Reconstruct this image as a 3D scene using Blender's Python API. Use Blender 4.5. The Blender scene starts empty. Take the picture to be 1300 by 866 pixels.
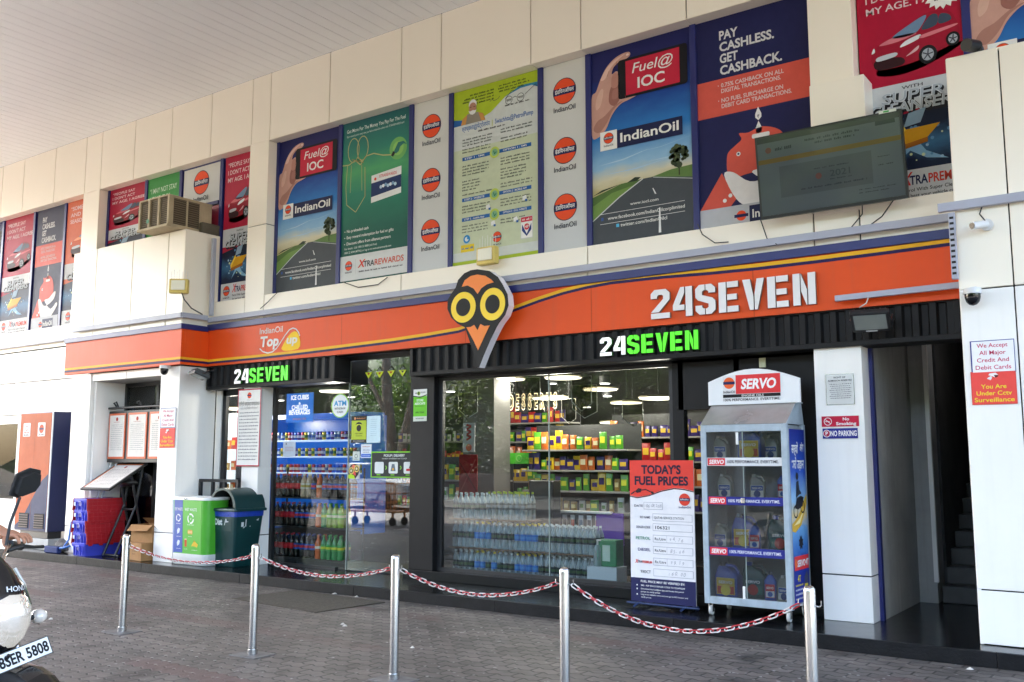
import bpy, bmesh, math, random
from mathutils import Vector, Matrix
from mathutils.geometry import tessellate_polygon
random.seed(7)
R = math.radians
sc = bpy.context.scene
COL = sc.collection

# ---------------------------------------------------------------- camera
cam_d = bpy.data.cameras.new('camera')
cam = bpy.data.objects.new('camera', cam_d); COL.objects.link(cam)
cam.location = (0, 0, 1.6)
cam.rotation_euler = (R(90 + 7.205), 0, R(35.36))
cam_d.sensor_width = 36; cam_d.lens = 33.44
cam_d.clip_start = 0.05; cam_d.clip_end = 2000
sc.camera = cam

# ---------------------------------------------------------------- light
SUN_EL, SUN_AZ = 46, 254          # degrees; azimuth clockwise from +Y
world = bpy.data.worlds.new('World'); sc.world = world; world.use_nodes = True
nt = world.node_tree; nt.nodes.clear()
sky = nt.nodes.new('ShaderNodeTexSky'); sky.sky_type = 'NISHITA'; sky.sun_disc = False
sky.sun_elevation = R(SUN_EL); sky.sun_rotation = R(SUN_AZ); sky.air_density = 1.0; sky.dust_density = 2.5; sky.ozone_density = 1.0
bg = nt.nodes.new('ShaderNodeBackground'); bg.inputs[1].default_value = 0.15
wo = nt.nodes.new('ShaderNodeOutputWorld')
nt.links.new(sky.outputs[0], bg.inputs[0]); nt.links.new(bg.outputs[0], wo.inputs[0])
sun_d = bpy.data.lights.new('sun', 'SUN'); sun_d.energy = 5.0; sun_d.angle = R(0.5); sun_d.color = (1, 0.95, 0.88)
sun = bpy.data.objects.new('sun', sun_d); COL.objects.link(sun)
_d = Vector((math.sin(R(SUN_AZ)) * math.cos(R(SUN_EL)), math.cos(R(SUN_AZ)) * math.cos(R(SUN_EL)), math.sin(R(SUN_EL))))
sun.rotation_euler = _d.to_track_quat('Z', 'Y').to_euler()
sun.location = (-30, -40, 50)
sc.view_settings.view_transform = 'Standard'; sc.view_settings.look = 'None'
sc.view_settings.exposure = 3.42; sc.view_settings.gamma = 1.0
sc.render.engine = 'CYCLES'
sc.cycles.use_denoising = True
sc.cycles.max_bounces = 10; sc.cycles.transparent_max_bounces = 24; sc.cycles.glossy_bounces = 4; sc.cycles.diffuse_bounces = 5
sc.cycles.caustics_reflective = False; sc.cycles.caustics_refractive = False
sc.cycles.sample_clamp_indirect = 6

# ---------------------------------------------------------------- materials
def C(h):
    if not isinstance(h, str): return (*h, 1.0) if len(h) == 3 else h
    h = h.lstrip('#'); h = h if len(h) == 6 else ''.join(c * 2 for c in h); v = [int(h[i:i+2], 16) / 255 for i in (0, 2, 4)]
    return tuple(x / 12.92 if x <= .04045 else ((x + .055) / 1.055) ** 2.4 for x in v) + (1.0,)
MATS = {}
def mat(name, col, rough=.5, metal=0.0, spec=.5, var=.0, scale=3.0, bump=0.0, coat=0.0, streak=0.0, emit=None, estr=0.0):
    if name in MATS: return MATS[name]
    m = bpy.data.materials.new(name); m.use_nodes = True; MATS[name] = m
    n = m.node_tree.nodes; L = m.node_tree.links; b = n['Principled BSDF']
    c = C(col); b.inputs['Base Color'].default_value = c
    b.inputs['Roughness'].default_value = rough; b.inputs['Metallic'].default_value = metal; b.inputs['Specular IOR Level'].default_value = spec
    if coat: b.inputs['Coat Weight'].default_value = coat; b.inputs['Coat Roughness'].default_value = .08
    if emit is not None:
        b.inputs['Emission Color'].default_value = C(emit); b.inputs['Emission Strength'].default_value = estr
    if var or streak or bump:
        g = n.new('ShaderNodeNewGeometry')
        nz = n.new('ShaderNodeTexNoise'); nz.inputs['Scale'].default_value = scale; nz.inputs['Detail'].default_value = 6; nz.inputs['Roughness'].default_value = .65
        L.new(g.outputs['Position'], nz.inputs['Vector'])
        fac = nz.outputs['Fac']; last = None
        if var:
            rp = n.new('ShaderNodeValToRGB'); rp.color_ramp.elements[0].position = .3; rp.color_ramp.elements[1].position = .72
            rp.color_ramp.elements[0].color = tuple(x * (1 - var) for x in c[:3]) + (1,); rp.color_ramp.elements[1].color = tuple(min(1, x * (1 + var * .35)) for x in c[:3]) + (1,)
            L.new(fac, rp.inputs[0]); last = rp.outputs[0]
            mr = n.new('ShaderNodeMapRange'); mr.inputs['To Min'].default_value = min(1, rough * 1.25); mr.inputs['To Max'].default_value = rough * .8
            L.new(fac, mr.inputs['Value']); L.new(mr.outputs[0], b.inputs['Roughness'])
        if streak:
            mp = n.new('ShaderNodeMapping'); mp.inputs['Scale'].default_value = (7, 7, .45); L.new(g.outputs['Position'], mp.inputs['Vector'])
            n2 = n.new('ShaderNodeTexNoise'); n2.inputs['Scale'].default_value = 1.6; n2.inputs['Detail'].default_value = 5; n2.inputs['Roughness'].default_value = .6
            L.new(mp.outputs[0], n2.inputs['Vector'])
            r2 = n.new('ShaderNodeValToRGB'); r2.color_ramp.elements[0].position = .5; r2.color_ramp.elements[1].position = .78
            r2.color_ramp.elements[0].color = (0, 0, 0, 1); r2.color_ramp.elements[1].color = (streak,) * 3 + (1,)
            L.new(n2.outputs['Fac'], r2.inputs[0])
            mx = n.new('ShaderNodeMix'); mx.data_type = 'RGBA'; mx.inputs[7].default_value = (.16, .13, .10, 1)
            if last: L.new(last, mx.inputs[6])
            else: mx.inputs[6].default_value = c
            L.new(r2.outputs[0], mx.inputs[0]); last = mx.outputs[2]
        if last: L.new(last, b.inputs['Base Color'])
        if bump:
            n3 = n.new('ShaderNodeTexNoise'); n3.inputs['Scale'].default_value = scale * 9; n3.inputs['Detail'].default_value = 4
            L.new(g.outputs['Position'], n3.inputs['Vector'])
            bp = n.new('ShaderNodeBump'); bp.inputs['Strength'].default_value = bump; bp.inputs['Distance'].default_value = .02
            L.new(n3.outputs['Fac'], bp.inputs['Height']); L.new(bp.outputs[0], b.inputs['Normal'])
    return m
def ink(col, rough=.35):
    'flat printing ink'
    h = col if isinstance(col, str) else '_'.join('%.3f' % x for x in col)
    return mat('ink ' + h, col, .5, spec=.2, var=.07, scale=11)
def ramp_mat(name, stops, rough=.3, axis=1):
    'printed gradient over the sheet (uv)'
    if name in MATS: return MATS[name]
    m = bpy.data.materials.new(name); m.use_nodes = True; MATS[name] = m
    n = m.node_tree.nodes; L = m.node_tree.links; b = n['Principled BSDF']; b.inputs['Roughness'].default_value = .5; b.inputs['Specular IOR Level'].default_value = .2
    uv = n.new('ShaderNodeUVMap'); sx = n.new('ShaderNodeSeparateXYZ'); L.new(uv.outputs[0], sx.inputs[0])
    r = n.new('ShaderNodeValToRGB'); e = r.color_ramp.elements
    while len(e) < len(stops): e.new(.5)
    for k, (p, cc) in enumerate(stops): e[k].position = p; e[k].color = C(cc)
    nz = n.new('ShaderNodeTexNoise'); nz.inputs['Scale'].default_value = 9; nz.inputs['Detail'].default_value = 4; mp = n.new('ShaderNodeMapping'); mp.inputs['Scale'].default_value = (.6, 2.2, 1)
    L.new(uv.outputs[0], mp.inputs[0]); L.new(mp.outputs[0], nz.inputs['Vector'])
    ma = n.new('ShaderNodeMath'); ma.operation = 'MULTIPLY_ADD'; ma.inputs[1].default_value = .07; L.new(nz.outputs['Fac'], ma.inputs[0])
    sb = n.new('ShaderNodeMath'); sb.operation = 'SUBTRACT'; sb.inputs[1].default_value = .035; L.new(sx.outputs[axis], sb.inputs[0]); L.new(sb.outputs[0], ma.inputs[2])
    L.new(ma.outputs[0], r.inputs[0]); L.new(r.outputs[0], b.inputs['Base Color'])
    return m
def glass_mat(name, tint=(1, 1, 1), ior=1.5, rough=0.0, dirt=0.0):
    if name in MATS: return MATS[name]
    m = bpy.data.materials.new(name); m.use_nodes = True; MATS[name] = m
    n = m.node_tree.nodes; L = m.node_tree.links; n.remove(n['Principled BSDF'])
    t = n.new('ShaderNodeBsdfTransparent'); t.inputs[0].default_value = (*tint, 1)
    g = n.new('ShaderNodeBsdfGlossy'); g.inputs['Roughness'].default_value = rough
    f = n.new('ShaderNodeFresnel'); f.inputs[0].default_value = ior
    x = n.new('ShaderNodeMixShader'); L.new(f.outputs[0], x.inputs[0]); L.new(t.outputs[0], x.inputs[1]); L.new(g.outputs[0], x.inputs[2])
    out = x.outputs[0]
    if dirt:
        d = n.new('ShaderNodeBsdfDiffuse'); d.inputs[0].default_value = (.55, .53, .5, 1)
        y = n.new('ShaderNodeMixShader'); nz = n.new('ShaderNodeTexNoise'); nz.inputs['Scale'].default_value = 4; nz.inputs['Detail'].default_value = 6
        gp = n.new('ShaderNodeNewGeometry'); L.new(gp.outputs['Position'], nz.inputs['Vector'])
        mu = n.new('ShaderNodeMath'); mu.operation = 'MULTIPLY'; mu.inputs[1].default_value = dirt * 2; L.new(nz.outputs['Fac'], mu.inputs[0])
        L.new(mu.outputs[0], y.inputs[0]); L.new(out, y.inputs[1]); L.new(d.outputs[0], y.inputs[2]); out = y.outputs[0]
    L.new(out, n['Material Output'].inputs['Surface'])
    return m
def emit_mat(name, col, s):
    if name in MATS: return MATS[name]
    m = bpy.data.materials.new(name); m.use_nodes = True; MATS[name] = m
    n = m.node_tree.nodes; n.remove(n['Principled BSDF']); e = n.new('ShaderNodeEmission'); e.inputs[0].default_value = C(col); e.inputs[1].default_value = s
    m.node_tree.links.new(e.outputs[0], n['Material Output'].inputs['Surface']); return m

# ---------------------------------------------------------------- objects
BASE = {}
def tag(o, label=None, cat=None, group=None, kind=None):
    if label: o['label'] = label
    if cat: o['category'] = cat
    if group: o['group'] = group
    if kind: o['kind'] = kind
    return o
def thing(name, label, cat, loc=(0, 0, 0), rotz=0, group=None):
    o = bpy.data.objects.new(name, None); COL.objects.link(o); o.empty_display_size = .1
    o.location = loc; o.rotation_euler = (0, 0, rotz); BASE[o.name] = Vector(loc)
    return tag(o, label, cat, group)
def dup(root, loc, rotz=None, label=None, group=None, scale=None):
    c = root.copy(); COL.objects.link(c); c.location = loc
    if rotz is not None: c.rotation_euler = (0, 0, rotz)
    if label: c['label'] = label
    if group: c['group'] = group
    if scale: c.scale = scale
    for ch in list(root.children):
        d = ch.copy(); COL.objects.link(d); d.parent = c
        for g in list(ch.children):
            e = g.copy(); COL.objects.link(e); e.parent = d
    return c

_txt = {}
def glyphs(s, bold):
    k = (s, bold)
    if k not in _txt:
        cu = bpy.data.curves.new('t', 'FONT'); cu.body = s; cu.size = 1; cu.resolution_u = 3; cu.offset = bold
        o = bpy.data.objects.new('t', cu); COL.objects.link(o); bpy.context.view_layer.update()
        me = bpy.data.meshes.new_from_object(o.evaluated_get(bpy.context.evaluated_depsgraph_get()))
        vs = [(v.co.x, v.co.y) for v in me.vertices]; fs = [tuple(p.vertices) for p in me.polygons]
        bpy.data.objects.remove(o); bpy.data.curves.remove(cu); bpy.data.meshes.remove(me)
        _txt[k] = (vs, fs)
    return _txt[k]

class MB:
    'collects shapes, then links them as ONE mesh object'
    def __init__(s): s.v = []; s.f = []; s.mi = []; s.uv = []; s.mats = []; s.sm = []
    def _m(s, m):
        if m not in s.mats: s.mats.append(m)
        return s.mats.index(m)
    def add(s, vs, fs, m, uvs=None, smooth=False):
        o = len(s.v); s.v += [tuple(v) for v in vs]; k = s._m(m)
        s.uv += list(uvs) if uvs else [(v[0], v[2] if len(v) > 2 else 0) for v in vs]
        for f in fs: s.f.append(tuple(o + i for i in f)); s.mi.append(k); s.sm.append(smooth)
        return s
    def box(s, x0, x1, y0, y1, z0, z1, m, M=None):
        vs = [Vector((x, y, z)) for z in (z0, z1) for y in (y0, y1) for x in (x0, x1)]
        if M: vs = [M @ v for v in vs]
        return s.add(vs, [(0, 2, 3, 1), (4, 5, 7, 6), (0, 1, 5, 4), (2, 6, 7, 3), (0, 4, 6, 2), (1, 3, 7, 5)], m)
    def bbox(s, x0, x1, y0, y1, z0, z1, m, b=.01, M=None, seg=2):
        'box with rounded edges'
        bm = bmesh.new(); bmesh.ops.create_cube(bm, size=1)
        for v in bm.verts: v.co = ((x0 + x1) / 2 + v.co.x * (x1 - x0), (y0 + y1) / 2 + v.co.y * (y1 - y0), (z0 + z1) / 2 + v.co.z * (z1 - z0))
        b = min(b, abs(x1 - x0) * .45, abs(y1 - y0) * .45, abs(z1 - z0) * .45)
        bmesh.ops.bevel(bm, geom=list(bm.edges), offset=b, segments=seg, affect='EDGES', profile=.5)
        return s.from_bm(bm, m, M)
    def from_bm(s, bm, m, M=None, smooth=False):
        bm.verts.index_update()
        vs = [(M @ v.co if M else v.co.copy()) for v in bm.verts]; fs = [tuple(v.index for v in f.verts) for f in bm.faces]
        bm.free(); return s.add(vs, fs, m, smooth=smooth)
    def cyl(s, p0, p1, r0, m, r1=None, n=14, smooth=True, caps=True):
        p0 = Vector(p0); p1 = Vector(p1); r1 = r0 if r1 is None else r1; d = (p1 - p0).normalized()
        a = d.orthogonal().normalized(); b = d.cross(a); vs = []
        for p, r in ((p0, r0), (p1, r1)): vs += [p + (a * math.cos(t) + b * math.sin(t)) * r for t in [2 * math.pi * k / n for k in range(n)]]
        s.add(vs, [(k, (k + 1) % n, n + (k + 1) % n, n + k) for k in range(n)], m, smooth=smooth)
        if caps: s.add(vs, [tuple(range(n - 1, -1, -1)), tuple(range(n, 2 * n))], m)
        return s
    def tube(s, pts, r, m, n=8, closed=False):
        pts = [Vector(p) for p in pts]; vs = []; N = len(pts); a = None
        for i, p in enumerate(pts):
            d = (pts[(i + 1) % N] - pts[i - 1]) if closed or 0 < i < N - 1 else (pts[min(i + 1, N - 1)] - pts[max(i - 1, 0)])
            d.normalize(); a = d.orthogonal().normalized() if a is None else (a - d * a.dot(d)).normalized(); b = d.cross(a)
            rr = r[i] if isinstance(r, (list, tuple)) else r
            vs += [p + (a * math.cos(t) + b * math.sin(t)) * rr for t in [2 * math.pi * k / n for k in range(n)]]
        fs = [(i * n + k, i * n + (k + 1) % n, ((i + 1) % N) * n + (k + 1) % n, ((i + 1) % N) * n + k) for i in range(N if closed else N - 1) for k in range(n)]
        s.add(vs, fs, m, smooth=True)
        if not closed: s.add(vs, [tuple(range(n - 1, -1, -1)), tuple(range((N - 1) * n, N * n))], m)
        return s
    def lathe(s, prof, m, c=(0, 0, 0), n=16, M=None, smooth=True):
        vs = []
        for r, z in prof: vs += [Vector((c[0] + r * math.cos(2 * math.pi * k / n), c[1] + r * math.sin(2 * math.pi * k / n), c[2] + z)) for k in range(n)]
        if M: vs = [M @ v for v in vs]
        N = len(prof); fs = [(i * n + k, i * n + (k + 1) % n, (i + 1) * n + (k + 1) % n, (i + 1) * n + k) for i in range(N - 1) for k in range(n)]
        s.add(vs, fs, m, smooth=smooth)
        return s.add(vs, [tuple(range(n - 1, -1, -1)), tuple(range((N - 1) * n, N * n))], m)
    def prism(s, pts, o, u, v, n, depth, m, side=None, front=True):
        'extrudes a 2d outline (in u,v) from o by depth along n; the face at depth 0 is the back'
        o, u, v, n = Vector(o), Vector(u), Vector(v), Vector(n); N = len(pts)
        A = sum(pts[i][0] * pts[(i + 1) % N][1] - pts[(i + 1) % N][0] * pts[i][1] for i in range(N))
        if A < 0: pts = pts[::-1]
        bk = [o + u * a + v * b for a, b in pts]; fr = [p + n * depth for p in bk]
        tri = tessellate_polygon([[Vector((a, b, 0)) for a, b in pts]])
        def orient(t):
            (a, b), (c, d), (e, f) = (pts[i] for i in t); return t if (c - a) * (f - b) - (d - b) * (e - a) > 0 else t[::-1]
        tri = [orient(tuple(t)) for t in tri]
        s.add(fr, tri, m); s.add(bk, [t[::-1] for t in tri], side or m)
        return s.add(bk + fr, [(i, (i + 1) % N, N + (i + 1) % N, N + i) for i in range(N)], side or m)
    def build(s, name, parent=None, label=None, cat=None, group=None, kind=None, base=None, local=False):
        me = bpy.data.meshes.new(name)
        b = Vector(base) if base else (BASE[parent.name] if parent is not None and not local and parent.name in BASE else Vector((0, 0, 0)))
        me.from_pydata([tuple(Vector(v) - b) for v in s.v], [], s.f)
        for m in s.mats: me.materials.append(m)
        me.polygons.foreach_set('material_index', s.mi); me.polygons.foreach_set('use_smooth', s.sm)
        uvl = me.uv_layers.new(name='UVMap')
        li = [0] * len(me.loops); me.loops.foreach_get('vertex_index', li)
        buf = [0.0] * (2 * len(li))
        for k, i in enumerate(li): buf[2 * k], buf[2 * k + 1] = s.uv[i][0], s.uv[i][1]
        uvl.data.foreach_set('uv', buf); me.update()
        o = bpy.data.objects.new(name, me); COL.objects.link(o)
        if parent is not None: o.parent = parent
        elif base: o.location = base
        BASE[o.name] = b
        return tag(o, label, cat, group, kind)

class Sheet(MB):
    'a flat printed sheet: x0..x1, z0..z1 on the plane y (facing -Y), or any frame; coordinates u,v run 0..1'
    def __init__(s, x0, x1, z0, z1, y, th=.006, back=None, frame=None, step=.0012):
        super().__init__(); s.st = step
        if frame: s.o, s.ux, s.vx, s.nx, s.W, s.H = frame
        else: s.o, s.ux, s.vx, s.nx, s.W, s.H = Vector((x0, y, z0)), Vector((1, 0, 0)), Vector((0, 0, 1)), Vector((0, -1, 0)), x1 - x0, z1 - z0
        s.th = th; s.back = back or mat('sheet edge', '#b8b8b8', .5)
        W, H = s.W, s.H
        s.prism([(0, 0), (W, 0), (W, H), (0, H)], s.o, s.ux, s.vx, s.nx, th, s.back)
        s.lv = 0
    def P(s, u, v, l): return s.o + s.ux * (u * s.W) + s.vx * (v * s.H) + s.nx * (s.th + s.st * l)
    def poly(s, pts, m, l=1):
        if isinstance(m, (str, tuple)): m = ink(m)
        tri = tessellate_polygon([[Vector((a * s.W, b * s.H, 0)) for a, b in pts]])
        def orient(t):
            (a, b), (c, d), (e, f) = (pts[i] for i in t); return t if (c - a) * (f - b) - (d - b) * (e - a) > 0 else t[::-1]
        return s.add([s.P(a, b, l) for a, b in pts], [orient(tuple(t)) for t in tri], m, uvs=pts)
    def spoly(s, pts, m, l=1, n=4):
        'smooth closed outline through the points'
        out = []; N = len(pts)
        for i in range(N):
            a, b, c, d = pts[i - 1], pts[i], pts[(i + 1) % N], pts[(i + 2) % N]
            for k in range(n):
                t = k / n
                out.append(tuple(.5 * (2 * b[j] + (c[j] - a[j]) * t + (2 * a[j] - 5 * b[j] + 4 * c[j] - d[j]) * t * t + (3 * b[j] - a[j] - 3 * c[j] + d[j]) * t ** 3) for j in (0, 1)))
        return s.poly(out, m, l)
    def rect(s, u0, v0, u1, v1, m, l=1): return s.poly([(u0, v0), (u1, v0), (u1, v1), (u0, v1)], m, l)
    def rrect(s, u0, v0, u1, v1, r, m, l=1):
        rx, ry = r / s.W, r / s.H; pts = []
        for cx, cy, a0 in ((u1 - rx, v0 + ry, -90), (u1 - rx, v1 - ry, 0), (u0 + rx, v1 - ry, 90), (u0 + rx, v0 + ry, 180)):
            pts += [(cx + rx * math.cos(R(a0 + t)), cy + ry * math.sin(R(a0 + t))) for t in (0, 30, 60, 90)]
        return s.poly(pts, m, l)
    def circ(s, u, v, r, m, l=1, n=28, ry=None, a0=0, a1=360):
        'r in metres'
        ry = ry or r; k = n if a1 - a0 == 360 else n + 1
        return s.poly([(u + r / s.W * math.cos(R(a0 + (a1 - a0) * i / n)), v + ry / s.H * math.sin(R(a0 + (a1 - a0) * i / n))) for i in range(k)], m, l)
    def ring(s, u, v, r, w, m, l=1, n=28, a0=0, a1=360):
        for i in range(n):
            t0, t1 = R(a0 + (a1 - a0) * i / n), R(a0 + (a1 - a0) * (i + 1) / n)
            q = [(u + rr / s.W * math.cos(t), v + rr / s.H * math.sin(t)) for rr, t in ((r, t0), (r, t1), (r - w, t1), (r - w, t0))]
            s.poly(q, m, l)
    def line(s, pts, w, m, l=1):
        'ribbon of width w (metres) through the points'
        for (a, b), (c, d) in zip(pts, pts[1:]):
            dx, dy = (c - a) * s.W, (d - b) * s.H; q = math.hypot(dx, dy) or 1; nx, ny = -dy / q * w / 2 / s.W, dx / q * w / 2 / s.H
            s.poly([(a - nx, b - ny), (c - nx, d - ny), (c + nx, d + ny), (a + nx, b + ny)], m, l)
    def text(s, t, u, v, h, m, w=None, al='L', bold=.012, l=2, shear=0.0):
        'h: height of the capitals as a share of the sheet; w: whole width as a share; v: baseline'
        if isinstance(m, (str, tuple)): m = ink(m)
        vs, fs = glyphs(t, bold)
        if not vs: return
        x0 = min(a for a, b in vs); x1 = max(a for a, b in vs); k = h * s.H / .69
        kx = (w * s.W / (x1 - x0)) if w else k * .92
        tw = (x1 - x0) * kx / s.W; u0 = u - (tw / 2 if al == 'C' else tw if al == 'R' else 0)
        pts = [(u0 + ((a - x0) * kx + shear * b * k) / s.W, v + b * k / s.H) for a, b in vs]
        return s.add([s.P(a, b, l) for a, b in pts], fs, m, uvs=pts)
    def greek(s, u0, u1, v, h, m, l=2, seed=1):
        'a line of print too small to read'
        rg = random.Random(seed * 31 + int(v * 1000)); u = u0
        while u < u1 - .004:
            w = min(rg.uniform(.025, .09), u1 - u)
            k = u
            while k < u + w:
                q = min(rg.uniform(.008, .016), u + w - k); y = rg.uniform(.55, 1.0)
                s.rect(k, v, k + q * .72, v + h * y, m, l); k += q
            u += w + .014
    def logo(s, u, v, r, l=2, name=True, ring=False, hi=True):
        'orange disc with a dark band, lettering under it'
        s.circ(u, v, r * 1.07, '#3a3440', l); s.circ(u, v, r, '#e8502a', l + 1)
        bw, bh = r * 1.0 / s.W, r * .27 / s.H
        s.rect(u - bw, v - bh, u + bw, v + bh, '#1d2352', l + 2)
        if hi: s.text('इंडियनऑयल', u, v - r * .13 / s.H, r * .30 / s.H, '#f0f0f0', w=1.75 * r / s.W, al='C', l=l + 3, bold=.01)
        if name: s.text('IndianOil', u, v - r * 1.62 / s.H, r * .40 / s.H, '#26263a', w=2.0 * r / s.W, al='C', l=l + 2)

# ================================================================ the setting
cream = mat('cream cladding', '#f5ecdc', .3, var=.025, scale=.7)
white_clad = mat('white cladding', '#f4f1ec', .3, var=.05, scale=1.1, streak=.05)
joint = mat('dark joint', '#1d1b1a', .8)
granite = mat('black granite', (.009, .009, .010), .2, spec=.35, var=.45, scale=6)
granite_edge = mat('black granite riser', (.009, .009, .010), .5, spec=.2, var=.6, scale=5, bump=.25)
navy = mat('navy aluminium', '#1e2566', .35, var=.08)
black = mat('black cladding', (.0085, .008, .0085), .5, spec=.22, var=.25, scale=3)
black_m = mat('black metal', (.012, .012, .013), .42, var=.2)
steel = mat('brushed steel', (.62, .61, .60), .24, metal=1, var=.12, scale=8)
tray_m = mat('grey tray', '#a9abba', .45, var=.08)
grey_wall = mat('dirty grey plaster', '#a9aaa8', .75, var=.25, scale=1.3, streak=.3, bump=.1)
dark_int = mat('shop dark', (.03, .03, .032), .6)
glass = glass_mat('shop glass', (.93, .96, .95), 1.40)
glass_clear = glass_mat('clear glass', (.95, .97, .96), 1.2)

# ground: interlocking pavers
def paver_mat():
    m = bpy.data.materials.new('interlocking pavers'); m.use_nodes = True
    n = m.node_tree.nodes; L = m.node_tree.links; b = n['Principled BSDF']
    g = n.new('ShaderNodeNewGeometry')
    mp = n.new('ShaderNodeMapping'); L.new(g.outputs['Position'], mp.inputs[0]); mp.inputs['Rotation'].default_value = (0, 0, R(2))
    sp = n.new('ShaderNodeSeparateXYZ'); L.new(mp.outputs[0], sp.inputs[0])
    # zigzag edge of the blocks
    tri = n.new('ShaderNodeMath'); tri.operation = 'PINGPONG'; tri.inputs[1].default_value = .0625; L.new(sp.outputs[0], tri.inputs[0])
    ad = n.new('ShaderNodeMath'); ad.operation = 'MULTIPLY_ADD'; ad.inputs[1].default_value = .5; L.new(tri.outputs[0], ad.inputs[0]); L.new(sp.outputs[1], ad.inputs[2])
    cb = n.new('ShaderNodeCombineXYZ'); L.new(sp.outputs[0], cb.inputs[0]); L.new(ad.outputs[0], cb.inputs[1])
    br = n.new('ShaderNodeTexBrick'); L.new(cb.outputs[0], br.inputs['Vector']); br.inputs['Scale'].default_value = 1
    br.inputs['Brick Width'].default_value = .25; br.inputs['Row Height'].default_value = .125; br.inputs['Mortar Size'].default_value = .0105; br.inputs['Mortar Smooth'].default_value = .35
    br.inputs['Color1'].default_value = (.180, .162, .150, 1); br.inputs['Color2'].default_value = (.108, .098, .092, 1); br.inputs['Mortar'].default_value = (.040, .036, .033, 1); br.inputs['Bias'].default_value = -.1
    nz = n.new('ShaderNodeTexNoise'); nz.inputs['Scale'].default_value = .8; nz.inputs['Detail'].default_value = 7; nz.inputs['Roughness'].default_value = .7; L.new(g.outputs['Position'], nz.inputs['Vector'])
    rr = n.new('ShaderNodeValToRGB'); rr.color_ramp.elements[0].position = .3; rr.color_ramp.elements[1].position = .75; rr.color_ramp.elements[0].color = (.42, .40, .385, 1); rr.color_ramp.elements[1].color = (1.35, 1.31, 1.25, 1); L.new(nz.outputs['Fac'], rr.inputs[0])
    m1 = n.new('ShaderNodeMix'); m1.data_type = 'RGBA'; m1.blend_type = 'MULTIPLY'; m1.inputs[0].default_value = 1; L.new(br.outputs['Color'], m1.inputs[6]); L.new(rr.outputs[0], m1.inputs[7])
    # scattered red blocks in rows
    wv = n.new('ShaderNodeMath'); wv.operation = 'PINGPONG'; wv.inputs[1].default_value = .75; L.new(ad.outputs[0], wv.inputs[0])
    lt = n.new('ShaderNodeMath'); lt.operation = 'LESS_THAN'; lt.inputs[1].default_value = .125; L.new(wv.outputs[0], lt.inputs[0])
    n2 = n.new('ShaderNodeTexNoise'); n2.inputs['Scale'].default_value = .7; n2.inputs['Detail'].default_value = 2; L.new(g.outputs['Position'], n2.inputs['Vector'])
    gt = n.new('ShaderNodeValToRGB'); gt.color_ramp.elements[0].position = .44; gt.color_ramp.elements[1].position = .56; L.new(n2.outputs['Fac'], gt.inputs[0])
    ml = n.new('ShaderNodeMath'); ml.operation = 'MULTIPLY'; L.new(lt.outputs[0], ml.inputs[0]); L.new(gt.outputs[0], ml.inputs[1])
    m7 = n.new('ShaderNodeMath'); m7.operation = 'MULTIPLY'; m7.inputs[1].default_value = .7; L.new(ml.outputs[0], m7.inputs[0])
    m2 = n.new('ShaderNodeMix'); m2.data_type = 'RGBA'; L.new(m7.outputs[0], m2.inputs[0]); L.new(m1.outputs[2], m2.inputs[6]); m2.inputs[7].default_value = (.105, .058, .055, 1)
    # pale chips and dust in the joints
    vo = n.new('ShaderNodeTexNoise'); vo.inputs['Scale'].default_value = 13; vo.inputs['Detail'].default_value = 3; L.new(g.outputs['Position'], vo.inputs['Vector'])
    vr = n.new('ShaderNodeValToRGB'); vr.color_ramp.elements[0].position = .66; vr.color_ramp.elements[1].position = .74; L.new(vo.outputs['Fac'], vr.inputs[0])
    mj = n.new('ShaderNodeMath'); mj.operation = 'MULTIPLY'; L.new(vr.outputs[0], mj.inputs[0]); mj.inputs[1].default_value = .65
    m3 = n.new('ShaderNodeMix'); m3.data_type = 'RGBA'; L.new(mj.outputs[0], m3.inputs[0]); L.new(m2.outputs[2], m3.inputs[6]); m3.inputs[7].default_value = (.5, .49, .48, 1)
    # pale grit caught where the corners of the blocks meet
    du = n.new('ShaderNodeMath'); du.operation = 'PINGPONG'; du.inputs[1].default_value = .125; L.new(sp.outputs[0], du.inputs[0])
    dv = n.new('ShaderNodeMath'); dv.operation = 'PINGPONG'; dv.inputs[1].default_value = .0625; L.new(ad.outputs[0], dv.inputs[0])
    hy = n.new('ShaderNodeMath'); hy.operation = 'ADD'; L.new(du.outputs[0], hy.inputs[0]); L.new(dv.outputs[0], hy.inputs[1])
    hl = n.new('ShaderNodeMath'); hl.operation = 'LESS_THAN'; hl.inputs[1].default_value = .016; L.new(hy.outputs[0], hl.inputs[0])
    n5 = n.new('ShaderNodeTexNoise'); n5.inputs['Scale'].default_value = .9; n5.inputs['Detail'].default_value = 4; L.new(mp.outputs[0], n5.inputs['Vector'])
    r5 = n.new('ShaderNodeValToRGB'); r5.color_ramp.elements[0].position = .48; r5.color_ramp.elements[1].position = .6; L.new(n5.outputs['Fac'], r5.inputs[0])
    hm = n.new('ShaderNodeMath'); hm.operation = 'MULTIPLY'; L.new(hl.outputs[0], hm.inputs[0]); L.new(r5.outputs[0], hm.inputs[1])
    h7 = n.new('ShaderNodeMath'); h7.operation = 'MULTIPLY'; h7.inputs[1].default_value = .8; L.new(hm.outputs[0], h7.inputs[0])
    m6 = n.new('ShaderNodeMix'); m6.data_type = 'RGBA'; L.new(h7.outputs[0], m6.inputs[0]); L.new(m3.outputs[2], m6.inputs[6]); m6.inputs[7].default_value = (.42, .41, .39, 1); m3 = m6
    # dark old stains
    n4 = n.new('ShaderNodeTexNoise'); n4.inputs['Scale'].default_value = 2.3; n4.inputs['Detail'].default_value = 5; L.new(mp.outputs[0], n4.inputs['Vector'])
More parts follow.
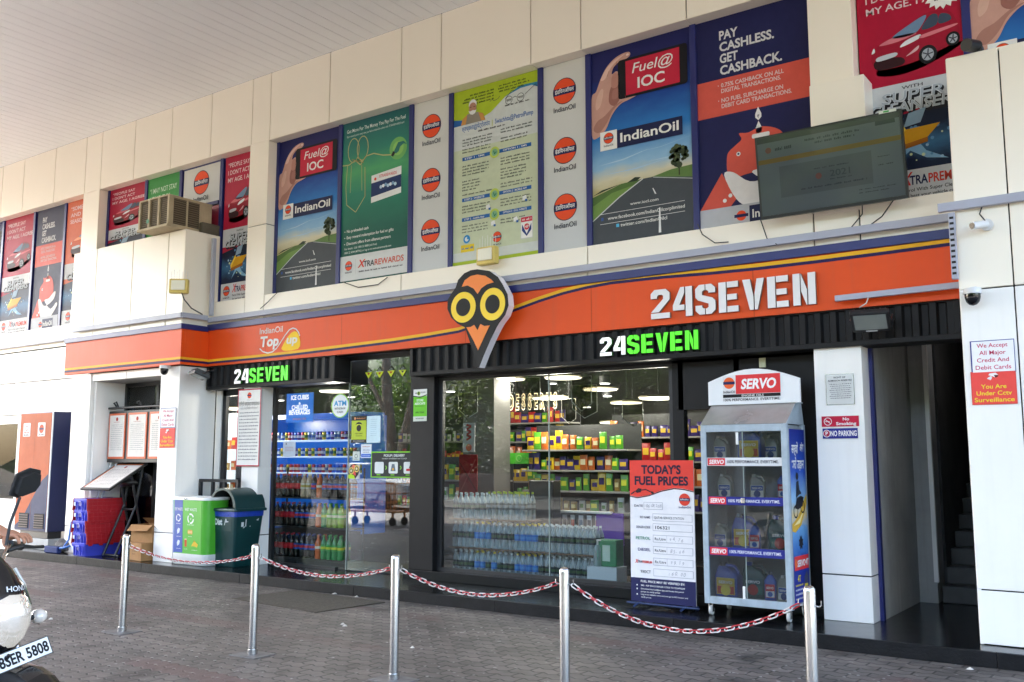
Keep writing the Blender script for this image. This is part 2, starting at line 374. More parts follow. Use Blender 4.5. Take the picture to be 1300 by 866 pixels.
    r4 = n.new('ShaderNodeValToRGB'); r4.color_ramp.elements[0].position = .28; r4.color_ramp.elements[0].color = (.40, .39, .385, 1); r4.color_ramp.elements[1].position = .45; L.new(n4.outputs['Fac'], r4.inputs[0])
    m4 = n.new('ShaderNodeMix'); m4.data_type = 'RGBA'; m4.blend_type = 'MULTIPLY'; m4.inputs[0].default_value = 1; L.new(m3.outputs[2], m4.inputs[6]); L.new(r4.outputs[0], m4.inputs[7])
    L.new(m4.outputs[2], b.inputs['Base Color']); b.inputs['Roughness'].default_value = .62
    sb = n.new('ShaderNodeMath'); sb.operation = 'MULTIPLY_ADD'; sb.inputs[1].default_value = -1.0; L.new(br.outputs['Fac'], sb.inputs[0]); mz = n.new('ShaderNodeMath'); mz.operation = 'MULTIPLY'; mz.inputs[1].default_value = .8; L.new(vo.outputs['Fac'], mz.inputs[0]); L.new(mz.outputs[0], sb.inputs[2])
    bp = n.new('ShaderNodeBump'); bp.inputs['Strength'].default_value = .8; bp.inputs['Distance'].default_value = .009; L.new(sb.outputs[0], bp.inputs['Height']); L.new(bp.outputs[0], b.inputs['Normal'])
    return m
earth = mat('dusty earth', (.20, .175, .14), .9, var=.3, scale=.4)
asphalt = mat('asphalt', (.055, .054, .053), .8, var=.3, scale=.8, bump=.3)
MB().add([(-400, -400, -.008), (400, -400, -.008), (400, 400, -.008), (-400, 400, -.008)], [(0, 1, 2, 3)], earth).build('ground', kind='structure')
MB().add([(-34, -4.5, 0), (18, -4.5, 0), (18, 8.6, 0), (-34, 8.6, 0)], [(0, 1, 2, 3)], paver_mat()).build('pavement', kind='structure')
rd = MB().add([(-200, -17.5, -.002), (200, -17.5, -.002), (200, -10.2, -.002), (-200, -10.2, -.002)], [(0, 1, 2, 3)], asphalt)
for k in range(-20, 20): rd.box(k * 6, k * 6 + 3, -13.9, -13.78, -.001, .002, mat('road paint', '#d8d6cf', .6))
rd.add([(-200, -10.19, -.004), (200, -10.19, -.004), (200, -4.49, -.004), (-200, -4.49, -.004)], [(0, 1, 2, 3)], mat('forecourt painted shade', (.075, .073, .07), .85, var=.3, scale=.6))  # outer paving made darker in colour to stand for tree shade
rd.build('road', kind='structure')
# granite plinth in front of the shop
st = MB()
xs = [-24, -20.2, -17.1, -14.3, -12.6, -10.4, -8.3, -6.2, -4.1, -2.75, -1.35, .8, 3, 6]
for a, b in zip(xs, xs[1:]):
    st.bbox(a + .002, b - .002, 8.42, 8.46, 0, .122, granite_edge, .004)
st.box(-24, 6, 8.46, 20, -.002, .1195, granite)
st.build('step', kind='structure')

# ================================================================ the building
bld = thing('shop_building', 'two storey filling station shop clad in cream and white panels under the canopy', 'building', (-9, 9.22, 0))
def part(mb, name, **k): return mb.build(name, parent=bld, **k)
WF, WN, BAY = 9.22, 9.41, 8.74         # wall face, window plane, bay face
def clad(mb, xs, z0, z1, y, m, gap=.015, th=.03):
    for a, b in zip(xs, xs[1:]): mb.bbox(a + gap / 2, b - gap / 2, y, y + th, z0 + gap / 2, z1 - gap / 2, m, .004, seg=1)
# upper cladding band above the windows
UX = [-26.3, -24.9, -23.4, -22.4, -20.25, -19.106, -18.272, -17.131, -16.086, -15.578, -14.567, -13.518, -12.469, -11.467, -11.048, -9.771, -8.391, -7.69, -6.263, -5.546, -4.193, -2.863, -2.43, -1.2, .1, 1.4, 2.7, 4.0]
m = MB(); clad(m, UX, 6.432, 7.50, WF, cream); m.box(-26.3, 4, WF + .03, 9.8, 6.44, 7.6, joint)
for a, b in zip(UX, UX[1:]): m.box(a + .004, b - .004, WF + .002, WN + .02, 6.428, 6.440, cream)
part(m, 'upper_cladding')
# wall behind the windows
m = MB(); m.box(-26.3, 4, WN + .05, 9.85, 3.2, 6.5, mat('inner wall', '#55524e', .8)); part(m, 'back_wall')
# sills under the windows
m = MB(); clad(m, [-26.3, -24, -22, -20.3, -18.9, -17.35, -16.10], 3.66, 4.055, WF, cream); clad(m, [-12.36, -11.485], 3.66, 4.055, WF, cream)
clad(m, [-11.053, -8.340, -5.482, -2.886, -2.444, -1.2, .2, 1.6, 3, 4], 3.60, 4.055, WF, cream)
for a, b in ((-26.3, -16.1), (-12.36, -11.485), (-11.053, 4)): m.box(a, b, WF + .004, WN + .05, 4.04, 4.050, cream); m.box(a, b, WF + .03, 9.5, 3.3, 4.04, joint)
part(m, 'window_sill')
# columns
for a, b, zt in ((-16.098, -15.578, 3.6), (-11.485, -11.053, 3.66), (-2.863, -2.43, 4.0)):
    m = MB(); zs = [zt, 5.131, 6.428] if a > -12 else [zt, 6.428]
    for z0, z1 in zip(zs, zs[1:]): m.bbox(a + .002, b - .002, WF - .004, 9.43, z0 + .006, z1 - .004, cream, .004, seg=1)
    m.box(a + .012, b - .012, WF + .012, 9.44, zt + .002, 6.43, joint)
    part(m, 'column')
m = MB(); m.bbox(-2.836, -2.310, 9.10, 9.45, 4.35, 5.30, cream, .006); part(m, 'column_casing')
# lower wall at the far left
m = MB(); lx = [-24.2, -22.6, -21.0, -19.6, -18.125, -17.070, -15.27]
z1, z2, z3 = 3.655, 3.722, 3.068
clad(m, lx, z3, 3.652, WF, white_clad); clad(m, lx, 2.46, z3, WF, white_clad)
m.box(-24.2, -15.2, WF + .03, 9.5, 2.47, 3.66, joint); m.box(-26.3, -15.27, WF + .05, 9.8, .12, .85, white_clad); part(m, 'side_wall')
# side window with white frame
w = MB()
for a, b, c, d in ((-24, -15.9, .80, .90), (-24, -15.9, 2.30, 2.459), (-17.95, -17.85, .9, 2.3), (-20.2, -20.1, .9, 2.3), (-22.4, -22.3, .9, 2.3), (-24, -23.9, .9, 2.3)): w.bbox(a, b, WF + .03, WF + .11, c, d, mat('white frame', '#e9e8e4', .35), .006)
sw = part(w, 'side_window')
MB().box(-23.9, -15.9, WF + .06, WF + .068, .9, 2.3, glass_clear).build('pane', parent=sw)
MB().box(-24, -15.3, 9.62, 9.7, .12, 2.9, mat('wall with painted reflection', '#c3ccce', .7, var=.2)).build('room_wall', parent=sw)  # bluish white colour stands for a white car reflected in the pane
# left bay: box above, two pillars below
LX0, LX1 = -15.45, -12.34
m = MB(); clad(m, [LX0, -14.741, -13.702, -12.757, LX1], 3.655, 5.14, BAY, cream)
m.bbox(LX1 - .03, LX1, BAY + .004, WN, 3.655, 5.138, cream, .004, seg=1); m.box(LX0, LX1 - .005, BAY + .006, WN + .05, 5.13, 5.142, cream); m.box(LX0 + .01, LX1 - .03, BAY + .03, WN, 3.1, 5.12, joint)
part(m, 'bay_box')
for a, b in ((-15.25, -14.72), (-12.80, -12.33)):
    m = MB(); m.bbox(a, b, BAY, 9.40, .55, 3.03, white_clad, .006); m.bbox(a, b, BAY + .002, 9.40, .12, .54, white_clad, .006); m.box(a + .01, b - .01, BAY + .012, 9.39, .12, 3.03, joint); part(m, 'pillar')
m = MB(); clad(m, [-14.72, -13.746, -12.80], 2.90, 3.04, BAY + .02, white_clad); part(m, 'bay_header')
# recess behind the left bay
m = MB(); m.box(-15.3, -14.68, 9.40, 9.9, .12, 3.1, grey_wall); m.box(-14.70, -14.64, 8.80, 9.34, .12, 2.9, white_clad); m.box(-14.7, -12.7, BAY + .05, 9.9, 2.90, 2.97, mat('recess soffit', '#8d8c8a', .7)); part(m, 'recess_wall')
m = MB()
for a in (-14.64, -13.75, -12.86): m.box(a, a + .06, 9.32, 9.38, .12, 2.9, black_m)
m.box(-14.6, -12.8, 9.322, 9.378, 2.84, 2.9, black_m); rg = part(m, 'recess_frame')
MB().box(-14.6, -12.82, 9.345, 9.353, .12, 2.9, glass).build('pane', parent=rg)
# right bay
RX0 = -1.52
m = MB(); rx = [RX0, -1.101, .6, 1.8, 3.0]
zs = [.12, 0.556, 3.045, 3.756, 5.12]
for z0, z1 in zip(zs, zs[1:]): clad(m, rx, z0, z1, BAY, white_clad if z1 < 3.3 else cream, gap=.012)
m.bbox(RX0, RX0 + .03, BAY + .006, 9.40, .12, 5.118, white_clad, .004, seg=1); m.box(RX0 + .006, 3, BAY + .01, WN + .05, 5.108, 5.122, cream); m.box(RX0 + .03, 2.99, BAY + .03, 9.4, .12, 5.1, joint)
part(m, 'entrance_bay')
# white pillars of the shop front
for a, b, back in ((-2.94, -2.487, 9.5), (-11.443, -11.075, 9.47)):
    m = MB(); zj = 0.542
    m.bbox(a, b, 9.23, back, zj + .006, 2.70, white_clad, .005); m.bbox(a, b, 9.232, back, .12, zj - .006, white_clad, .005); m.box(a + .01, b - .01, 9.245, back - .01, .12, 2.7, joint); part(m, 'pillar')
# corridor with the stairs
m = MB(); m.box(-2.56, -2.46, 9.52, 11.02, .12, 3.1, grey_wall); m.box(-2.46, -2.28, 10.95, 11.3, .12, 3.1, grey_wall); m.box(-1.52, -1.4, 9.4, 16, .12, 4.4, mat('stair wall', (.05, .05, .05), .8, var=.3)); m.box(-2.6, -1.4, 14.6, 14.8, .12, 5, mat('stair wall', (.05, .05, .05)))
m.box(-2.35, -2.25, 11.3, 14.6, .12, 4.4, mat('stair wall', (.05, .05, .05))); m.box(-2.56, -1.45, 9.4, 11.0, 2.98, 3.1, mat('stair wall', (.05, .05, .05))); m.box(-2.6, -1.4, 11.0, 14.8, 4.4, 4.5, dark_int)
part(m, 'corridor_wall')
m = MB(); m.box(-2.49, -2.452, 9.46, 9.53, .12, 2.95, navy); part(m, 'corridor_trim')
m = MB(); m.box(-2.30, -2.255, 10.9, 10.948, .34, 3.0, mat('white frame', '#e9e8e4')); part(m, 'door_post')
m = MB()
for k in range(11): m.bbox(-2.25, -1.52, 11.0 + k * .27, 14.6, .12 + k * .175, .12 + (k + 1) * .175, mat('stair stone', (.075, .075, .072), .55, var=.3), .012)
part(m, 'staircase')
# wall over the corridor / behind the sign board
m = MB(); m.box(-12.3, -1.5, 9.24, 9.5, 3.06, 3.64, black); m.box(-2.6, -1.5, 9.24, 9.4, 2.72, 3.08, black); part(m, 'lintel')

# ------------------------------------------------ shop front
shop = MB()
shop.bbox(-8.30, -7.90, 9.40, 9.62, .232, 2.74, black, .006); part(shop, 'front_pillar')
m = MB(); m.bbox(-8.34, -2.94, 9.33, 9.62, .12, .235, granite, .006); part(m, 'window_ledge')
m = MB(); m.box(-8.3, -2.9, 9.46, 9.6, 2.66, 3.06, black); m.box(-4.57, -4.44, 9.46, 9.56, .235, 2.7, black); m.box(-3.86, -2.94, 9.46, 9.56, .235, 2.7, black); m.box(-4.5, -3.8, 9.46, 9.56, 2.15, 2.7, black); m.box(-4.5, -3.8, 9.46, 9.56, .235, .5, black); part(m, 'dark_panel')
m = MB()
m.box(-7.90, -7.82, 9.48, 9.53, .235, 2.70, black_m); m.box(-4.62, -4.57, 9.48, 9.53, .235, 2.70, black_m); m.box(-7.82, -4.62, 9.48, 9.53, .235, .275, black_m); m.box(-7.82, -4.62, 9.48, 9.53, 2.63, 2.70, black_m)
fw = part(m, 'shop_window')
gx = -6.203
MB().box(-7.82, gx - .003, 9.50, 9.508, .27, 2.64, glass).build('pane', parent=fw)
MB().box(gx + .003, -4.6, 9.50, 9.508, .27, 2.64, glass).build('pane', parent=fw)
MB().box(-4.45, -3.85, 9.50, 9.508, .49, 2.16, glass).build('pane', parent=fw)
MB().box(gx - .006, gx + .006, 9.495, 9.513, .27, 2.64, mat('seal', '#8f9a94', .4)).build('seal', parent=fw)
m = MB()
m.box(-11.08, -11.03, 9.48, 9.54, .12, 3.05, black_m); m.box(-8.34, -8.30, 9.48, 9.54, .12, 3.05, black_m); m.box(-11.05, -8.3, 9.48, 9.54, 2.99, 3.05, black_m); m.box(-11.05, -9.7, 9.47, 9.53, .12, .155, black_m)
gd = part(m, 'glass_door')
dx = -9.526
MB().box(-11.03, dx - .003, 9.505, 9.513, .13, 3.0, glass_clear).build('pane', parent=gd)
MB().box(dx + .003, -8.34, 9.505, 9.513, .13, 3.0, glass).build('pane', parent=gd)
MB().box(dx - .008, dx + .008, 9.50, 9.518, .13, 3.0, mat('seal', '#8f9a94')).build('seal', parent=gd)
# narrow door between the bay and the white pillar
m = MB(); m.box(-12.33, -12.2, 9.42, 9.5, .12, 2.75, mat('white frame', '#e9e8e4')); m.box(-12.2, -12.12, 9.44, 9.5, .12, 2.7, black_m); m.box(-11.5, -11.42, 9.44, 9.5, .12, 2.7, black_m); m.box(-12.2, -11.42, 9.44, 9.5, 2.6, 2.7, black_m)
nd = part(m, 'side_door'); MB().box(-12.12, -11.5, 9.47, 9.478, .12, 2.6, glass_clear).build('pane', parent=nd)
# interior
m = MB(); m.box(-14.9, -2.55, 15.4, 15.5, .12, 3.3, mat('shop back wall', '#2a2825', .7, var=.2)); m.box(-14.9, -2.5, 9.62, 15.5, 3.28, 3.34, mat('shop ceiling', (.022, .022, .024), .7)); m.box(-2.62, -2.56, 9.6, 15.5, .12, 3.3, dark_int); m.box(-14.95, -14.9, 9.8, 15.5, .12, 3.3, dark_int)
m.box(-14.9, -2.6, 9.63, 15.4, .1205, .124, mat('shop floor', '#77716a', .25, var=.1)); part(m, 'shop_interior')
m = MB(); m.box(-8.605, -8.049, 10.9, 11.3, .12, 3.28, mat('grey column', '#5a5856', .7)); part(m, 'interior_column')

# window mullions
fr = MB()
for x in (-18.072, -16.967, -14.416, -13.438, -12.367, -9.691, -8.338, -7.642, -6.232, -5.546, -4.197, -1.432, -19.274):
    fr.bbox(x - .038, x + .038, 9.375, 9.45, 4.05, 6.435, navy, .006)
for x in (-20.4, -21.6, -15.55, -11.03, 0.0, 1.2): fr.bbox(x - .03, x + .03, 9.375, 9.45, 4.05, 6.435, navy, .006)
fr.box(-26, 4, 9.40, 9.45, 6.40, 6.436, navy)
fr.bbox(-13.363, -12.437, 9.38, 9.45, 5.759 - .06, 5.759, navy, .006); fr.bbox(-12.764, -12.693, 9.382, 9.45, 4.05, 5.759 - .06, navy, .006)
part(fr, 'window_frame')

# ================================================================ forecourt canopy
can = thing('forecourt_canopy', 'broad filling station canopy with pale striped metal ceiling over the forecourt', 'canopy', (-9, 1, 0))
strip = mat('canopy strip', '#eceef1', .42, var=.05, scale=.6)
CX0, CX1, CY0 = -24.8, 5.0, -2.4
m = MB(); x = CX0
while x < CX1:
    m.box(x + .004, x + .206, CY0, WF - .004, 7.49, 7.505, strip); x += .21
m.box(CX0, CX1, CY0, WF - .02, 7.512, 7.53, mat('groove', '#b9b9ba', .6)); m.build('ceiling', parent=can)
m = MB(); m.box(CX0 - .1, CX1 + .1, CY0 - .1, CY0, 7.2, 8.5, mat('canopy orange', '#d9532a', .4)); m.box(CX0 - .1, CX0, CY0, WF, 7.45, 8.5, mat('canopy orange', '#d9532a')); m.box(CX1, CX1 + .1, CY0, WF, 7.45, 8.5, mat('canopy orange', '#d9532a')); m.box(CX0, CX1, CY0, WF, 8.3, 8.4, mat('canopy roof', '#9a9a98', .6)); m.build('fascia', parent=can)
for x in (-8.2, 4.2):
    m = MB(); m.bbox(x - .3, x + .3, -2.2, -1.6, 0, 7.5, white_clad, .02); m.build('column', parent=can)

# ================================================================ printed sheets on the first floor windows
WH = '#e9e9e6'; NV = '#20224f'; CORAL = '#d4594c'; SKIN = '#c79a8c'; RED = '#c0182f'
PY = 9.404
def poster(x0, x1, z0=4.055, z1=6.425, y=PY): return Sheet(x0, x1, z0, z1, y)
def done(s, name, label, cat='poster', group=None):
    return s.build(name, label=label, cat=cat, group=group, base=tuple(s.o))
def car_art(s, u0, v0, w, h, body, dark, light):
    'a small hatchback seen from the front left, in a box of w x h (shares of the sheet)'
    f = lambda pts: [(u0 + a * w, v0 + b * h) for a, b in pts]
    s.spoly(f([(.08, .02), (.3, -.06), (.62, .0), (.98, .22), (.95, .3), (.2, .18)]), dark, 1)
    s.spoly(f([(.02, .36), (.05, .2), (.12, .1), (.4, .1), (.62, .16), (.9, .28), (.98, .38), (1.0, .56), (.97, .72), (.9, .9), (.72, .97), (.58, .92), (.3, .68), (.1, .55)]), body, 2)
    s.spoly(f([(.28, .67), (.58, .9), (.66, .9), (.55, .66), (.4, .62)]), '#6d8aa8', 3); s.spoly(f([(.6, .68), (.7, .9), (.78, .88), (.76, .7)]), '#3d4a5c', 3); s.spoly(f([(.79, .71), (.81, .88), (.9, .84), (.92, .73)]), '#3d4a5c', 3)
    s.spoly(f([(.05, .2), (.12, .1), (.38, .12), (.36, .26), (.1, .3)]), '#33161c', 3); s.spoly(f([(.1, .27), (.3, .3), (.3, .37), (.1, .35)]), '#c3c8cf', 4)
    s.spoly(f([(.36, .44), (.56, .52), (.58, .6), (.42, .54)]), '#dfe3e8', 3); s.spoly(f([(.03, .44), (.07, .46), (.06, .54)]), '#dfe3e8', 3); s.spoly(f([(.42, .25), (.54, .32), (.56, .4), (.46, .3)]), '#d8b0b4', 3)
    s.spoly(f([(.12, .56), (.3, .66), (.55, .64), (.34, .56)]), light, 3); s.spoly(f([(.6, .58), (.95, .64), (.95, .6), (.62, .52)]), light, 3)
    for (a, b, r) in ((.655, .2, .1), (.93, .38, .075)):
        s.circ(u0 + a * w, v0 + b * h, r * w * s.W, '#17161a', 4, ry=r * h * s.H * 1.7); s.circ(u0 + a * w, v0 + b * h, r * .66 * w * s.W, '#aab0ba', 5, n=16, ry=r * .66 * h * s.H * 1.7)
        for k in range(5): t = R(72 * k + 10); s.line([(u0 + a * w, v0 + b * h), (u0 + a * w + math.cos(t) * r * .6 * w, v0 + b * h + math.sin(t) * r * .6 * h * 1.7)], .012, '#4a4d55', 6)
def fuel_phone(s):
    g = ramp_mat('print evening sky', [(.0, '#3a3f46'), (.27, '#b9ad7c'), (.33, '#cfc9b0'), (.40, '#8db6d6'), (.55, '#2f78bd'), (.72, '#1d3f8a'), (.86, '#20245c'), (1, '#1f2156')])
    s.rect(0, 0, 1, 1, g, 1)
    for k, (a, b, c, d) in enumerate(((.05, .41, .6, .45), (.4, .44, 1, .47), (.1, .36, .8, .385), (.55, .385, 1, .41))): s.poly([(a, b), ((a + c) / 2, b + .006), (c, d), ((a + c) / 2, d - .026)], '#a7c6de', 2)
    s.poly([(0, .14), (.28, .24), (.52, .305), (.3, .30), (0, .255)], '#54703c', 2); s.poly([(0, .14), (.28, .24), (.45, .285), (.2, .262), (0, .21)], '#6f8f4a', 3)
    s.poly([(.6, .305), (1, .27), (1, .33), (.8, .325)], '#5f7d45', 2)
    s.poly([(.36, .30), (.44, .32), (.5, .315), (.46, .30)], '#2d3a2c', 4); s.poly([(0, .262), (.1, .285), (.3, .30), (.1, .275)], '#33402f', 4)
    s.poly([(0, 0), (1, 0), (1, .27), (.62, .305), (.5, .305), (.28, .235), (0, .135)], '#464b51', 4)
    s.line([(0, .135), (.28, .235), (.52, .305)], .012, '#c9ccce', 5); s.line([(1, .262), (.62, .303)], .008, '#b7babc', 5); s.poly([(.665, .03), (.69, .03), (.685, .15), (.672, .15)], '#dfe2e4', 5); s.poly([(.635, .22), (.65, .22), (.62, .25), (.612, .25)], '#dfe2e4', 5)
    s.rect(.868, .29, .878, .36, '#3a2f28', 5)
    rg = random.Random(5)
    for k in range(46):
        t, q = rg.uniform(0, 6.283), rg.uniform(0, 1) ** .5; s.circ(.873 + .085 * q * math.cos(t), .385 + .048 * q * math.sin(t), rg.uniform(.018, .04), rg.choice(['#2b3627', '#3a4632', '#4a553a']), 5 + k % 3, n=7)
    # hand holding the phone
    s.spoly([(-.0, .575), (.06, .555), (.15, .59), (.215, .655), (.30, .70), (.40, .715), (.475, .727), (.505, .745), (.49, .765), (.43, .768), (.36, .757), (.30, .752), (.285, .79), (.30, .85), (.27, .875), (.22, .865), (.235, .895), (.29, .918), (.37, .925), (.412, .94), (.40, .957), (.33, .957), (.24, .94), (.16, .905), (.10, .855), (.05, .795), (0, .765)], SKIN, 6)
    s.spoly([(.19, .72), (.25, .70), (.31, .735), (.33, .755), (.29, .765), (.285, .80), (.26, .84), (.22, .81), (.19, .77)], '#9a675d', 7); s.spoly([(.215, .80), (.26, .79), (.29, .81), (.29, .85), (.25, .868), (.22, .85)], '#b98577', 8); s.spoly([(.22, .74), (.27, .735), (.30, .76), (.28, .785), (.23, .78)], '#a8746a', 8)
    s.spoly([(.10, .85), (.16, .90), (.25, .935), (.36, .952), (.30, .935), (.21, .90), (.15, .85)], '#dfbcae', 7); s.spoly([(.02, .60), (.08, .58), (.16, .62), (.23, .68), (.33, .715), (.24, .70), (.14, .66), (.06, .64)], '#a97a6e', 7); s.spoly([(.05, .70), (.10, .72), (.13, .79), (.10, .80), (.05, .75)], '#d6ae9f', 7); s.spoly([(.30, .722), (.38, .732), (.45, .738), (.40, .745), (.32, .738)], '#d9b2a4', 7)
    s.line([(.265, .905), (.275, .925)], .006, '#9a6a5e', 8); s.line([(.17, .86), (.19, .885)], .006, '#9a6a5e', 8); s.line([(.36, .728), (.355, .745)], .006, '#a06f62', 8)
    s.circ(.462, .749, .028, '#ead0c6', 7, n=14, ry=.022); s.circ(.385, .945, .02, '#ead0c6', 7, n=12, ry=.014)
    s.rrect(.285, .725, .975, .925, .035, '#16151a', 8); s.rect(.365, .738, .90, .912, '#c2263f', 9)
    s.text('Fuel@', .63, .842, .05, WH, w=.40, al='C', l=10, shear=.25, bold=.004); s.text('IOC', .62, .762, .052, WH, w=.27, al='C', l=10, bold=.02)
    s.rect(.09, .482, .265, .578, WH, 8); s.logo(.178, .542, .062, 9)
    s.rect(.265, .482, .915, .572, '#1d2247', 8); s.text('IndianOil', .59, .508, .045, WH, w=.58, al='C', l=10, bold=.02)
    s.text('www.iocl.com', .53, .185, .014, WH, w=.28, al='C', l=9, bold=.006); s.text('www.facebook.com/IndianOilcorplimited', .54, .13, .0165, WH, w=.76, al='C', l=9, bold=.008); s.text('twitter.com/IndianOilcl', .52, .088, .0165, WH, w=.46, al='C', l=9, bold=.008)
    s.rect(.08, .162, .92, .164, WH, 8); s.rect(.08, .112, .92, .114, WH, 8); s.rect(.245, .088, .275, .104, '#58b2dd', 9); s.rect(.09, .13, .115, .146, '#3b5998', 9)
    return s
def pay_cashless(s, dim=False):
    s.rect(0, 0, 1, 1, NV if not dim else '#2b2d48', 1); s.rect(0, .53, 1, .705, CORAL, 2)
    for k, t in enumerate(('PAY', 'CASHLESS.', 'GET', 'CASHBACK.')):
        s.text(t, .21, .892 - .056 * k, .041, '#d3d3d6', w=(.165, .475, .16, .535)[k], bold=.03, l=3)
    for k, (t, w) in enumerate((('0.75% CASHBACK ON ALL', .54), ('DIGITAL TRANSACTIONS.', .515), ('NO FUEL SURCHARGE ON', .53), ('DEBIT CARD TRANSACTIONS.', .60))):
        s.text(t, .215, (.664, .637, .592, .565)[k], .019, '#dcc8c8', w=w, bold=.018, l=3)
    s.circ(.19, .674, .006, '#dcc8c8', 3, n=8); s.circ(.19, .602, .006, '#dcc8c8', 3, n=8)
    for v in (.49, .425): s.poly([(.53, v + .045), (.556, v + .012), (.556, v - .004), (.53, v - .018), (.504, v - .004), (.504, v + .012)], '#e6e4e6', 3); s.text('₹', .53, v - .006, .014, NV, al='C', l=4)
    s.spoly([(.25, .26), (.25, .33), (.27, .355), (.32, .375), (.38, .40), (.36, .43), (.44, .425), (.56, .44), (.7, .41), (.76, .35), (.76, .28), (.68, .25), (.4, .235), (.3, .225)], CORAL, 3)
    s.circ(.35, .335, .024, '#e6e4e6', 4, n=14); s.circ(.35, .335, .012, NV, 5, n=10); s.rrect(.47, .392, .62, .412, .015, '#e6e4e6', 4)
    s.poly([(.0, .10), (.20, .26), (.32, .13), (.10, 0), (0, 0)], CORAL, 3); s.spoly([(.22, .25), (.30, .255), (.44, .20), (.62, .205), (.8, .24), (.86, .29), (.80, .30), (.62, .255), (.46, .24), (.7, .165), (.9, .21), (.93, .18), (.7, .10), (.44, .09), (.32, .13)], '#e6e4e6', 4)
    for a, b in ((.22, .13), (.27, .15)): s.circ(a, b, .022, '#e6e4e6', 5, n=12)
    s.rect(0, 0, 1, .10 if not dim else .11, '#b9bcc4', 6); s.circ(.36, .05, .055, '#e8502a', 7); s.rect(.3, .043, .42, .057, '#1d2352', 8); s.rect(.43, .015, .82, .09, '#20254a', 7); s.text('IndianOil', .625, .033, .037, WH, w=.34, al='C', bold=.018, l=8)
    return s
def super_clean(s, bg, body, dark, light, lines, car=True, burst=False, vs=.50):
    'vs: where the coloured field ends'
    s.rect(0, 0, 1, 1, bg, 1)
    for k, t in enumerate(lines): s.text(t, .09, .925 - .052 * k, .030, '#e3cdd0', w=.074 * len(t) * .78, bold=.012, l=2)
    if car: car_art(s, .10, vs + .05, .86, .23, body, dark, light)
    if burst: s.poly([(.83 + (.14 if k % 2 else .18) * math.cos(R(k * 11.25)), .835 + (.05 if k % 2 else .066) * math.sin(R(k * 11.25))) for k in range(32)], WH, 7); s.greek(.73, .93, .855, .012, '#404048', 8, 3); s.greek(.71, .95, .832, .014, '#404048', 8, 4); s.greek(.75, .92, .81, .012, '#404048', 8, 5)
    s.rect(0, vs - .12, 1, vs, '#c9ccd1', 2); s.poly([(0, vs - .37), (1, vs - .37), (1, vs - .085), (.7, vs - .115), (0, vs - .16)], ramp_mat('print dark splash', [(0, '#0f1526'), (.16, '#1a2540'), (.24, '#3d6f98'), (.31, '#16203a'), (.45, '#0e1424')]), 3)
    s.text('WITH', .5, vs - .028, .013, '#3a3a40', w=.2, al='C', l=4)
    for t, v, w, x in (('SUPER', vs - .077, .60, .50), ('CLEANSERS', vs - .123, .86, .50)):
        s.text(t, x + .02, v - .012, .047, '#1d1d24', w=w, al='C', bold=.04, l=4, shear=.12); s.text(t, x, v, .042, '#dfe3e8', w=w, al='C', bold=.025, l=6, shear=.12); s.text(t, x, v, .042, '#aeb6c0', w=w, al='C', bold=.005, l=7, shear=.12)
    rg = random.Random(3)
    s.poly([(.3, vs - .34), (.45, vs - .29), (.6, vs - .33), (.8, vs - .345), (.6, vs - .30), (.55, vs - .27), (.4, vs - .28)], '#86b4d6', 4)
    for k in range(26): t, q = rg.uniform(0, 6.28), rg.uniform(.12, .36); s.circ(.52 + q * math.cos(t), vs - .25 + q * .3 * math.sin(t), rg.uniform(.006, .02), rg.choice(['#9fc4de', '#5f93bd', '#d9e2b0']), 5, n=8)
    s.poly([(.28, vs - .27), (.62, vs - .245), (.74, vs - .195), (.42, vs - .20)], '#d9a01e', 6); s.poly([(.28, vs - .27), (.42, vs - .20), (.40, vs - .185), (.26, vs - .25)], '#f0cf4a', 6); s.poly([(.28, vs - .27), (.62, vs - .245), (.62, vs - .265), (.29, vs - .29)], '#a5641a', 6); s.poly([(.4, vs - .19), (.45, vs - .135), (.62, vs - .12), (.56, vs - .18)], '#8aa4bb', 6)
    s.rect(0, 0, 1, vs - .37, '#d2d3d6', 4); e = vs - .37
    s.logo(.17, e * .62, .075, 5); s.text('X', .34, e * .52, .052, '#d8362c', w=.10, l=6, bold=.02, shear=.2); s.text('TRA', .43, e * .52, .036, '#20254f', w=.17, l=6, bold=.025); s.text('PREMIUM', .605, e * .52, .036, '#d8402f', w=.37, l=6, bold=.025)
    s.text('Petrol With Super Cleansers', .35, e * .30, .014, '#2b2b30', w=.60, l=6); s.text('the best your vehicle can get', .35, e * .12, .014, '#2b2b30', w=.58, l=6)
    return s
def logo_strip(s, vs=(.845, .53, .235), r=.155):
    s.rect(0, 0, 1, 1, ramp_mat('print pale grey', [(0, '#c6c9cc'), (.5, '#d4d6d7'), (1, '#cfcfca')]), 1)
    for v in vs: s.logo(.5, v, r, 2)
    return s

PP = ['“PEOPLE SAY', 'I DON’T ACT', 'MY AGE. I AGREE.”']
a = super_clean(poster(-19.210, -18.131), '#a5183a', '#8e1426', '#2a0a12', '#d36a76', PP); done(a, 'window_poster', 'red poster with red car, first window on the left beside the dark cashless poster')
a = pay_cashless(poster(-17.984, -17.036), True); done(a, 'window_poster', 'narrow dark cashless poster with coral hand, between red car and orange car posters')
a = super_clean(poster(-16.916, -15.62), '#d06a4c', '#c2501e', '#3a1a10', '#efa27a', ['“SOME SAY OLD', 'AND FRAIL. I SAY', 'SEASONED.”']); done(a, 'window_poster', 'orange poster with an orange car, partly behind the cream column')
a = super_clean(poster(-15.54, -14.471, 4.9), '#a5183a', '#8e1426', '#2a0a12', '#d36a76', PP, vs=.52); done(a, 'window_poster', 'red car poster left of the air conditioner, its foot hidden by the cream bay')
s = poster(-14.384, -13.492, 4.5); s.rect(0, 0, 1, 1, '#3f8f4a', 1)
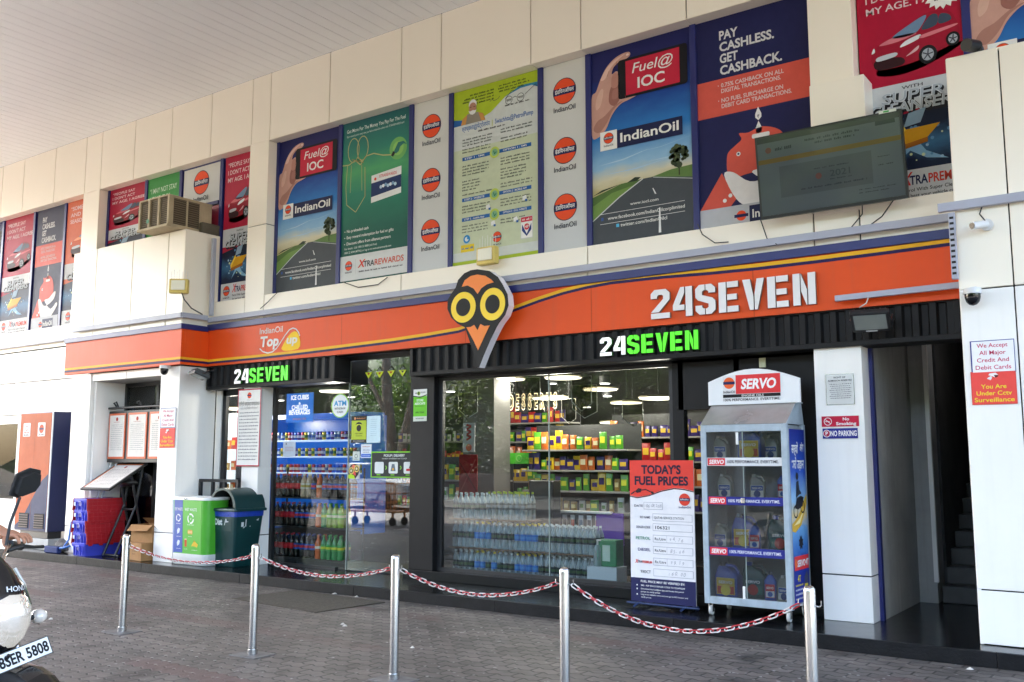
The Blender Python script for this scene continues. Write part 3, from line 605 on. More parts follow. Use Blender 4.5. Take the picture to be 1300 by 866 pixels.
for k, t in enumerate(('“I MAY NOT STAY', 'NEW BUT I’LL', 'NEVER BE OLD.”')): s.text(t, .08, .86 - .075 * k, .046, '#cfe3cf', w=(.84, .66, .74)[k], bold=.004)
car_art(s, .1, .3, .82, .28, '#2f6d3a', '#16321c', '#7fb487'); done(s, 'window_poster', 'green poster lettered never be old, above the air conditioner')
s = poster(-13.374, -12.437, 5.759, 6.40); s.rect(0, 0, 1, 1, ramp_mat('print pale grey', [(0, '#c6c9cc'), (1, '#cfcfca')]), 1); s.logo(.5, .58, .19, 2); done(s, 'window_poster', 'small square white poster with one orange round logo, right of the air conditioner')
MB().box(-12.657, -12.357, PY, PY + .01, 4.06, 5.759 - .07, mat('ink red poster scrap', '#8e1830', .35)).build('window_poster', label='dark red strip of film below the small white logo poster', cat='poster')
a = super_clean(poster(-12.294, -11.48), '#b01c3e', '#96152a', '#2a0a12', '#d36a76', PP); done(a, 'window_poster', 'red car poster with super cleansers lettering, left of the tall cream column by the bay')
a = fuel_phone(poster(-11.0, -9.731)); done(a, 'window_poster', 'blue road poster with a hand holding a phone, left of the teal rewards poster')
# teal rewards poster
s = poster(-9.651, -8.381); s.rect(0, 0, 1, 1, ramp_mat('print teal', [(0, '#1d4d48'), (.3, '#1f5c50'), (.55, '#2f8069'), (.68, '#4f9f6a'), (.8, '#2f7d6c'), (1, '#245c60')]), 1)
s.text('Get More For The Money You Pay For The Fuel', .06, .935, .022, '#e4ece6', w=.88, bold=.006); s.text('Earn reward points every time you fuel at IndianOil outlets with XTRAREWARDS card', .06, .908, .012, '#cfdcd4', w=.86, bold=.004)
s.circ(.84, .765, .16, '#6faf62', 2); s.circ(.84, .765, .10, '#8cc268', 3); s.poly([(.78, .75), (.84, .80), (.92, .80), (.97, .775), (.92, .785), (.87, .77), (.85, .745), (.81, .735)], '#2c6f66', 5); s.poly([(.74, .73), (.77, .755), (.80, .74), (.77, .72)], '#222', 5)
hose = '#b9b27c'
s.line([(0, .74), (.10, .735), (.2, .755), (.28, .72), (.36, .765), (.48, .77), (.62, .745), (.74, .735)], .016, hose, 4)
for c, k in ((.17, 1), (.31, -1)): s.line([(.24 + (c - .24) * (1 + .0 * t) + .085 * math.cos(R(t)) * k * -1, .82 + .075 * math.sin(R(t))) for t in range(0, 361, 24)], .013, hose, 4)
s.line([(.08, .735), (.06, .6), (.08, .49), (.22, .435), (.36, .52), (.35, .70)], .011, hose, 4); s.line([(.14, .73), (.13, .56)], .008, hose, 4); s.line([(.3, .72), (.31, .56)], .008, hose, 4)
for k in range(6): s.line([(.15 + .03 * k, .765 - .01 * (k % 3)), (.33 - .02 * k, .73 + .008 * k)], .012, ('#8f8650', '#d2cb96')[k % 2], 5)
s.poly([(.455, .47), (.895, .495), (.895, .655), (.455, .635)], '#e3e6e6', 6); s.poly([(.455, .505), (.895, .53), (.895, .605), (.455, .588)], '#1d3360', 7); s.text('XTRAREWARDS', .57, .612, .018, '#c44', w=.26, l=8); s.circ(.515, .61, .022, '#e8502a', 8, n=14)
for k in range(7): s.circ(.6 + .035 * k, .555 + .004 * (k % 3), .026, ('#b8d0e6', '#e6eef4', '#7ea6c8')[k % 3], 8, n=8)
for k, (t, w) in enumerate((('No preloaded cash', .33), ('Easy reward redemption for fuel or gifts', .70), ('Discount offers from alliance partners', .66))): s.circ(.06, .325 - .038 * k, .008, WH, 3, n=8); s.text(t, .09, .318 - .038 * k, .017, WH, w=w, bold=.008)
s.text('For details : Call 1800 22 8888 (toll free)', .06, .214, .012, '#c5d2cc', w=.49); s.text('1800 22 4344 (MTNL) or log on to www.xtrarewards.com', .06, .19, .012, '#c5d2cc', w=.70)
s.rect(0, .025, 1, .175, '#cfd2d3', 3); s.logo(.13, .115, .065, 4); s.rect(.235, .06, .237, .15, '#888', 4); s.text('X', .27, .095, .045, '#d8402f', w=.10, l=5, shear=.25, bold=.02); s.text('TRA', .36, .095, .034, '#30333c', w=.16, l=5, bold=.015); s.text('REWARDS', .525, .095, .034, '#d0553c', w=.42, l=5, bold=.015); s.greek(.29, .93, .066, .010, '#54545a', 5, 6)
done(s, 'window_poster', 'teal rewards poster with a golden hose ribbon and a white card')
done(logo_strip(poster(-8.296, -7.681)), 'window_poster', 'white strip with three orange logos, between teal poster and lime poster')
# lime notice poster
s = poster(-7.603, -6.266); s.rect(0, 0, 1, 1, '#ccd2d0', 1); s.rect(.0, .085, 1, .66, '#c3ccb0', 2); s.poly([(0, .815), (.25, .80), (.45, .835), (.62, .90), (.8, .94), (1, .935), (1, 1), (0, 1)], '#a9bf2c', 3); s.poly([(.62, .90), (.8, .94), (1, .935), (1, .905), (.93, .925), (.8, .925)], '#2f7fa6', 4); s.poly([(0, .80), (.10, .80), (.25, .80), (.1, .83), (0, .84)], '#2a63a8', 4)
s.rect(0, 0, 1, .035, '#a4bb32', 4)
for k, (a, b) in enumerate(((.20, .49), (.13, .49), (.11, .49), (.2, .49))): s.greek(a, b, .955 - .017 * k, .010, '#3c4a22', 5, k + 1)
for k, (a, b) in enumerate(((.55, .86), (.54, .9), (.55, .84))): s.greek(a, b, .965 - .016 * k, .009, '#3c4a22', 5, k + 6)
s.line([(.44, .895), (.47, .905), (.49, .893), (.54, .90), (.56, .912)], .006, '#444', 5)
# a white-haired man in a grey waistcoat
s.poly([(.09, .80), (.11, .835), (.17, .855), (.30, .855), (.36, .84), (.39, .80)], '#c08a4a', 6); s.poly([(.15, .80), (.17, .856), (.30, .856), (.34, .80)], '#8d8578', 7); s.circ(.235, .883, .062, '#b0836e', 8, n=20, ry=.078); s.circ(.235, .905, .064, '#dcdcdc', 7, n=20, ry=.066); s.poly([(.185, .872), (.205, .852), (.235, .846), (.265, .852), (.285, .872), (.265, .868), (.235, .872), (.205, .868)], '#e2e2e0', 9); s.rect(.2, .889, .222, .892, '#3a2a24', 9); s.rect(.245, .889, .268, .892, '#3a2a24', 9)
for c in (.665, .80): s.ring(c, .875, .055, .006, '#3b3b3b', 5)
s.line([(.71, .882), (.735, .888), (.757, .882)], .006, '#3b3b3b', 5); s.line([(.62, .885), (.70, .925), (.73, .92)], .006, '#3b3b3b', 5); s.line([(.85, .885), (.97, .925), (.985, .91)], .006, '#3b3b3b', 5)
s.text('स्वच्छ', .665, .870, .013, '#333', al='C', w=.06); s.text('भारत', .80, .870, .013, '#333', al='C', w=.06); s.greek(.62, .9, .845, .008, '#444', 5, 3)
s.text('स्वच्छता@पेट्रोलपंप', .10, .765, .024, '#2a5fa8', w=.34, bold=.01); s.text('|', .465, .763, .028, '#b8c23a'); s.text('Swachhta@PetrolPump', .50, .765, .026, '#2a5fa8', w=.44, bold=.01); s.greek(.30, .62, .742, .010, '#444', 4, 7)
def para(u0, u1, v, n, q, gap=.0165):
    for k in range(n): s.greek(u0, u1 - (.0 if k % 3 else .05) * (k % 2), v - gap * k, .0085, '#4c5252', 4, q + k)
para(.11, .47, .71, 3, 10); para(.57, .93, .72, 2, 20); para(.11, .45, .655, 2, 30); para(.57, .88, .67, 2, 33)
for v in (.595, .365, .255): s.rect(.11, v, .92, v + .020, '#2a62a6', 5); s.circ(.5, v + .010, .075, '#b9cc5a', 6, n=20); s.circ(.5, v + .010, .048, '#7fb08a', 7, n=16); s.line([(.49, v + .02), (.5, v - .0), (.52, v + .012)], .012, '#2a7a5a', 8)
for v, a, b in ((.6, 'STEP 1 : SMS', 'OPTION 1 : SMS'), (.37, 'STEP 2 : WEBSITE', 'OPTION 2 : MOBILE APP'), (.26, 'STEP 3 : mobile App', 'OPTION 3 : IOCL WEBSITE')): s.text(a, .14, v, .010, WH, w=.24, l=7); s.text(b, .60, v, .010, WH, w=.27, l=7)
para(.11, .43, .56, 4, 40); para(.11, .33, .475, 4, 50); para(.11, .47, .40, 1, 57); para(.57, .9, .56, 3, 60); para(.57, .86, .50, 4, 65); para(.57, .93, .42, 2, 72); para(.11, .46, .335, 3, 80); para(.57, .92, .335, 3, 84); para(.11, .42, .225, 3, 90); para(.57, .85, .225, 2, 95)
for a, b in ((.40, .30), (.82, .31), (.46, .205), (.72, .205)): s.poly([(a, b), (a + .05, b + .005), (a + .04, b + .028), (a, b + .022)], '#e6e8ea', 5); s.rect(a + .03, b - .006, a + .055, b + .006, '#2a62a6', 6)
s.circ(.17, .155, .055, '#2c86c4', 5); s.circ(.17, .155, .03, '#d6dfe0', 6); s.circ(.185, .16, .016, '#2c86c4', 7); s.rect(.10, .085, .26, .125, '#e2c52e', 5); s.greek(.11, .25, .10, .012, '#2c6fae', 6, 2)
s.logo(.53, .14, .065, 5); s.rect(.80, .105, .935, .225, '#c4c8c6', 5); s.rect(.805, .11, .93, .195, '#e9e9e6', 6); s.rect(.805, .195, .93, .22, '#c9344a', 6); s.poly([(.815, .15), (.868, .118), (.92, .15), (.92, .185), (.868, .13), (.815, .185)], '#28407e', 7); s.circ(.868, .168, .04, '#c9344a', 7); s.text('HP', .868, .16, .016, WH, al='C', l=8); s.greek(.82, .92, .203, .010, WH, 7, 3)
done(s, 'window_poster', 'lime and white notice poster with a white haired man and a pair of spectacles')
done(logo_strip(poster(-6.191, -5.583)), 'window_poster', 'white strip with three orange logos, between lime poster and large blue phone poster')
a = fuel_phone(poster(-5.507, -4.235)); done(a, 'window_poster', 'large blue road poster with hand and phone, between white logo strip and cashless poster')
a = pay_cashless(poster(-4.158, -2.87)); done(a, 'window_poster', 'large navy and coral pay cashless poster behind the left of the television')
a = super_clean(poster(-2.42, -1.459, 4.055, 6.425), '#ad1536', '#9c1530', '#2a0a12', '#d77a86', ['“PEOPLE SAY', 'I DON’T ACT', 'MY AGE. I AGREE.”'], burst=True); done(a, 'window_poster', 'large red car poster with white starburst, right of the cream column above the television')
a = fuel_phone(poster(-1.392, .0)); done(a, 'window_poster', 'blue road poster at the upper right corner above the white entrance bay')
a = fuel_phone(poster(-20.30, -19.32)); done(a, 'window_poster', 'blue phone poster at the far left end of the upper windows')

# ================================================================ the sign boards of the shop front
ORANGE = mat('orange fascia', '#e4521a', .42, spec=.25, var=.07, scale=.9, streak=.10)
FY = 9.15
fs = thing('fascia_sign', 'long orange sign board with blue top strip and yellow wave over the shop front', 'sign board', (-7, FY, 3.05))
s = Sheet(-12.24, -1.53, 3.045, 3.60, 9.24, th=.09, back=ORANGE)
def W2(p): return ((p[0] - s.o.x) / s.W, (p[1] - s.o.z) / s.H)
def ribbon(pts, w, m, l): s.line([W2(p) for p in pts], w, m, l)
wave = [(-12.257, 3.129), (-11.015, 3.130), (-10.177, 3.139), (-9.245, 3.158), (-8.384, 3.176), (-7.845, 3.197), (-7.296, 3.229), (-6.845, 3.323), (-6.459, 3.418), (-6.109, 3.493), (-5.770, 3.552), (-5.454, 3.587), (-5.127, 3.605), (-4.517, 3.598), (-3.973, 3.578), (-3.461, 3.567), (-2.846, 3.565), (-2.303, 3.569), (-1.643, 3.579)]
wave = [(a, b) for a, b in wave]; wave[0] = (-12.235, wave[0][1]); wave[-1] = (-1.535, wave[-1][1])
ribbon(wave, .040, '#f0b52a', 2); ribbon([(a, b - .034) for a, b in wave], .032, '#2a2050', 3)
for x in (-10.9, -9.35, -7.2, -5.4, -3.5): s.rect(W2((x, 0))[0], .0, W2((x, 0))[0] + .0006, 1, '#a8421a', 1)
# top-up logo
def T(x, y): return W2((x, y))
a = (-11.032, 3.449); b = (-10.532, 3.441)
s.text('IndianOil', *W2(a), .085 / s.H, '#e8e0da', w=(b[0] - a[0]) / s.W, bold=.012, l=4)
a = (-11.022, 3.259); b = (-10.614, 3.254)
s.text('Top', *W2(a), .145 / s.H, '#f1eeea', w=(b[0] - a[0]) / s.W, bold=.035, l=6, shear=.12)
s.poly([W2(p) for p in [(-10.555, 3.206), (-10.499, 3.281), (-10.426, 3.363), (-10.352, 3.418), (-10.285, 3.436), (-10.234, 3.421), (-10.186, 3.362), (-10.158, 3.274), (-10.160, 3.213), (-10.203, 3.177), (-10.328, 3.164), (-10.455, 3.166), (-10.520, 3.177)]], '#f4c81e', 4)
ribbon([(-11.021, 3.237), (-10.951, 3.188), (-10.844, 3.160), (-10.740, 3.170), (-10.651, 3.217), (-10.564, 3.303), (-10.479, 3.393), (-10.392, 3.465), (-10.317, 3.484), (-10.253, 3.465), (-10.199, 3.415), (-10.171, 3.361)], .018, '#ece6e2', 5)
a = (-10.447, 3.268); b = (-10.221, 3.287)
s.text('up', *W2(a), .115 / s.H, '#e9e5dc', w=(b[0] - a[0]) / s.W, bold=.03, l=6, shear=.12)
s.build('panel', parent=fs)
m = MB(); m.bbox(-12.24, -1.53, FY - .028, 9.24, 3.595, 3.685, navy, .006); m.build('top_strip', parent=fs)
LETTER = {
 '2': [[(1, .95), (.43, .33), (0, .33), (.66, 1.0), (.66, 1.16), (.58, 1.22), (.42, 1.22), (.34, 1.15), (.34, 1.04), (0, 1.04), (0, 1.3), (.2, 1.5), (.8, 1.5), (1, 1.3)], [(0, 0), (1, 0), (1, .28), (0, .28)]],
 '4': [[(0, .33), (0, .6), (.40, 1.5), (.60, 1.5), (.60, 1.2), (.34, .6), (.60, .6), (.60, .33)], [(.66, 0), (1, 0), (1, 1.5), (.66, 1.5)]],
 'S': [[(1, 1.06), (1, 1.3), (.8, 1.5), (.52, 1.5), (.52, 1.21), (.58, 1.21), (.66, 1.14), (.66, 1.06)], [(.48, 1.5), (.2, 1.5), (0, 1.3), (0, .87), (.14, .72), (.66, .52), (.66, .36), (.58, .29), (.52, .29), (.52, 0), (.8, 0), (1, .2), (1, .64), (.86, .80), (.34, .98), (.34, 1.14), (.42, 1.21), (.48, 1.21)], [(.48, 0), (.2, 0), (0, .2), (0, .46), (.34, .46), (.34, .36), (.42, .29), (.48, .29)]],
 'E': [[(0, 0), (.36, 0), (.36, 1.5), (0, 1.5)], [(.41, 1.21), (.95, 1.21), (.95, 1.5), (.41, 1.5)], [(.41, .60), (.88, .60), (.88, .88), (.41, .88)], [(.41, 0), (.95, 0), (.95, .29), (.41, .29)]],
 'V': [[(0, 1.5), (.36, 1.5), (.51, .62), (.51, 0), (.33, 0)], [(1.02, 1.5), (.68, 1.5), (.56, .75), (.56, 0), (.69, 0)]],
 'N': [[(0, 0), (.32, 0), (.32, 1.5), (0, 1.5)], [(.36, 1.5), (.62, .72), (.62, 0), (.58, 0), (.36, .66)], [(.67, 0), (1, 0), (1, 1.5), (.67, 1.5)]],
}
def stencil(parent, x0, z0, x1, z1, h0, h1, y, depth, mats, side):
    'the eight letters, each a part; baseline from (x0,z0) to (x1,z1)'
    n = 7; pitch = (x1 - x0) / (n - .10)
    for k, ch in enumerate('24SEVEN'):
        mb = MB(); xa = x0 + pitch * k; w = pitch * .86; t = k / 6; h = h0 + (h1 - h0) * t; zb = z0 + (z1 - z0) * t
        for pl in LETTER[ch]: mb.prism([(a * w, b / 1.5 * h) for a, b in pl], (xa, y, zb), (1, 0, 0), (0, 0, 1), (0, -1, 0), depth, mats[k], side=side)
        mb.build('letter', parent=parent)
lw = mat('white letter', '#e6e3e2', .4, var=.05); lside = mat('letter side', '#7c6a60', .5)
sg = thing('letter_sign', 'large white stencil letters 24SEVEN on the orange sign board', 'sign', (-4, FY - .03, 3.2))
a, b = (-4.633, 3.112), (-2.847, 3.113); ha, hb = (-4.627, 3.432), (-2.835, 3.422)
zm = (a[1] + b[1]) / 2; hm = ((ha[1] - a[1]) + (hb[1] - b[1])) / 2
stencil(sg, a[0], zm, b[0], zm, hm, hm, FY - .004, .035, [lw] * 7, lside)
# black corrugated bands with the small signs
BY = 9.19
def corrugated(name, x0, x1, label):
    t = thing(name, label, 'band', ((x0 + x1) / 2, BY, 2.69))
    m = MB(); z0, z1 = 2.735, 3.035; x = x0 + .05; pts = []
    while x < x1 - .05:
        pts += [(x, .035), (x + .055, .035), (x + .075, .0), (x + .13, .0)]; x += .15
    vs = []
    for a, d in pts: vs += [(min(a, x1 - .04), BY + d, z0), (min(a, x1 - .04), BY + d, z1)]
    m.add(vs, [(2 * k, 2 * k + 2, 2 * k + 3, 2 * k + 1) for k in range(len(pts) - 1)], black); m.build('sheet', parent=t)
    m = MB(); m.bbox(x0, x1, BY - .012, BY + .30, 2.685, 2.738, black, .005); m.bbox(x0, x1, BY - .008, BY + .04, 3.03, 3.05, black, .004); m.bbox(x0, x0 + .05, BY - .010, BY + .30, 2.738, 3.03, black, .005); m.bbox(x1 - .05, x1, BY - .010, BY + .30, 2.738, 3.03, black, .005); m.build('frame', parent=t)
    return t
corrugated('corrugated_band', -12.28, -9.50, 'short black corrugated band under the left end of the orange sign board')
corrugated('corrugated_band', -8.13, -1.60, 'long black corrugated band between owl emblem and the white entrance bay')
GREEN = mat('lit green letter', '#4fe01c', .4, emit='#4fe01c', estr=.07); LW2 = mat('lit white letter', '#ffffff', .4, emit='#ffffff', estr=.055)
for lab, a, b, ha, hb in (('small green and white stencil sign 24SEVEN on the long black band', (-5.294, 2.761), (-4.108, 2.760), (-5.291, 2.970), (-4.103, 2.961)),
                          ('small green and white stencil sign 24SEVEN on the short black band at left', (-11.587, 2.751), (-10.405, 2.742), (-11.599, 2.963), (-10.414, 2.956))):
    t = thing('letter_sign', lab, 'sign', (a[0], 9.18, a[1]))
    zm = (a[1] + b[1]) / 2; hm = ((ha[1] - a[1]) + (hb[1] - b[1])) / 2
    stencil(t, a[0], zm, b[0], zm, hm, hm, 9.19, .035, [LW2] * 2 + [GREEN] * 5, mat('letter side green', '#2a6a18', .5))
# left bay sign board with its return
t = thing('bay_sign', 'orange sign board with blue top strip wrapped round the left bay', 'sign board', (-13.8, 8.66, 3.03))
m = MB(); x0, x1, yb = -15.40, -12.22, 8.66
m.bbox(x0, x1, yb, yb + .075, 3.04, 3.575, ORANGE, .003, seg=1); m.bbox(x1 - .03, x1 - .0005, yb + .076, 9.148, 3.04, 3.575, ORANGE, .003, seg=1)
m.box(x0 + .003, x1 - .001, yb - .002, yb, 3.118, 3.152, ink('#f0b52a')); m.box(x0 + .003, x1 - .001, yb - .003, yb, 3.078, 3.112, ink('#2a2050'))
m.box(x1 - .001, x1 + .001, yb, 9.146, 3.118, 3.152, ink('#f0b52a')); m.box(x1 - .001, x1 + .002, yb, 9.146, 3.078, 3.112, ink('#2a2050')); m.build('panel', parent=t)
m = MB(); m.bbox(x0 - .02, x1 + .02, yb - .025, yb + .06, 3.575, 3.655, navy, .005); m.bbox(x1 - .04, x1 + .022, yb + .06, 9.12, 3.575, 3.655, navy, .005); m.build('top_strip', parent=t)
# owl emblem
t = thing('emblem_sign', 'owl head emblem sign in black orange and yellow, pointing down over the band', 'sign', (-6.85, 9.0, 2.75))
OBK, OOR, OYE = mat('emblem black', (.008,.008,.009), .5, spec=.25), mat('emblem orange', '#f08021', .35), mat('emblem yellow', '#f6d11c', .35)
OUT = [(-6.863, 3.897), (-6.680, 3.855), (-6.555, 3.767), (-6.483, 3.666), (-6.413, 3.543), (-6.399, 3.412), (-6.447, 3.302), (-6.535, 3.214), (-6.570, 3.168), (-6.665, 3.017), (-6.758, 2.849), (-6.829, 2.706), (-6.858, 2.708), (-6.918, 2.889), (-6.993, 3.070), (-7.049, 3.204), (-7.166, 3.261), (-7.265, 3.344), (-7.324, 3.454), (-7.321, 3.569), (-7.261, 3.644), (-7.197, 3.707), (-7.160, 3.799), (-7.067, 3.870), (-6.963, 3.897)]
m = MB(); m.prism(OUT, (0, 9.06, 0), (1, 0, 0), (0, 0, 1), (0, -1, 0), .11, OBK, side=mat('emblem side', '#e6e2e6', .4)); m.build('body', parent=t)
def flat(pts, d, mm, y=8.95): q = MB(); q.prism(pts, (0, y, 0), (1, 0, 0), (0, 0, 1), (0, -1, 0), d, mm); return q
flat([(-6.859, 3.831), (-6.742, 3.803), (-6.655, 3.749), (-6.615, 3.710), (-6.716, 3.697), (-6.799, 3.659), (-6.857, 3.594), (-6.916, 3.665), (-7.009, 3.714), (-7.099, 3.708), (-7.055, 3.781), (-6.962, 3.825)], .004, OOR).build('forehead', parent=t)
flat([(-7.023, 3.202), (-6.957, 3.202), (-6.906, 3.222), (-6.854, 3.153), (-6.811, 3.225), (-6.753, 3.197), (-6.674, 3.197), (-6.759, 3.058), (-6.845, 2.913), (-6.911, 3.029)], .004, OOR).build('beak', parent=t)
for cx, cz, rx, rz in ((287,293,50,64), (408,280,51,66)):
    pass
def ell(cx, cz, rx, rz, k=1.0, n=36):
    c = (cx, cz); return [(c[0] + rx * k * math.cos(2 * math.pi * i / n), c[1] + rz * k * math.sin(2 * math.pi * i / n)) for i in range(n)]
for c, ex, ez in (((-7.074, 3.452), (-6.885, 3.434), (-7.076, 3.640)), ((-6.632, 3.449), (-6.448, 3.431), (-6.633, 3.644))):
    rx, rz = ex[0] - c[0], ez[1] - c[1]
    e = flat(ell(c[0], c[1], rx, rz), .004, OYE).build('eye', parent=t); flat(ell(c[0], c[1], rx * .58, rz * .58), .007, OBK).build('pupil', parent=e)

# ------------------------------------------------ small signs
def sheet_y(p, q, y, **k): return Sheet(p[0], q[0], q[1], p[1], y, **k)
def cards_sign(s):
    s.rect(0, 0, 1, 1, '#2b3a8f', 1); s.rect(.03, .025, .985, .975, '#f2f1f2', 2)
    for k, (a, w) in enumerate((('We Accept', .70), ('All Major', .60), ('Credit And', .72), ('Debit Cards', .80))): s.text(a, .5, .78 - .225 * k, .125, '#c8365c', w=w, al='C', l=3, bold=.01)
def cctv_sign(s):
    s.rect(0, 0, 1, 1, '#e2473e', 1); s.rect(.02, .02, .98, .98, '#ea5049', 2)
    s.poly([(.42, .93), (.56, .95), (.62, .88), (.56, .80), (.46, .86), (.40, .88)], '#f1eeee', 3); s.poly([(.52, .88), (.62, .88), (.6, .82), (.55, .8)], '#6a2a2a', 4); s.poly([(.36, .78), (.44, .73), (.48, .8), (.46, .86), (.40, .82)], '#e8dfe0', 3)
    for k, (a, w) in enumerate((('You Are', .56), ('Under Cctv', .78), ('Surveillance', .88))): s.text(a, .5, .48 - .2 * k, .125, '#f3df3a', w=w, al='C', l=4, bold=.012)
s = sheet_y((-1.459, 2.603), (-1.125, 2.331), 8.738); cards_sign(s); done(s, 'notice_sign', 'white sign with pink letters We Accept All Major Credit And Debit Cards, right bay', 'sign')
s = sheet_y((-1.468, 2.343), (-1.128, 2.067), 8.738); cctv_sign(s); done(s, 'notice_sign', 'red sign with yellow letters You Are Under Cctv Surveillance, right bay', 'sign')
s = Sheet(-12.75, -12.37, 2.10, 2.40, 8.738); cards_sign(s); done(s, 'notice_sign', 'small white card acceptance sign on the pillar left of the waste bins', 'sign')
s = Sheet(-12.75, -12.37, 1.80, 2.095, 8.738); cctv_sign(s); done(s, 'notice_sign', 'small red cctv sign on the pillar left of the waste bins', 'sign')
s = Sheet(-2.83, -2.565, 2.135, 2.43, 9.228, back=steel); s.rect(.02, .02, .98, .98, mat('steel plate', (.55, .54, .53), .38, metal=.8, var=.1), 1); s.text('RIGHT OF', .5, .86, .055, '#2f2f33', w=.42, al='C', bold=.02); s.text('ADMISSION RESERVED', .5, .76, .055, '#2f2f33', w=.86, al='C', bold=.02)
for k in range(8): s.greek(.12 + .03 * (k % 3), .9 - .04 * (k % 2), .66 - .065 * k, .03, '#47474b', 2, k)
s.rect(.06, .72, .94, .724, '#555', 2); done(s, 'notice_sign', 'brushed steel plaque Right of Admission Reserved on the white pillar', 'sign')
s = Sheet(-2.885, -2.535, 1.928, 2.028, 9.228); s.rect(0, 0, 1, 1, '#c4213f', 1); s.ring(.17, .5, .038, .006, '#f1eaea', 2); s.rect(.10, .46, .22, .52, '#f1eaea', 2); s.line([(.09, .74), (.25, .26)], .006, '#f1eaea', 3); s.text('No', .66, .58, .26, '#f1eaea', w=.17, al='C', bold=.028); s.text('Smoking', .66, .14, .28, '#f1eaea', w=.54, al='C', bold=.028); done(s, 'notice_sign', 'red No Smoking sign on the white pillar', 'sign')
s = Sheet(-2.88, -2.55, 1.815, 1.912, 9.228); s.rect(0, 0, 1, 1, '#2a2f86', 1); s.circ(.12, .5, .036, '#f1eaea', 2); s.circ(.12, .5, .030, '#b8304c', 3); s.text('P', .12, .33, .36, '#f1eaea', al='C', bold=.03, l=4); s.text('NO PARKING', .60, .25, .5, '#f1eaea', w=.74, al='C', bold=.03); done(s, 'notice_sign', 'dark blue NO PARKING sign under the red no smoking sign', 'sign')
# board with Hindi rules
s = Sheet(-11.53, -11.01, 1.525, 2.66, 9.215, th=.02); s.rect(0, 0, 1, 1, '#b93345', 1); s.rect(.035, .016, .965, .984, '#efece6', 2); s.circ(.5, .915, .045, '#e8502a', 3); s.rect(.41, .908, .59, .922, '#1d2352', 4); s.text('IndianOil', .5, .852, .012, '#333', al='C', w=.2)
s.text('हिन्दी आयुक्त कार्यालय', .5, .783, .046, '#2b2b33', w=.86, al='C', bold=.02); s.text('भारत पेट्रोलियम नियमावली', .5, .735, .024, '#2b2b33', w=.74, al='C')
for k in range(15): s.greek(.10, .92 - .06 * (k % 3 == 2), .685 - .043 * k, .016, '#55555c', 3, k + 3)
done(s, 'rules_board', 'tall white board with red border and Hindi print on the narrow pillar', 'board')
# recruiting sticker on the black pillar
s = Sheet(-8.245, -8.015, 2.115, 2.53, 9.398, th=.003); s.rect(0, 0, 1, 1, '#6ec62e', 1); s.rect(0, .78, 1, 1, '#e9ebe6', 2); s.poly([(0, .78), (.5, .73), (1, .80), (1, .83), (.5, .765), (0, .81)], '#2e3430', 3); s.rect(0, 0, 1, .15, '#cfd6cb', 2); s.circ(.4, .87, .026, '#9acb2f', 3); s.rect(.36, .82, .44, .92, '#26322a', 4); s.greek(.12, .3, .86, .05, '#555', 3, 2); s.greek(.52, .9, .88, .05, '#777', 3, 3)
s.text('STORE', .5, .62, .065, '#eef5e8', w=.5, al='C', bold=.03, l=4); s.text('ASSOCIATE', .5, .52, .065, '#eef5e8', w=.78, al='C', bold=.03, l=4); s.greek(.15, .85, .46, .025, '#3a5a28', 4, 4); s.text('APPLY TODAY', .5, .25, .05, '#24401a', w=.66, al='C', bold=.02, l=4); s.greek(.2, .8, .07, .04, '#4a564a', 4, 5)
done(s, 'job_sticker', 'green and white sticker APPLY TODAY on the black pillar', 'sticker')
# ------------------------------------------------ stickers on the glass door (outer face y 9.505)
GY = 9.504
def gs(p, q): return Sheet(p[0], q[0], q[1], p[1], GY, th=.002, step=.0008)
c = (-9.701, 2.374); e = (-9.527, 2.369); f = (-9.706, 2.544); rx, rz = e[0] - c[0], f[1] - c[1]
m = MB(); m.prism(ell(c[0], c[1], rx, rz), (0, 9.504, 0), (1, 0, 0), (0, 0, 1), (0, -1, 0), .002, mat('sticker lime', '#8fd034', .4)); m.prism(ell(c[0], c[1], rx * .9, rz * .92), (0, 9.504, 0), (1, 0, 0), (0, 0, 1), (0, -1, 0), .003, mat('sticker white', '#e6ebec', .4))
q = Sheet(c[0] - rx, c[0] + rx, c[1] - rz, c[1] + rz, 9.504, th=.0025, step=.0008); q.f = []; q.mi = []; q.sm = []
q.text('ATM', .5, .50, .20, '#2a9ad6', w=.70, al='C', bold=.03, l=2); q.text('WITHDRAW', .5, .34, .085, '#33383c', w=.62, al='C', bold=.02, l=2); q.text('CASH', .5, .20, .085, '#33383c', w=.34, al='C', bold=.02, l=2)
o_ = len(m.v); m.v += q.v; m.uv += q.uv
for ff, k in zip(q.f, q.mi): m.f.append(tuple(o_ + i for i in ff)); m.mi.append(m._m(q.mats[k])); m.sm.append(False)
m.build('window_sticker', label='round white sticker ATM withdraw cash with a green rim on the glass door', cat='sticker', base=(c[0], 9.504, c[1]))
s = gs((-9.476, 2.223), (-9.177, 1.852)); s.rect(0, 0, 1, 1, '#23231f', 1); s.rect(.03, .12, .97, .82, '#b9c93a', 2); s.poly([(.28, .66), (.36, .74), (.5, .77), (.64, .74), (.72, .66), (.6, .69), (.4, .69)], '#1d1f18', 3); s.circ(.5, .54, .045, '#1d1f18', 3); s.text('WEAR A MASK', .5, .32, .04, '#2f331c', w=.5, al='C', l=3); s.greek(.3, .72, .24, .035, '#4a5022', 3, 3); s.circ(.24, .9, .018, '#e8a070', 3); s.greek(.34, .9, .88, .05, '#d68c5c', 3, 2); s.greek(.15, .85, .05, .035, '#c9ccd0', 3, 4); done(s, 'window_sticker', 'lime and black mask notice on the glass door beside a blank blue sheet', 'sticker')
s = gs((-9.183, 2.215), (-8.925, 1.850)); s.rrect(0, 0, 1, 1, .02, '#cfe6ee', 1)
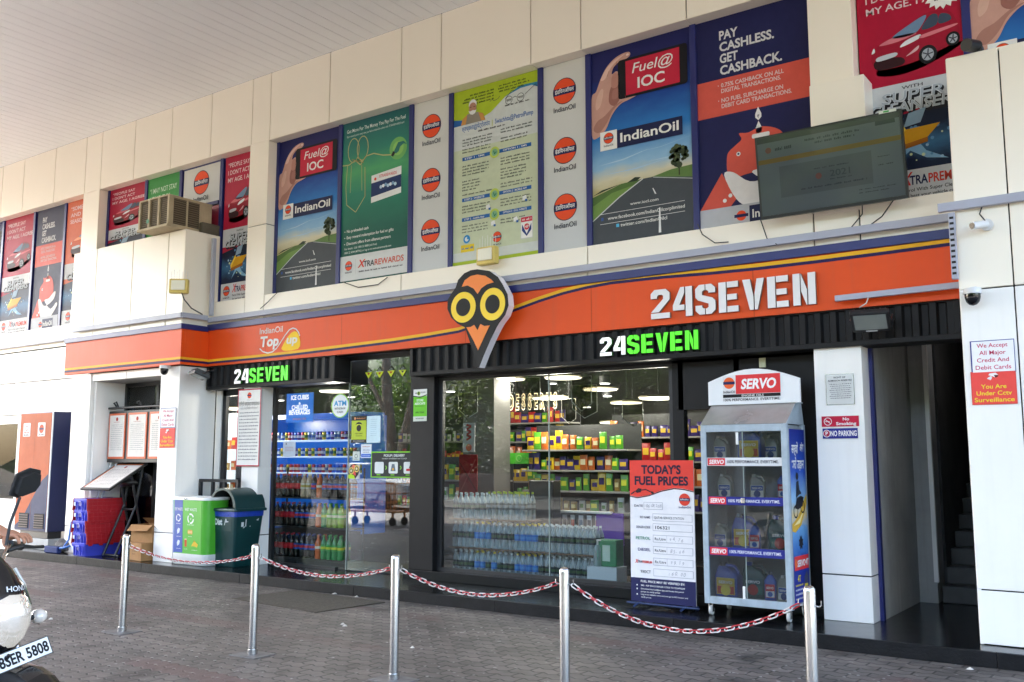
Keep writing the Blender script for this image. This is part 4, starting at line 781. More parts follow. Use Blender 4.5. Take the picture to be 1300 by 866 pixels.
for k in range(9): s.greek(.3, .72, .86 - .075 * k, .02, '#8fb2c0', 2, k)
done(s, 'window_sticker', 'plain pale blue sheet of paper on the glass door', 'paper')
s = gs((-10.857, 1.887), (-10.594, 1.662)); s.rect(0, 0, 1, 1, '#d3dbe6', 1); s.circ(.25, .84, .012, '#333', 2, n=8)
for k in range(3): s.greek(.15, .85, .6 - .11 * k, .05, '#c99a9a', 2, k)
done(s, 'window_sticker', 'small white paper on the glass door above the cola bottles', 'paper')
s = gs((-9.281, 1.829), (-9.083, 1.644)); s.rrect(0, 0, 1, 1, .015, '#dfe6ef', 1); s.rect(.04, .06, .96, .3, '#3a6ccf', 2); s.greek(.15, .85, .8, .09, '#c08a7a', 2, 2); s.greek(.2, .85, .55, .08, '#5a6a9a', 2, 3); s.greek(.2, .8, .4, .06, '#444', 2, 5); s.greek(.15, .85, .14, .08, '#cfdcf4', 3, 6); done(s, 'window_sticker', 'small white and blue sticker above the pickup sign', 'sticker')
s = gs((-9.434, 1.733), (-9.304, 1.607)); s.rect(0, 0, 1, 1, '#cfd6cc', 1); s.ring(.5, .5, .03, .008, '#4c5250', 2, n=14); s.greek(.2, .8, .12, .1, '#4c5250', 2, 3); done(s, 'window_sticker', 'tiny pale sticker with a round sign on the glass door', 'sticker')
s = Sheet(*(lambda p, q: (p[0], -8.345, q[1], p[1]))((-9.090, 1.731), (-8.325, 1.382)), GY, th=.002, step=.0008); s.rect(0, 0, 1, 1, '#7fc832', 1); s.rect(.025, .04, 1, .95, '#2a2d2d', 2); s.text('PICKUP | DELIVERY', .57, .80, .085, '#e6e9e6', w=.50, al='C', bold=.02, l=3); s.text('THE MOST CONVENIENT WAY TO SHOP', .57, .70, .05, '#c3c8c4', w=.60, al='C', bold=.006, l=3)
for k, u in enumerate((.10, .44, .80)):
    s.rrect(u, .16, min(u + .22, 1), .60, .02, '#dfe2df', 3); s.rect(u + .05, .09, u + .14, .13, '#7fc832', 3)
    if k == 1: s.poly([(u + .05, .25), (u + .17, .25), (u + .14, .52), (u + .08, .52)], '#6a7480', 4); s.circ(u + .11, .32, .018, '#d0a03a', 5, n=10)
    if k == 2: s.poly([(u + .06, .26), (u + .19, .26), (u + .19, .36), (u + .06, .34)], '#c0303a', 4); s.poly([(u + .12, .36), (u + .15, .5), (u + .17, .36)], '#444', 4)
for u in (.365, .715): s.line([(u, .45), (u + .03, .38), (u, .31)], .012, '#7fc832', 3)
done(s, 'window_sticker', 'dark pickup and delivery sign with a lime border low on the glass door', 'sign')
s = gs((-9.511, 1.568), (-9.297, 1.363)); s.poly([(.0, .0), (.62, .0), (.9, .3), (1, .62), (.8, .92), (.5, 1), (.2, .9), (.02, .62)], '#1b1b1e', 1); s.poly([(0, 0), (.6, 0), (.5, .22), (.2, .3), (0, .25)], '#b6dc2a', 2); s.poly([(.4, .95), (.62, .9), (.5, .62), (.28, .8)], '#e0705c', 2); s.poly([(.3, .36), (.62, .55), (.66, .2)], '#e0554c', 2)
for a, b in ((.26, .52), (.74, .66)): s.circ(a, b, .048, '#e3c66a', 3); s.circ(a, b, .033, '#1b1b1e', 4); s.circ(a, b, .02, '#d6cfa0', 5)
done(s, 'window_sticker', 'owl head sticker in black red and lime beside the shopping trolley reflection', 'sticker')
for k, x in enumerate((441, 532, 626, 721)):
    p = (lambda q: q)([(-9.163, 2.809), (-8.957, 2.804), (-8.748, 2.807), (-8.540, 2.806)][k])
    s = Sheet(p[0] - .07, p[0] + .07, p[1] - .08, p[1] + .08, GY, th=.0015, step=.0008); s.f, s.mi, s.sm = [], [], []
    s.poly([(.0, .55), (1, .55), (.5, 0)], '#d6e03a', 1); s.poly([(.1, .62), (.5, 1), (.9, .62), (.8, .62), (.5, .88), (.2, .62)], '#2c3020', 1); s.rect(.3, .62, .7, .72, '#77807a', 1); s.poly([(.35, .5), (.65, .5), (.62, .36), (.4, .3)], ('#b0442a', '#b0502a', '#c06a2a', '#3a4a2a')[k], 2)
    done(s, 'window_sticker', 'small yellow and black diamond sticker in the row of four at the door top', 'sticker', group='diamond stickers along the top of the glass door')

# ================================================================ things on the plinth and the pavement
ZP = .1215                                    # top of the plinth
# -- bollards and chains
BX = [-8.365, -6.495, -4.914, -3.424, -1.804]; BYY = 5.42
BL = ['first bollard from the left, beyond the motorcycle', 'second bollard from the left, in front of the green bins', 'middle bollard of the five, in front of the black pillar', 'fourth bollard, in front of the shop window', 'rightmost bollard, in front of the oil display case']
def make_bollard():
    t = thing('bollard', 'polished steel ' + BL[0], 'bollard', (0, 0, 0), 0, 'steel bollards carrying the chain')
    m = MB(); m.bbox(-.15, .15, -.12, .12, 0, .008, mat('worn plate', (.17, .165, .16), .6, var=.4, scale=8), .003); m.build('base_plate', parent=t)
    m = MB(); m.cyl((0, 0, .008), (0, 0, .05), .042, steel, n=20); m.build('collar', parent=t)
    m = MB(); m.lathe([(.033, .008), (.033, .875), (.031, .892), (.024, .903), (.012, .908), (.002, .909)], steel, n=24); m.build('post', parent=t)
    m = MB(); m.tube([(.033, 0, .80), (.055, 0, .795), (.066, 0, .805), (.066, 0, .83)], .004, steel, n=6); m.build('hook', parent=t); m = MB(); m.tube([(-.033, 0, .80), (-.055, 0, .795), (-.066, 0, .805), (-.066, 0, .83)], .004, steel, n=6); m.build('hook', parent=t)
    return t
b0 = make_bollard(); b0.location = (BX[0], BYY, 0)
for k in range(1, 5): dup(b0, (BX[k], BYY, 0), rotz=(.0, .06, -.05, .09, -.03)[k], label='polished steel ' + BL[k])
CR, CW = mat('chain red', '#c22a34', .4, var=.15, scale=40), mat('chain white', '#dcd6d0', .45, var=.15, scale=40)
def link(m, M, mt):
    L_, Rr, r = .019, .0125, .0042; pts = []
    for k in range(5): t = R(-90 + 45 * k); pts.append((L_ + Rr * math.cos(t), Rr * math.sin(t), 0))
    for k in range(5): t = R(90 + 45 * k); pts.append((-L_ + Rr * math.cos(t), Rr * math.sin(t), 0))
    m.tube([M @ Vector(p) for p in pts], r, mt, n=5, closed=True)
for k in range(4):
    a, b = Vector((BX[k] + .062, BYY, .80)), Vector((BX[k + 1] - .062, BYY, .80)); low = (.705, .70, .675, .585)[k]; sag = .80 - low
    P = lambda t: Vector((a.x + (b.x - a.x) * t, BYY + .004 * math.sin(9 * t), .80 - sag * 4 * t * (1 - t)))
    n = int((b - a).length * (1 + 2.7 * (sag / (b - a).length) ** 2) / .046); m = MB(); rg = random.Random(k)
    for i in range(n):
        t = (i + .5) / n; p = P(t); d = (P(min(1, t + .01)) - P(max(0, t - .01))).normalized()
        q = d.to_track_quat('X', 'Z').to_matrix().to_4x4(); M = Matrix.Translation(p) @ q @ Matrix.Rotation(R(45 + (90 if i % 2 else 0) + rg.uniform(-12, 12)), 4, 'X')
        link(m, M, CR if (i // 1) % 2 else CW)
    m.build('chain', label=['red and white chain in front of the two waste bins', 'red and white chain in front of the glass door', 'red and white chain in front of the shop window', 'red and white chain sagging lowest, in front of the price board and oil case'][k], cat='chain', group='chains between the bollards', base=tuple(a))
# -- door mat and litter
m = MB(); m.add([(-9.30, 7.42, .008), (-7.72, 7.27, .010), (-7.62, 8.24, .012), (-9.24, 8.36, .008), (-9.30, 7.42, 0), (-7.72, 7.27, 0), (-7.62, 8.24, 0), (-9.24, 8.36, 0)], [(0, 1, 2, 3), (0, 4, 5, 1), (1, 5, 6, 2), (2, 6, 7, 3), (3, 7, 4, 0)], mat('coir mat', (.085, .072, .052), .95, var=.4, scale=30, bump=.8))
m.build('door_mat', label='flat brown coir mat on the pavement before the glass door', cat='mat', base=(-8.5, 7.8, 0))
rg = random.Random(11)
for k, (x, y) in enumerate(((-6.95, 6.9), (-6.86, 6.84), (-8.6, 8.39), (-8.2, 8.36), (-1.52, 8.25), (-9.6, 5.4), (-5.6, 6.4))):
    m = MB(); w = rg.uniform(.02, .04); m.add([(x - w, y, .002), (x + w * .6, y - w * .5, .006), (x + w, y + w * .5, .004), (x - w * .2, y + w * .9, .018), (x + w * .2, y + w * .1, .022)], [(0, 1, 4), (1, 2, 4), (2, 3, 4), (3, 0, 4)], mat('paper scrap', '#c9c5bd', .8))
    m.build('paper_scrap', label='small crumpled scrap of white litter lying on the grey pavers', cat='litter', group='scraps of litter on the pavement', base=(x, y, 0))

# -- waste bins
def loft(m, secs, r, mt, M=None, close_top=True, n=5):
    'stacked rounded rectangles (z, cx, cy, hx, hy)'
    vs = []; N = 4 * (n + 1)
    for z, cx, cy, hx, hy in secs:
        rr = min(r, hx * .98, hy * .98)
        for qx, qy, a0 in ((1, 1, 0), (-1, 1, 90), (-1, -1, 180), (1, -1, 270)):
            for k in range(n + 1): t = R(a0 + 90 * k / n); vs.append(Vector((cx + qx * (hx - rr) + rr * math.cos(t), cy + qy * (hy - rr) + rr * math.sin(t), z)))
    if M: vs = [M @ v for v in vs]
    fs = [(i * N + k, i * N + (k + 1) % N, (i + 1) * N + (k + 1) % N, (i + 1) * N + k) for i in range(len(secs) - 1) for k in range(N)]
    m.add(vs, fs, mt, smooth=True); S = len(secs)
    m.add(vs, [tuple(range(N - 1, -1, -1))] + ([tuple(range((S - 1) * N, S * N))] if close_top else []), mt); return m
t = thing('waste_bin', 'two compartment waste bin, blue and light green, with a white top', 'bin', (-11.875, 8.86, ZP))
BB, BG, BW = mat('bin blue', '#2a4fa6', .35, var=.08), mat('bin green', '#4fae2f', .35, var=.08), mat('bin white', '#e4e4e0', .4, var=.08)
m = MB(); loft(m, [(.16, 0, 0, .40, .19), (.175, 0, 0, .40, .19), (.92, 0, 0, .43, .215), (.925, 0, 0, .43, .215)], .09, BG); o = m.build('body', parent=t, local=True)
mb_ = o.data; mb_.materials.append(BB)
for p in mb_.polygons:
    if p.center.x < -.19 and len(p.vertices) == 4: p.material_index = 1
m = MB(); loft(m, [(0, 0, 0, .37, .17), (.01, 0, 0, .39, .185), (.16, 0, 0, .40, .19)], .09, BW); m.build('base', parent=t, local=True)
m = MB(); loft(m, [(.922, 0, 0, .437, .222), (.955, 0, 0, .44, .225), (.962, 0, 0, .433, .218), (.97, 0, 0, .37, .16), (.955, 0, 0, .35, .15)], .09, BW); m.tube([(-.08, -.226, .945), (-.04, -.232, .93), (.0, -.226, .945)], .005, black_m, n=6); m.build('lid', parent=t, local=True)
def tilt_frame(x0, x1, z0, z1, y0, y1): return (Vector((x0, y0, z0)), Vector((1, 0, 0)), Vector((0, y1 - y0, z1 - z0)).normalized(), Vector((0, -(z1 - z0), (y1 - y0))).normalized(), x1 - x0, math.hypot(z1 - z0, y1 - y0))
s = Sheet(0, 0, 0, 0, 0, th=.0005, frame=tilt_frame(-.315, -.115, .17, .918, -.1920, -.2165), back=BB, step=.0008)
s.text('DRY WASTE', .52, .80, .055, WH, w=.9, al='C', bold=.01, l=1); s.ring(.5, .66, .055, .018, WH, 1, a0=20, a1=120); s.ring(.5, .66, .055, .018, WH, 1, a0=140, a1=240); s.ring(.5, .66, .055, .018, WH, 1, a0=260, a1=360); s.greek(.25, .75, .545, .014, WH, 1)
for v in (.40, .17): s.poly([(.4, v - .05), (.62, v - .02), (.72, v + .05), (.5, v + .07), (.36, v + .02)], '#d7e0ea', 1); s.greek(.3, .8, v - .10, .012, WH, 1)
s.build('blue_label', parent=t, local=True)
s = Sheet(0, 0, 0, 0, 0, th=.0005, frame=tilt_frame(-.105, .315, .17, .918, -.1920, -.2165), back=BG, step=.0008)
s.text('WET WASTE', .42, .80, .055, WH, w=.66, al='C', bold=.01, l=1)
for a in (20, 140, 260): s.ring(.42, .655, .075, .024, WH, 1, a0=a, a1=a + 95)
s.poly([(.38, .66), (.42, .63), (.46, .67), (.42, .65)], WH, 1); s.greek(.24, .6, .53, .014, WH, 1)
for u in (.34, .46): s.circ(u, .40, .034, '#d6a23a', 1, n=16); s.circ(u, .40, .022, '#e9c98a', 2, n=12)
s.greek(.3, .5, .31, .012, WH, 1); s.rect(.10, .12, .22, .25, '#c8502f', 1); s.rect(.11, .25, .21, .27, '#e3c8b0', 1); s.poly([(.46, .13), (.6, .14), (.78, .12), (.84, .17), (.7, .22), (.62, .25), (.56, .2)], '#d9b53a', 1); s.poly([(.6, .22), (.62, .28), (.64, .22)], '#8a6a24', 2); s.greek(.08, .26, .07, .012, WH, 1); s.greek(.5, .8, .06, .012, WH, 1); s.build('green_label', parent=t, local=True)
t = thing('waste_bin', 'dark green waste bin with a domed lid and blue liner', 'bin', (-11.30, 9.06, ZP))
DG = mat('dark green plastic', '#0f3a3a', .38, var=.18, scale=4)
m = MB(); loft(m, [(0, 0, 0, .215, .19), (.02, 0, 0, .225, .20), (.74, 0, 0, .29, .255)], .035, DG); m.build('body', parent=t, local=True)
m = MB(); loft(m, [(.70, 0, 0, .294, .258), (.785, 0, 0, .30, .262)], .035, mat('bin liner', '#1a3fb0', .3, var=.25, scale=14, bump=.4), close_top=False); m.build('liner', parent=t, local=True)
m = MB(); loft(m, [(.775, 0, 0, .325, .285), (.80, 0, 0, .33, .29), (.815, 0, 0, .32, .28)], .03, DG)
n = 14; arc = [(.30 * math.cos(math.pi * k / n), .815 + .285 * math.sin(math.pi * k / n)) for k in range(n + 1)]; inn = [(.245 * math.cos(math.pi * k / n), .835 + .235 * math.sin(math.pi * k / n)) for k in range(n + 1)]
vs = [(a, y, b) for y in (-.265, .265) for a, b in arc]; N = n + 1
m.add(vs, [(k, k + 1, N + k + 1, N + k) for k in range(n)], DG, smooth=True)
vs = [(a, -.265, b) for a, b in arc] + [(a, -.265, b) for a, b in inn]; m.add(vs, [(k, N + k, N + k + 1, k + 1) for k in range(n)], DG)
vs = [(a, .265, b) for a, b in arc]; m.add(vs, [tuple(range(N))], DG)
vs = [(a, y, b) for y in (-.265, .05) for a, b in inn]; m.add(vs, [(k, N + k, N + k + 1, k + 1) for k in range(n)], mat('bin inside', (.004, .006, .006), .8), smooth=True); m.add([(a, .05, b) for a, b in inn], [tuple(range(N))], mat('bin inside', (.004, .006, .006)))
m.build('lid', parent=t, local=True)
s = Sheet(0, 0, 0, 0, 0, th=.0005, frame=tilt_frame(-.19, .19, .50, .70, -.2385, -.2540), back=DG, step=.0008); s.text('Dist', .06, .42, .42, '#d8dcdc', w=.44, bold=.05, l=1); s.line([(.62, .4), (.72, .85), (.78, .6)], .014, '#d8dcdc', 1); s.line([(.66, .62), (.86, .66)], .012, '#d8dcdc', 1); s.build('lettering', parent=t, local=True)
fr_ = (Vector((.2700, -.18, .50)), Vector((0, 1, 0)), Vector((.018, 0, .2)).normalized(), Vector((.2, 0, -.018)).normalized(), .36, .2)
s = Sheet(0, 0, 0, 0, 0, th=.0005, frame=fr_, back=DG, step=.0008); s.poly([(.12, .3), (.12, .62), (.24, .62), (.24, .3)], '#d8dcdc', 1); s.line([(.34, .3), (.34, .8)], .016, '#d8dcdc', 1); s.line([(.30, .3), (.22, .2)], .012, '#d8dcdc', 1); s.circ(.56, .3, .008, '#d8dcdc', 1, n=8); s.poly([(.84, .72), (.98, .85), (.94, .66)], '#d8dcdc', 1); s.build('lettering', parent=t, local=True)
# black metal rail behind the bins
m = MB()
for x in (-12.31, -12.02, -11.74, -11.44): m.bbox(x, x + .04, 9.14, 9.19, ZP, 1.33, black_m, .004)
for z in (.62, 1.29): m.bbox(-12.31, -11.40, 9.143, 9.187, z, z + .045, black_m, .004)
m.build('metal_rail', label='low black metal rail frame standing behind the waste bins', cat='rail', base=(-12.2, 9.3, ZP))
# -- crates
BLU, REDC = mat('crate blue', '#4a52cf', .38, var=.1), mat('crate red', '#b01722', .38, var=.12)
CRL = ['lowest blue crate of the stack by the left pillar', 'second crate from the bottom, blue with red lid flaps', 'middle blue crate with red lid flaps in the stack', 'fourth crate from the bottom, blue with red lid flaps', 'topmost blue crate with red lid flaps in the stack']
def make_crate():
    t = thing('crate', CRL[0], 'crate', (0, 0, 0), 0, 'stacked crates by the left pillar')
    m = MB(); h = .20
    loft(m, [(0, 0, 0, .165, .30), (.14, 0, 0, .175, .32), (.155, 0, 0, .19, .335), (h, 0, 0, .19, .335)], .015, BLU)
    for x in (-.12, -.06, .06, .12): m.bbox(x - .006, x + .006, -.335, -.31, .01, .15, BLU, .002)
    m.build('body', parent=t, local=True)
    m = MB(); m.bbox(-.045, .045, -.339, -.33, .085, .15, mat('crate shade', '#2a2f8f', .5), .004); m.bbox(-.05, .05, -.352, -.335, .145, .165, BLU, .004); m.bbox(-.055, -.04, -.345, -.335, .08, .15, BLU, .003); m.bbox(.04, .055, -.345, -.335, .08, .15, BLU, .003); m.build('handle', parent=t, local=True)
    m = MB(); m.bbox(-.172, -.125, -.342, -.335, .09, .145, mat('crate label', '#c9cfe6', .5), .001); m.build('tag', parent=t, local=True)
    for s_ in (-1, 1):
        m = MB(); A = Matrix.Translation((s_ * .192, 0, h)) @ Matrix.Rotation(R(-6 * s_), 4, 'Y')
        m.bbox(-.006, .006, -.34, .34, -.19, .005, REDC, .004, M=A)
        for j in range(9): m.bbox(s_ * .006 - .005, s_ * .006 + .005, -.32 + .08 * j - .006, -.32 + .08 * j + .006, -.185, 0, REDC, .002, M=A)
        for j in range(3): m.bbox(s_ * .008 - .006, s_ * .008 + .006, -.338, .338, -.05 - .06 * j, -.044 - .06 * j, REDC, .002, M=A)
        for j in range(4): m.bbox(-.008, .012 if s_ > 0 else .008, -.30 + .18 * j, -.24 + .18 * j, -.215, -.18, REDC, .003, M=A)
        m.build('lid_flap', parent=t, local=True)
    return t
c0 = make_crate(); c0.location = (-14.41, 8.83, ZP)
for k in range(1, 5): dup(c0, (-14.41 + (.0, .006, -.008, .004, -.003)[k], 8.83 + (.0, .006, -.004, .008, 0)[k], ZP + .172 * k), rotz=R((.0, .8, -1.0, .6, -.4)[k]), label=CRL[k])
for ch in list(c0.children):
    if ch.name.startswith('lid_flap'): bpy.data.objects.remove(ch)
# -- mops, broom and cloth
for k, (p, q, lab) in enumerate((((-14.55, 9.22, 1.92), (-14.62, 8.56, .14), 'white pole with a blue grip leaning left of the notices'), ((-14.42, 9.25, 1.94), (-14.60, 8.60, .14), 'second white pole with a blue grip, leaning beside the first'))):
    p, q = Vector(p), Vector(q); t = thing('mop', lab, 'mop', tuple(q))
    m = MB(); m.cyl(q, p, .0125, mat('pole white', '#d9dadc', .35), n=10); m.build('pole', parent=t); m = MB(); d = (p - q).normalized(); m.cyl(p, p + d * .16, .018, mat('grip blue', '#2a6fc0', .4), n=10); m.build('grip', parent=t)
t = thing('broom', 'blue floor brush with a blue handle lying at the plinth edge', 'broom', (-14.9, 8.35, ZP))
m = MB(); m.bbox(-15.42, -15.02, 8.50, 8.58, ZP, ZP + .11, mat('brush blue', '#22356e', .8, var=.3, scale=40, bump=.5), .02); m.build('head', parent=t)
m = MB(); m.tube([(-15.05, 8.54, ZP + .08), (-14.9, 8.56, ZP + .10), (-14.82, 8.60, ZP + .13)], .018, mat('grip blue', '#2a6fc0')); m.tube([(-14.95, 8.56, ZP + .09), (-14.97, 8.66, .34), (-15.02, 8.72, .62)], .016, mat('grip blue', '#2a6fc0')); m.build('handle', parent=t)
def lump(m, c, rx, ry, rz, mt, seed, n=14, amp=.25):
    rg = random.Random(seed); bm = bmesh.new(); bmesh.ops.create_icosphere(bm, subdivisions=3, radius=1)
    ph = [(Vector((rg.uniform(-1, 1), rg.uniform(-1, 1), rg.uniform(-1, 1))).normalized(), rg.uniform(3, 9), rg.uniform(0, 6)) for _ in range(8)]
    for v in bm.verts:
        d = 1 + amp * sum(math.sin(a.dot(v.co) * f + p) for a, f, p in ph) / 5; v.co = Vector((c[0] + v.co.x * rx * d, c[1] + v.co.y * ry * d, c[2] + max(-.95, v.co.z) * rz * d))
    return m.from_bm(bm, mt, smooth=True)
m = MB(); lump(m, (-15.28, 8.78, ZP + .10), .20, .12, .11, mat('grey rag', '#6f6c6a', .9, var=.4, scale=18, bump=.6), 4, amp=.35); m.build('floor_cloth', label='crumpled grey mop cloth beside the blue brush', cat='cloth', base=(-15.25, 8.72, ZP))
# -- cartons
KR, KRD = mat('cardboard', '#a5794a', .8, var=.12, scale=6), mat('cardboard inside', '#8a6238', .85, var=.1)
t = thing('carton', 'lower brown carton with a flap folded open on the left', 'box', (-13.12, 8.80, ZP), R(-6))
m = MB(); m.bbox(-.26, .26, -.18, .18, 0, .26, KR, .004); m.build('body', parent=t, local=True)
m = MB(); m.add([(-.262, -.17, .26), (-.262, .17, .26), (-.42, .17, .34), (-.42, -.17, .33), (-.262, -.17, .266), (-.262, .17, .266), (-.42, .17, .346), (-.42, -.17, .336)], [(0, 1, 2, 3), (4, 7, 6, 5), (0, 3, 7, 4), (1, 5, 6, 2), (2, 6, 7, 3)], KRD); m.build('flap', parent=t, local=True)
s = Sheet(0, 0, 0, 0, 0, th=.0004, frame=(Vector((-.24, -.1805, .02)), Vector((1, 0, 0)), Vector((0, 0, 1)), Vector((0, -1, 0)), .48, .22), back=KR); s.poly([(.18, .2), (.26, .2), (.28, .6), (.22, .7), (.16, .6)], '#6e4f2c', 1); s.greek(.5, .8, .5, .1, '#6e4f2c', 1); s.greek(.5, .7, .3, .1, '#6e4f2c', 1, 4); s.build('print', parent=t, local=True)
t = thing('carton', 'upper open brown carton standing on the lower one', 'box', (-13.06, 8.86, ZP + .262), R(5))
m = MB()
for a, b, c, d in ((-.24, -.234, -.16, .16), (.234, .24, -.16, .16), (-.234, .234, -.16, -.154), (-.234, .234, .154, .16)): m.box(a, b, c, d, 0, .26, KR)
m.box(-.234, .234, -.154, .154, 0, .006, KRD); m.build('body', parent=t, local=True)
m = MB(); m.add([(-.24, .16, .26), (.24, .16, .26), (.22, .02, .36), (-.20, .0, .355)], [(0, 1, 2, 3)], KR); m.add([(.24, -.16, .26), (.24, .16, .26), (.36, .15, .20), (.36, -.15, .19)], [(0, 1, 2, 3)], KRD); m.add([(-.24, -.16, .26), (.24, -.16, .26), (.22, -.25, .18), (-.22, -.26, .17)], [(0, 1, 2, 3)], KR); m.build('flap', parent=t, local=True)
# -- framed notices on a bar
t = thing('notice_rack', 'black bar and board holding three notices in the left recess', 'rack', (-14.0, 9.05, 2.45))
m = MB(); m.cyl((-14.62, 9.03, 2.47), (-12.85, 9.03, 2.47), .018, black_m, n=10); m.build('bar', parent=t)
for x in (-14.4, -13.75, -13.2): m = MB(); m.tube([(x, 9.03, 2.49), (x - .02, 8.99, 2.55), (x + .03, 9.0, 2.57), (x + .03, 9.04, 2.49)], .014, black_m, n=6); m.build('clip', parent=t)
m = MB(); m.bbox(-14.62, -12.92, 9.04, 9.07, 1.58, 2.42, black_m, .005); m.build('board', parent=t)
for x0, x1, lab in ((-14.59, -14.13, 'left one of three framed notices with an orange border'), (-14.05, -13.54, 'middle one of three framed notices, nearest the bar centre'), (-13.47, -12.95, 'right framed notice with a table, partly behind the pillar')):
    s = Sheet(x0, x1, 1.64, 2.38, 9.038, th=.012, back=mat('frame orange', '#d05a26', .4)); s.rect(.06, .045, .94, .955, '#ece6de', 1); s.circ(.5, .87, .032, '#b5402a', 2); s.greek(.3, .7, .80, .015, '#b06a4a', 2, 2)
    for k in range(14): s.greek(.16, .86 - .1 * (k % 4 == 3), .74 - .042 * k, .012, '#8d8a88', 2, k)
    if x1 > -13: [s.rect(u, .2, u + .004, .72, '#999', 3) for u in (.2, .4, .62, .84)]
    done(s, 'framed_notice', lab, 'notice')
# -- sloping notice stand
t = thing('notice_stand', 'black steel stand with a sloping notice board above the crates', 'stand', (-14.2, 9.1, ZP))
o_, u_, = Vector((-14.52, 8.55, 1.14)), Vector((1, 0, 0)); v_ = Vector((.0, .65, .41)).normalized(); n_ = u_.cross(v_).normalized(); n_ = n_ if n_.z > 0 else -n_
s = Sheet(0, 0, 0, 0, 0, th=.03, frame=(o_, u_, v_, n_, .81, .77), back=black_m); s.rect(.05, .06, .95, .95, '#e4ded8', 1); s.rect(.05, .90, .95, .95, '#cf6a3a', 2); s.circ(.5, .82, .03, '#c0402a', 2)
for k in range(12): s.greek(.14, .86, .72 - .052 * k, .018, '#8f8a86', 2, k)
s.rect(.05, .06, .09, .95, '#cf6a3a', 2); s.build('board', parent=t)
m = MB()
for x in (-14.08, -13.76):
    m.tube([(x, 9.14, 1.50), (x + .0, 9.05, .9), (x - .02, 8.74, ZP + .01)], .02, black_m, n=6); m.tube([(x, 8.95, 1.36), (x + .01, 9.15, .5), (x + .01, 9.26, ZP + .01)], .02, black_m, n=6)
m.tube([(-14.08, 9.02, .84), (-13.76, 9.02, .84)], .02, black_m, n=6); m.tube([(-14.14, 8.76, ZP + .02), (-13.70, 8.76, ZP + .02)], .02, black_m, n=6); m.build('frame', parent=t)
m = MB(); lump(m, (-13.92, 8.98, 1.26), .22, .14, .06, mat('black bag', (.014, .014, .015), .45, var=.3), 8, amp=.2); m.build('cushion', parent=t)
# -- orange and navy cabinet
t = thing('kiosk_cabinet', 'tall orange and navy steel cabinet standing left of the left pillar', 'cabinet', (-16.25, 8.87, ZP))
CO, CN = mat('cabinet orange', '#b5501c', .5, spec=.2, var=.15), mat('cabinet navy', '#1b2450', .4, var=.15)
m = MB(); m.bbox(-16.78, -15.72, 8.70, 9.06, .42, 2.44, CN, .012); m.build('body', parent=t)
s = Sheet(-16.765, -15.76, .44, 2.42, 8.70, th=.010, back=CO); s.poly([(0, 0), (1, 0), (1, .48), (.8, .42), (.55, .28), (.3, .13), (.12, .06), (0, .03)], ink('#1e2a52'), 1); s.rect(.495, .0, .502, 1, '#8f4520', 2); s.rrect(.10, .80, .34, .92, .02, '#ded8d4', 2); s.rrect(.58, .80, .82, .92, .02, '#ded8d4', 2); s.circ(.70, .865, .075, '#d0502e', 3); s.rect(.63, .857, .77, .873, '#1d2352', 4); s.ring(.22, .875, .045, .012, '#c65a4a', 3); s.greek(.14, .30, .83, .012, '#c65a4a', 3); s.greek(.13, .31, .81, .012, '#3a3a5a', 3); s.greek(.62, .78, .81, .010, '#555', 3); s.build('door', parent=t)
m = MB(); m.bbox(-16.24, -16.10, 8.665, 8.69, 1.40, 1.425, steel, .004); m.build('handle', parent=t)
for x in (-16.62, -16.12):
    m = MB(); m.box(x, x + .30, 8.684, 8.69, .47, .72, mat('grille dark', (.02, .016, .014), .8))
    for k in range(6): m.box(x, x + .30, 8.676, 8.684, .48 + .04 * k, .492 + .04 * k, mat('grille bar', '#5a4a48', .5))
    m.build('grille', parent=t)
m = MB(); m.bbox(-15.755, -15.715, 8.692, 8.705, .42, 2.44, mat('edge strip', '#c4c6ca', .4), .003); m.build('edge_strip', parent=t)
m = MB(); m.bbox(-16.80, -15.70, 8.72, 9.05, ZP, .30, mat('cabinet plinth', '#b9bab8', .6, var=.2), .01); m.bbox(-16.7, -15.8, 8.76, 9.0, .30, .42, black_m, .005); m.build('plinth', parent=t)
# -- fuel price board
t = thing('price_board', 'upright red white and navy board of fuel prices on a black stand', 'board', (-4.47, 8.95, ZP))
v_ = Vector((-.020, .05, 1.44)).normalized(); u_ = Vector((1, -.03, 0)).normalized(); n_ = Vector((-.03, -1, .035)).normalized()
s = Sheet(0, 0, 0, 0, 0, th=.012, frame=(Vector((-4.825, 8.94, .175)), u_, v_, n_, .735, 1.435)); s.rect(0, 0, 1, 1, '#e6e4e6', 1); s.rect(0, 0, 1, .165, '#22244f', 2)
s.poly([(0, .745), (.12, .735), (.3, .75), (.5, .785), (.7, .805), (.85, .80), (1, .785), (1, 1), (0, 1)], '#e04438', 3); s.line([(0, .74), (.12, .73), (.3, .745), (.5, .78), (.7, .80), (.85, .795), (1, .78)], .010, '#3a1f24', 4)
s.text('TODAY’S', .5, .905, .058, '#2a1c33', w=.62, al='C', bold=.04, l=5); s.text('FUEL PRICES', .5, .825, .058, '#2a1c33', w=.84, al='C', bold=.04, l=5)
s.poly([(.08, .775), (.14, .80), (.19, .795), (.18, .77), (.12, .765)], '#2a1c24', 5); s.line([(.02, .755), (.08, .775)], .014, '#2a1c24', 5); s.line([(.18, .785), (.26, .79), (.33, .775)], .012, '#2a1c24', 5); s.poly([(.33, .78), (.38, .775), (.39, .755), (.34, .765)], '#2a1c24', 5)
s.circ(.86, .725, .062, '#d8402f', 5); s.rect(.78, .715, .94, .735, '#1d2352', 6); s.text('इंडियनऑयल', .86, .72, .009, WH, w=.13, al='C', l=7); s.text('IndianOil', .86, .665, .014, '#3a3a6a', w=.18, al='C', l=5)
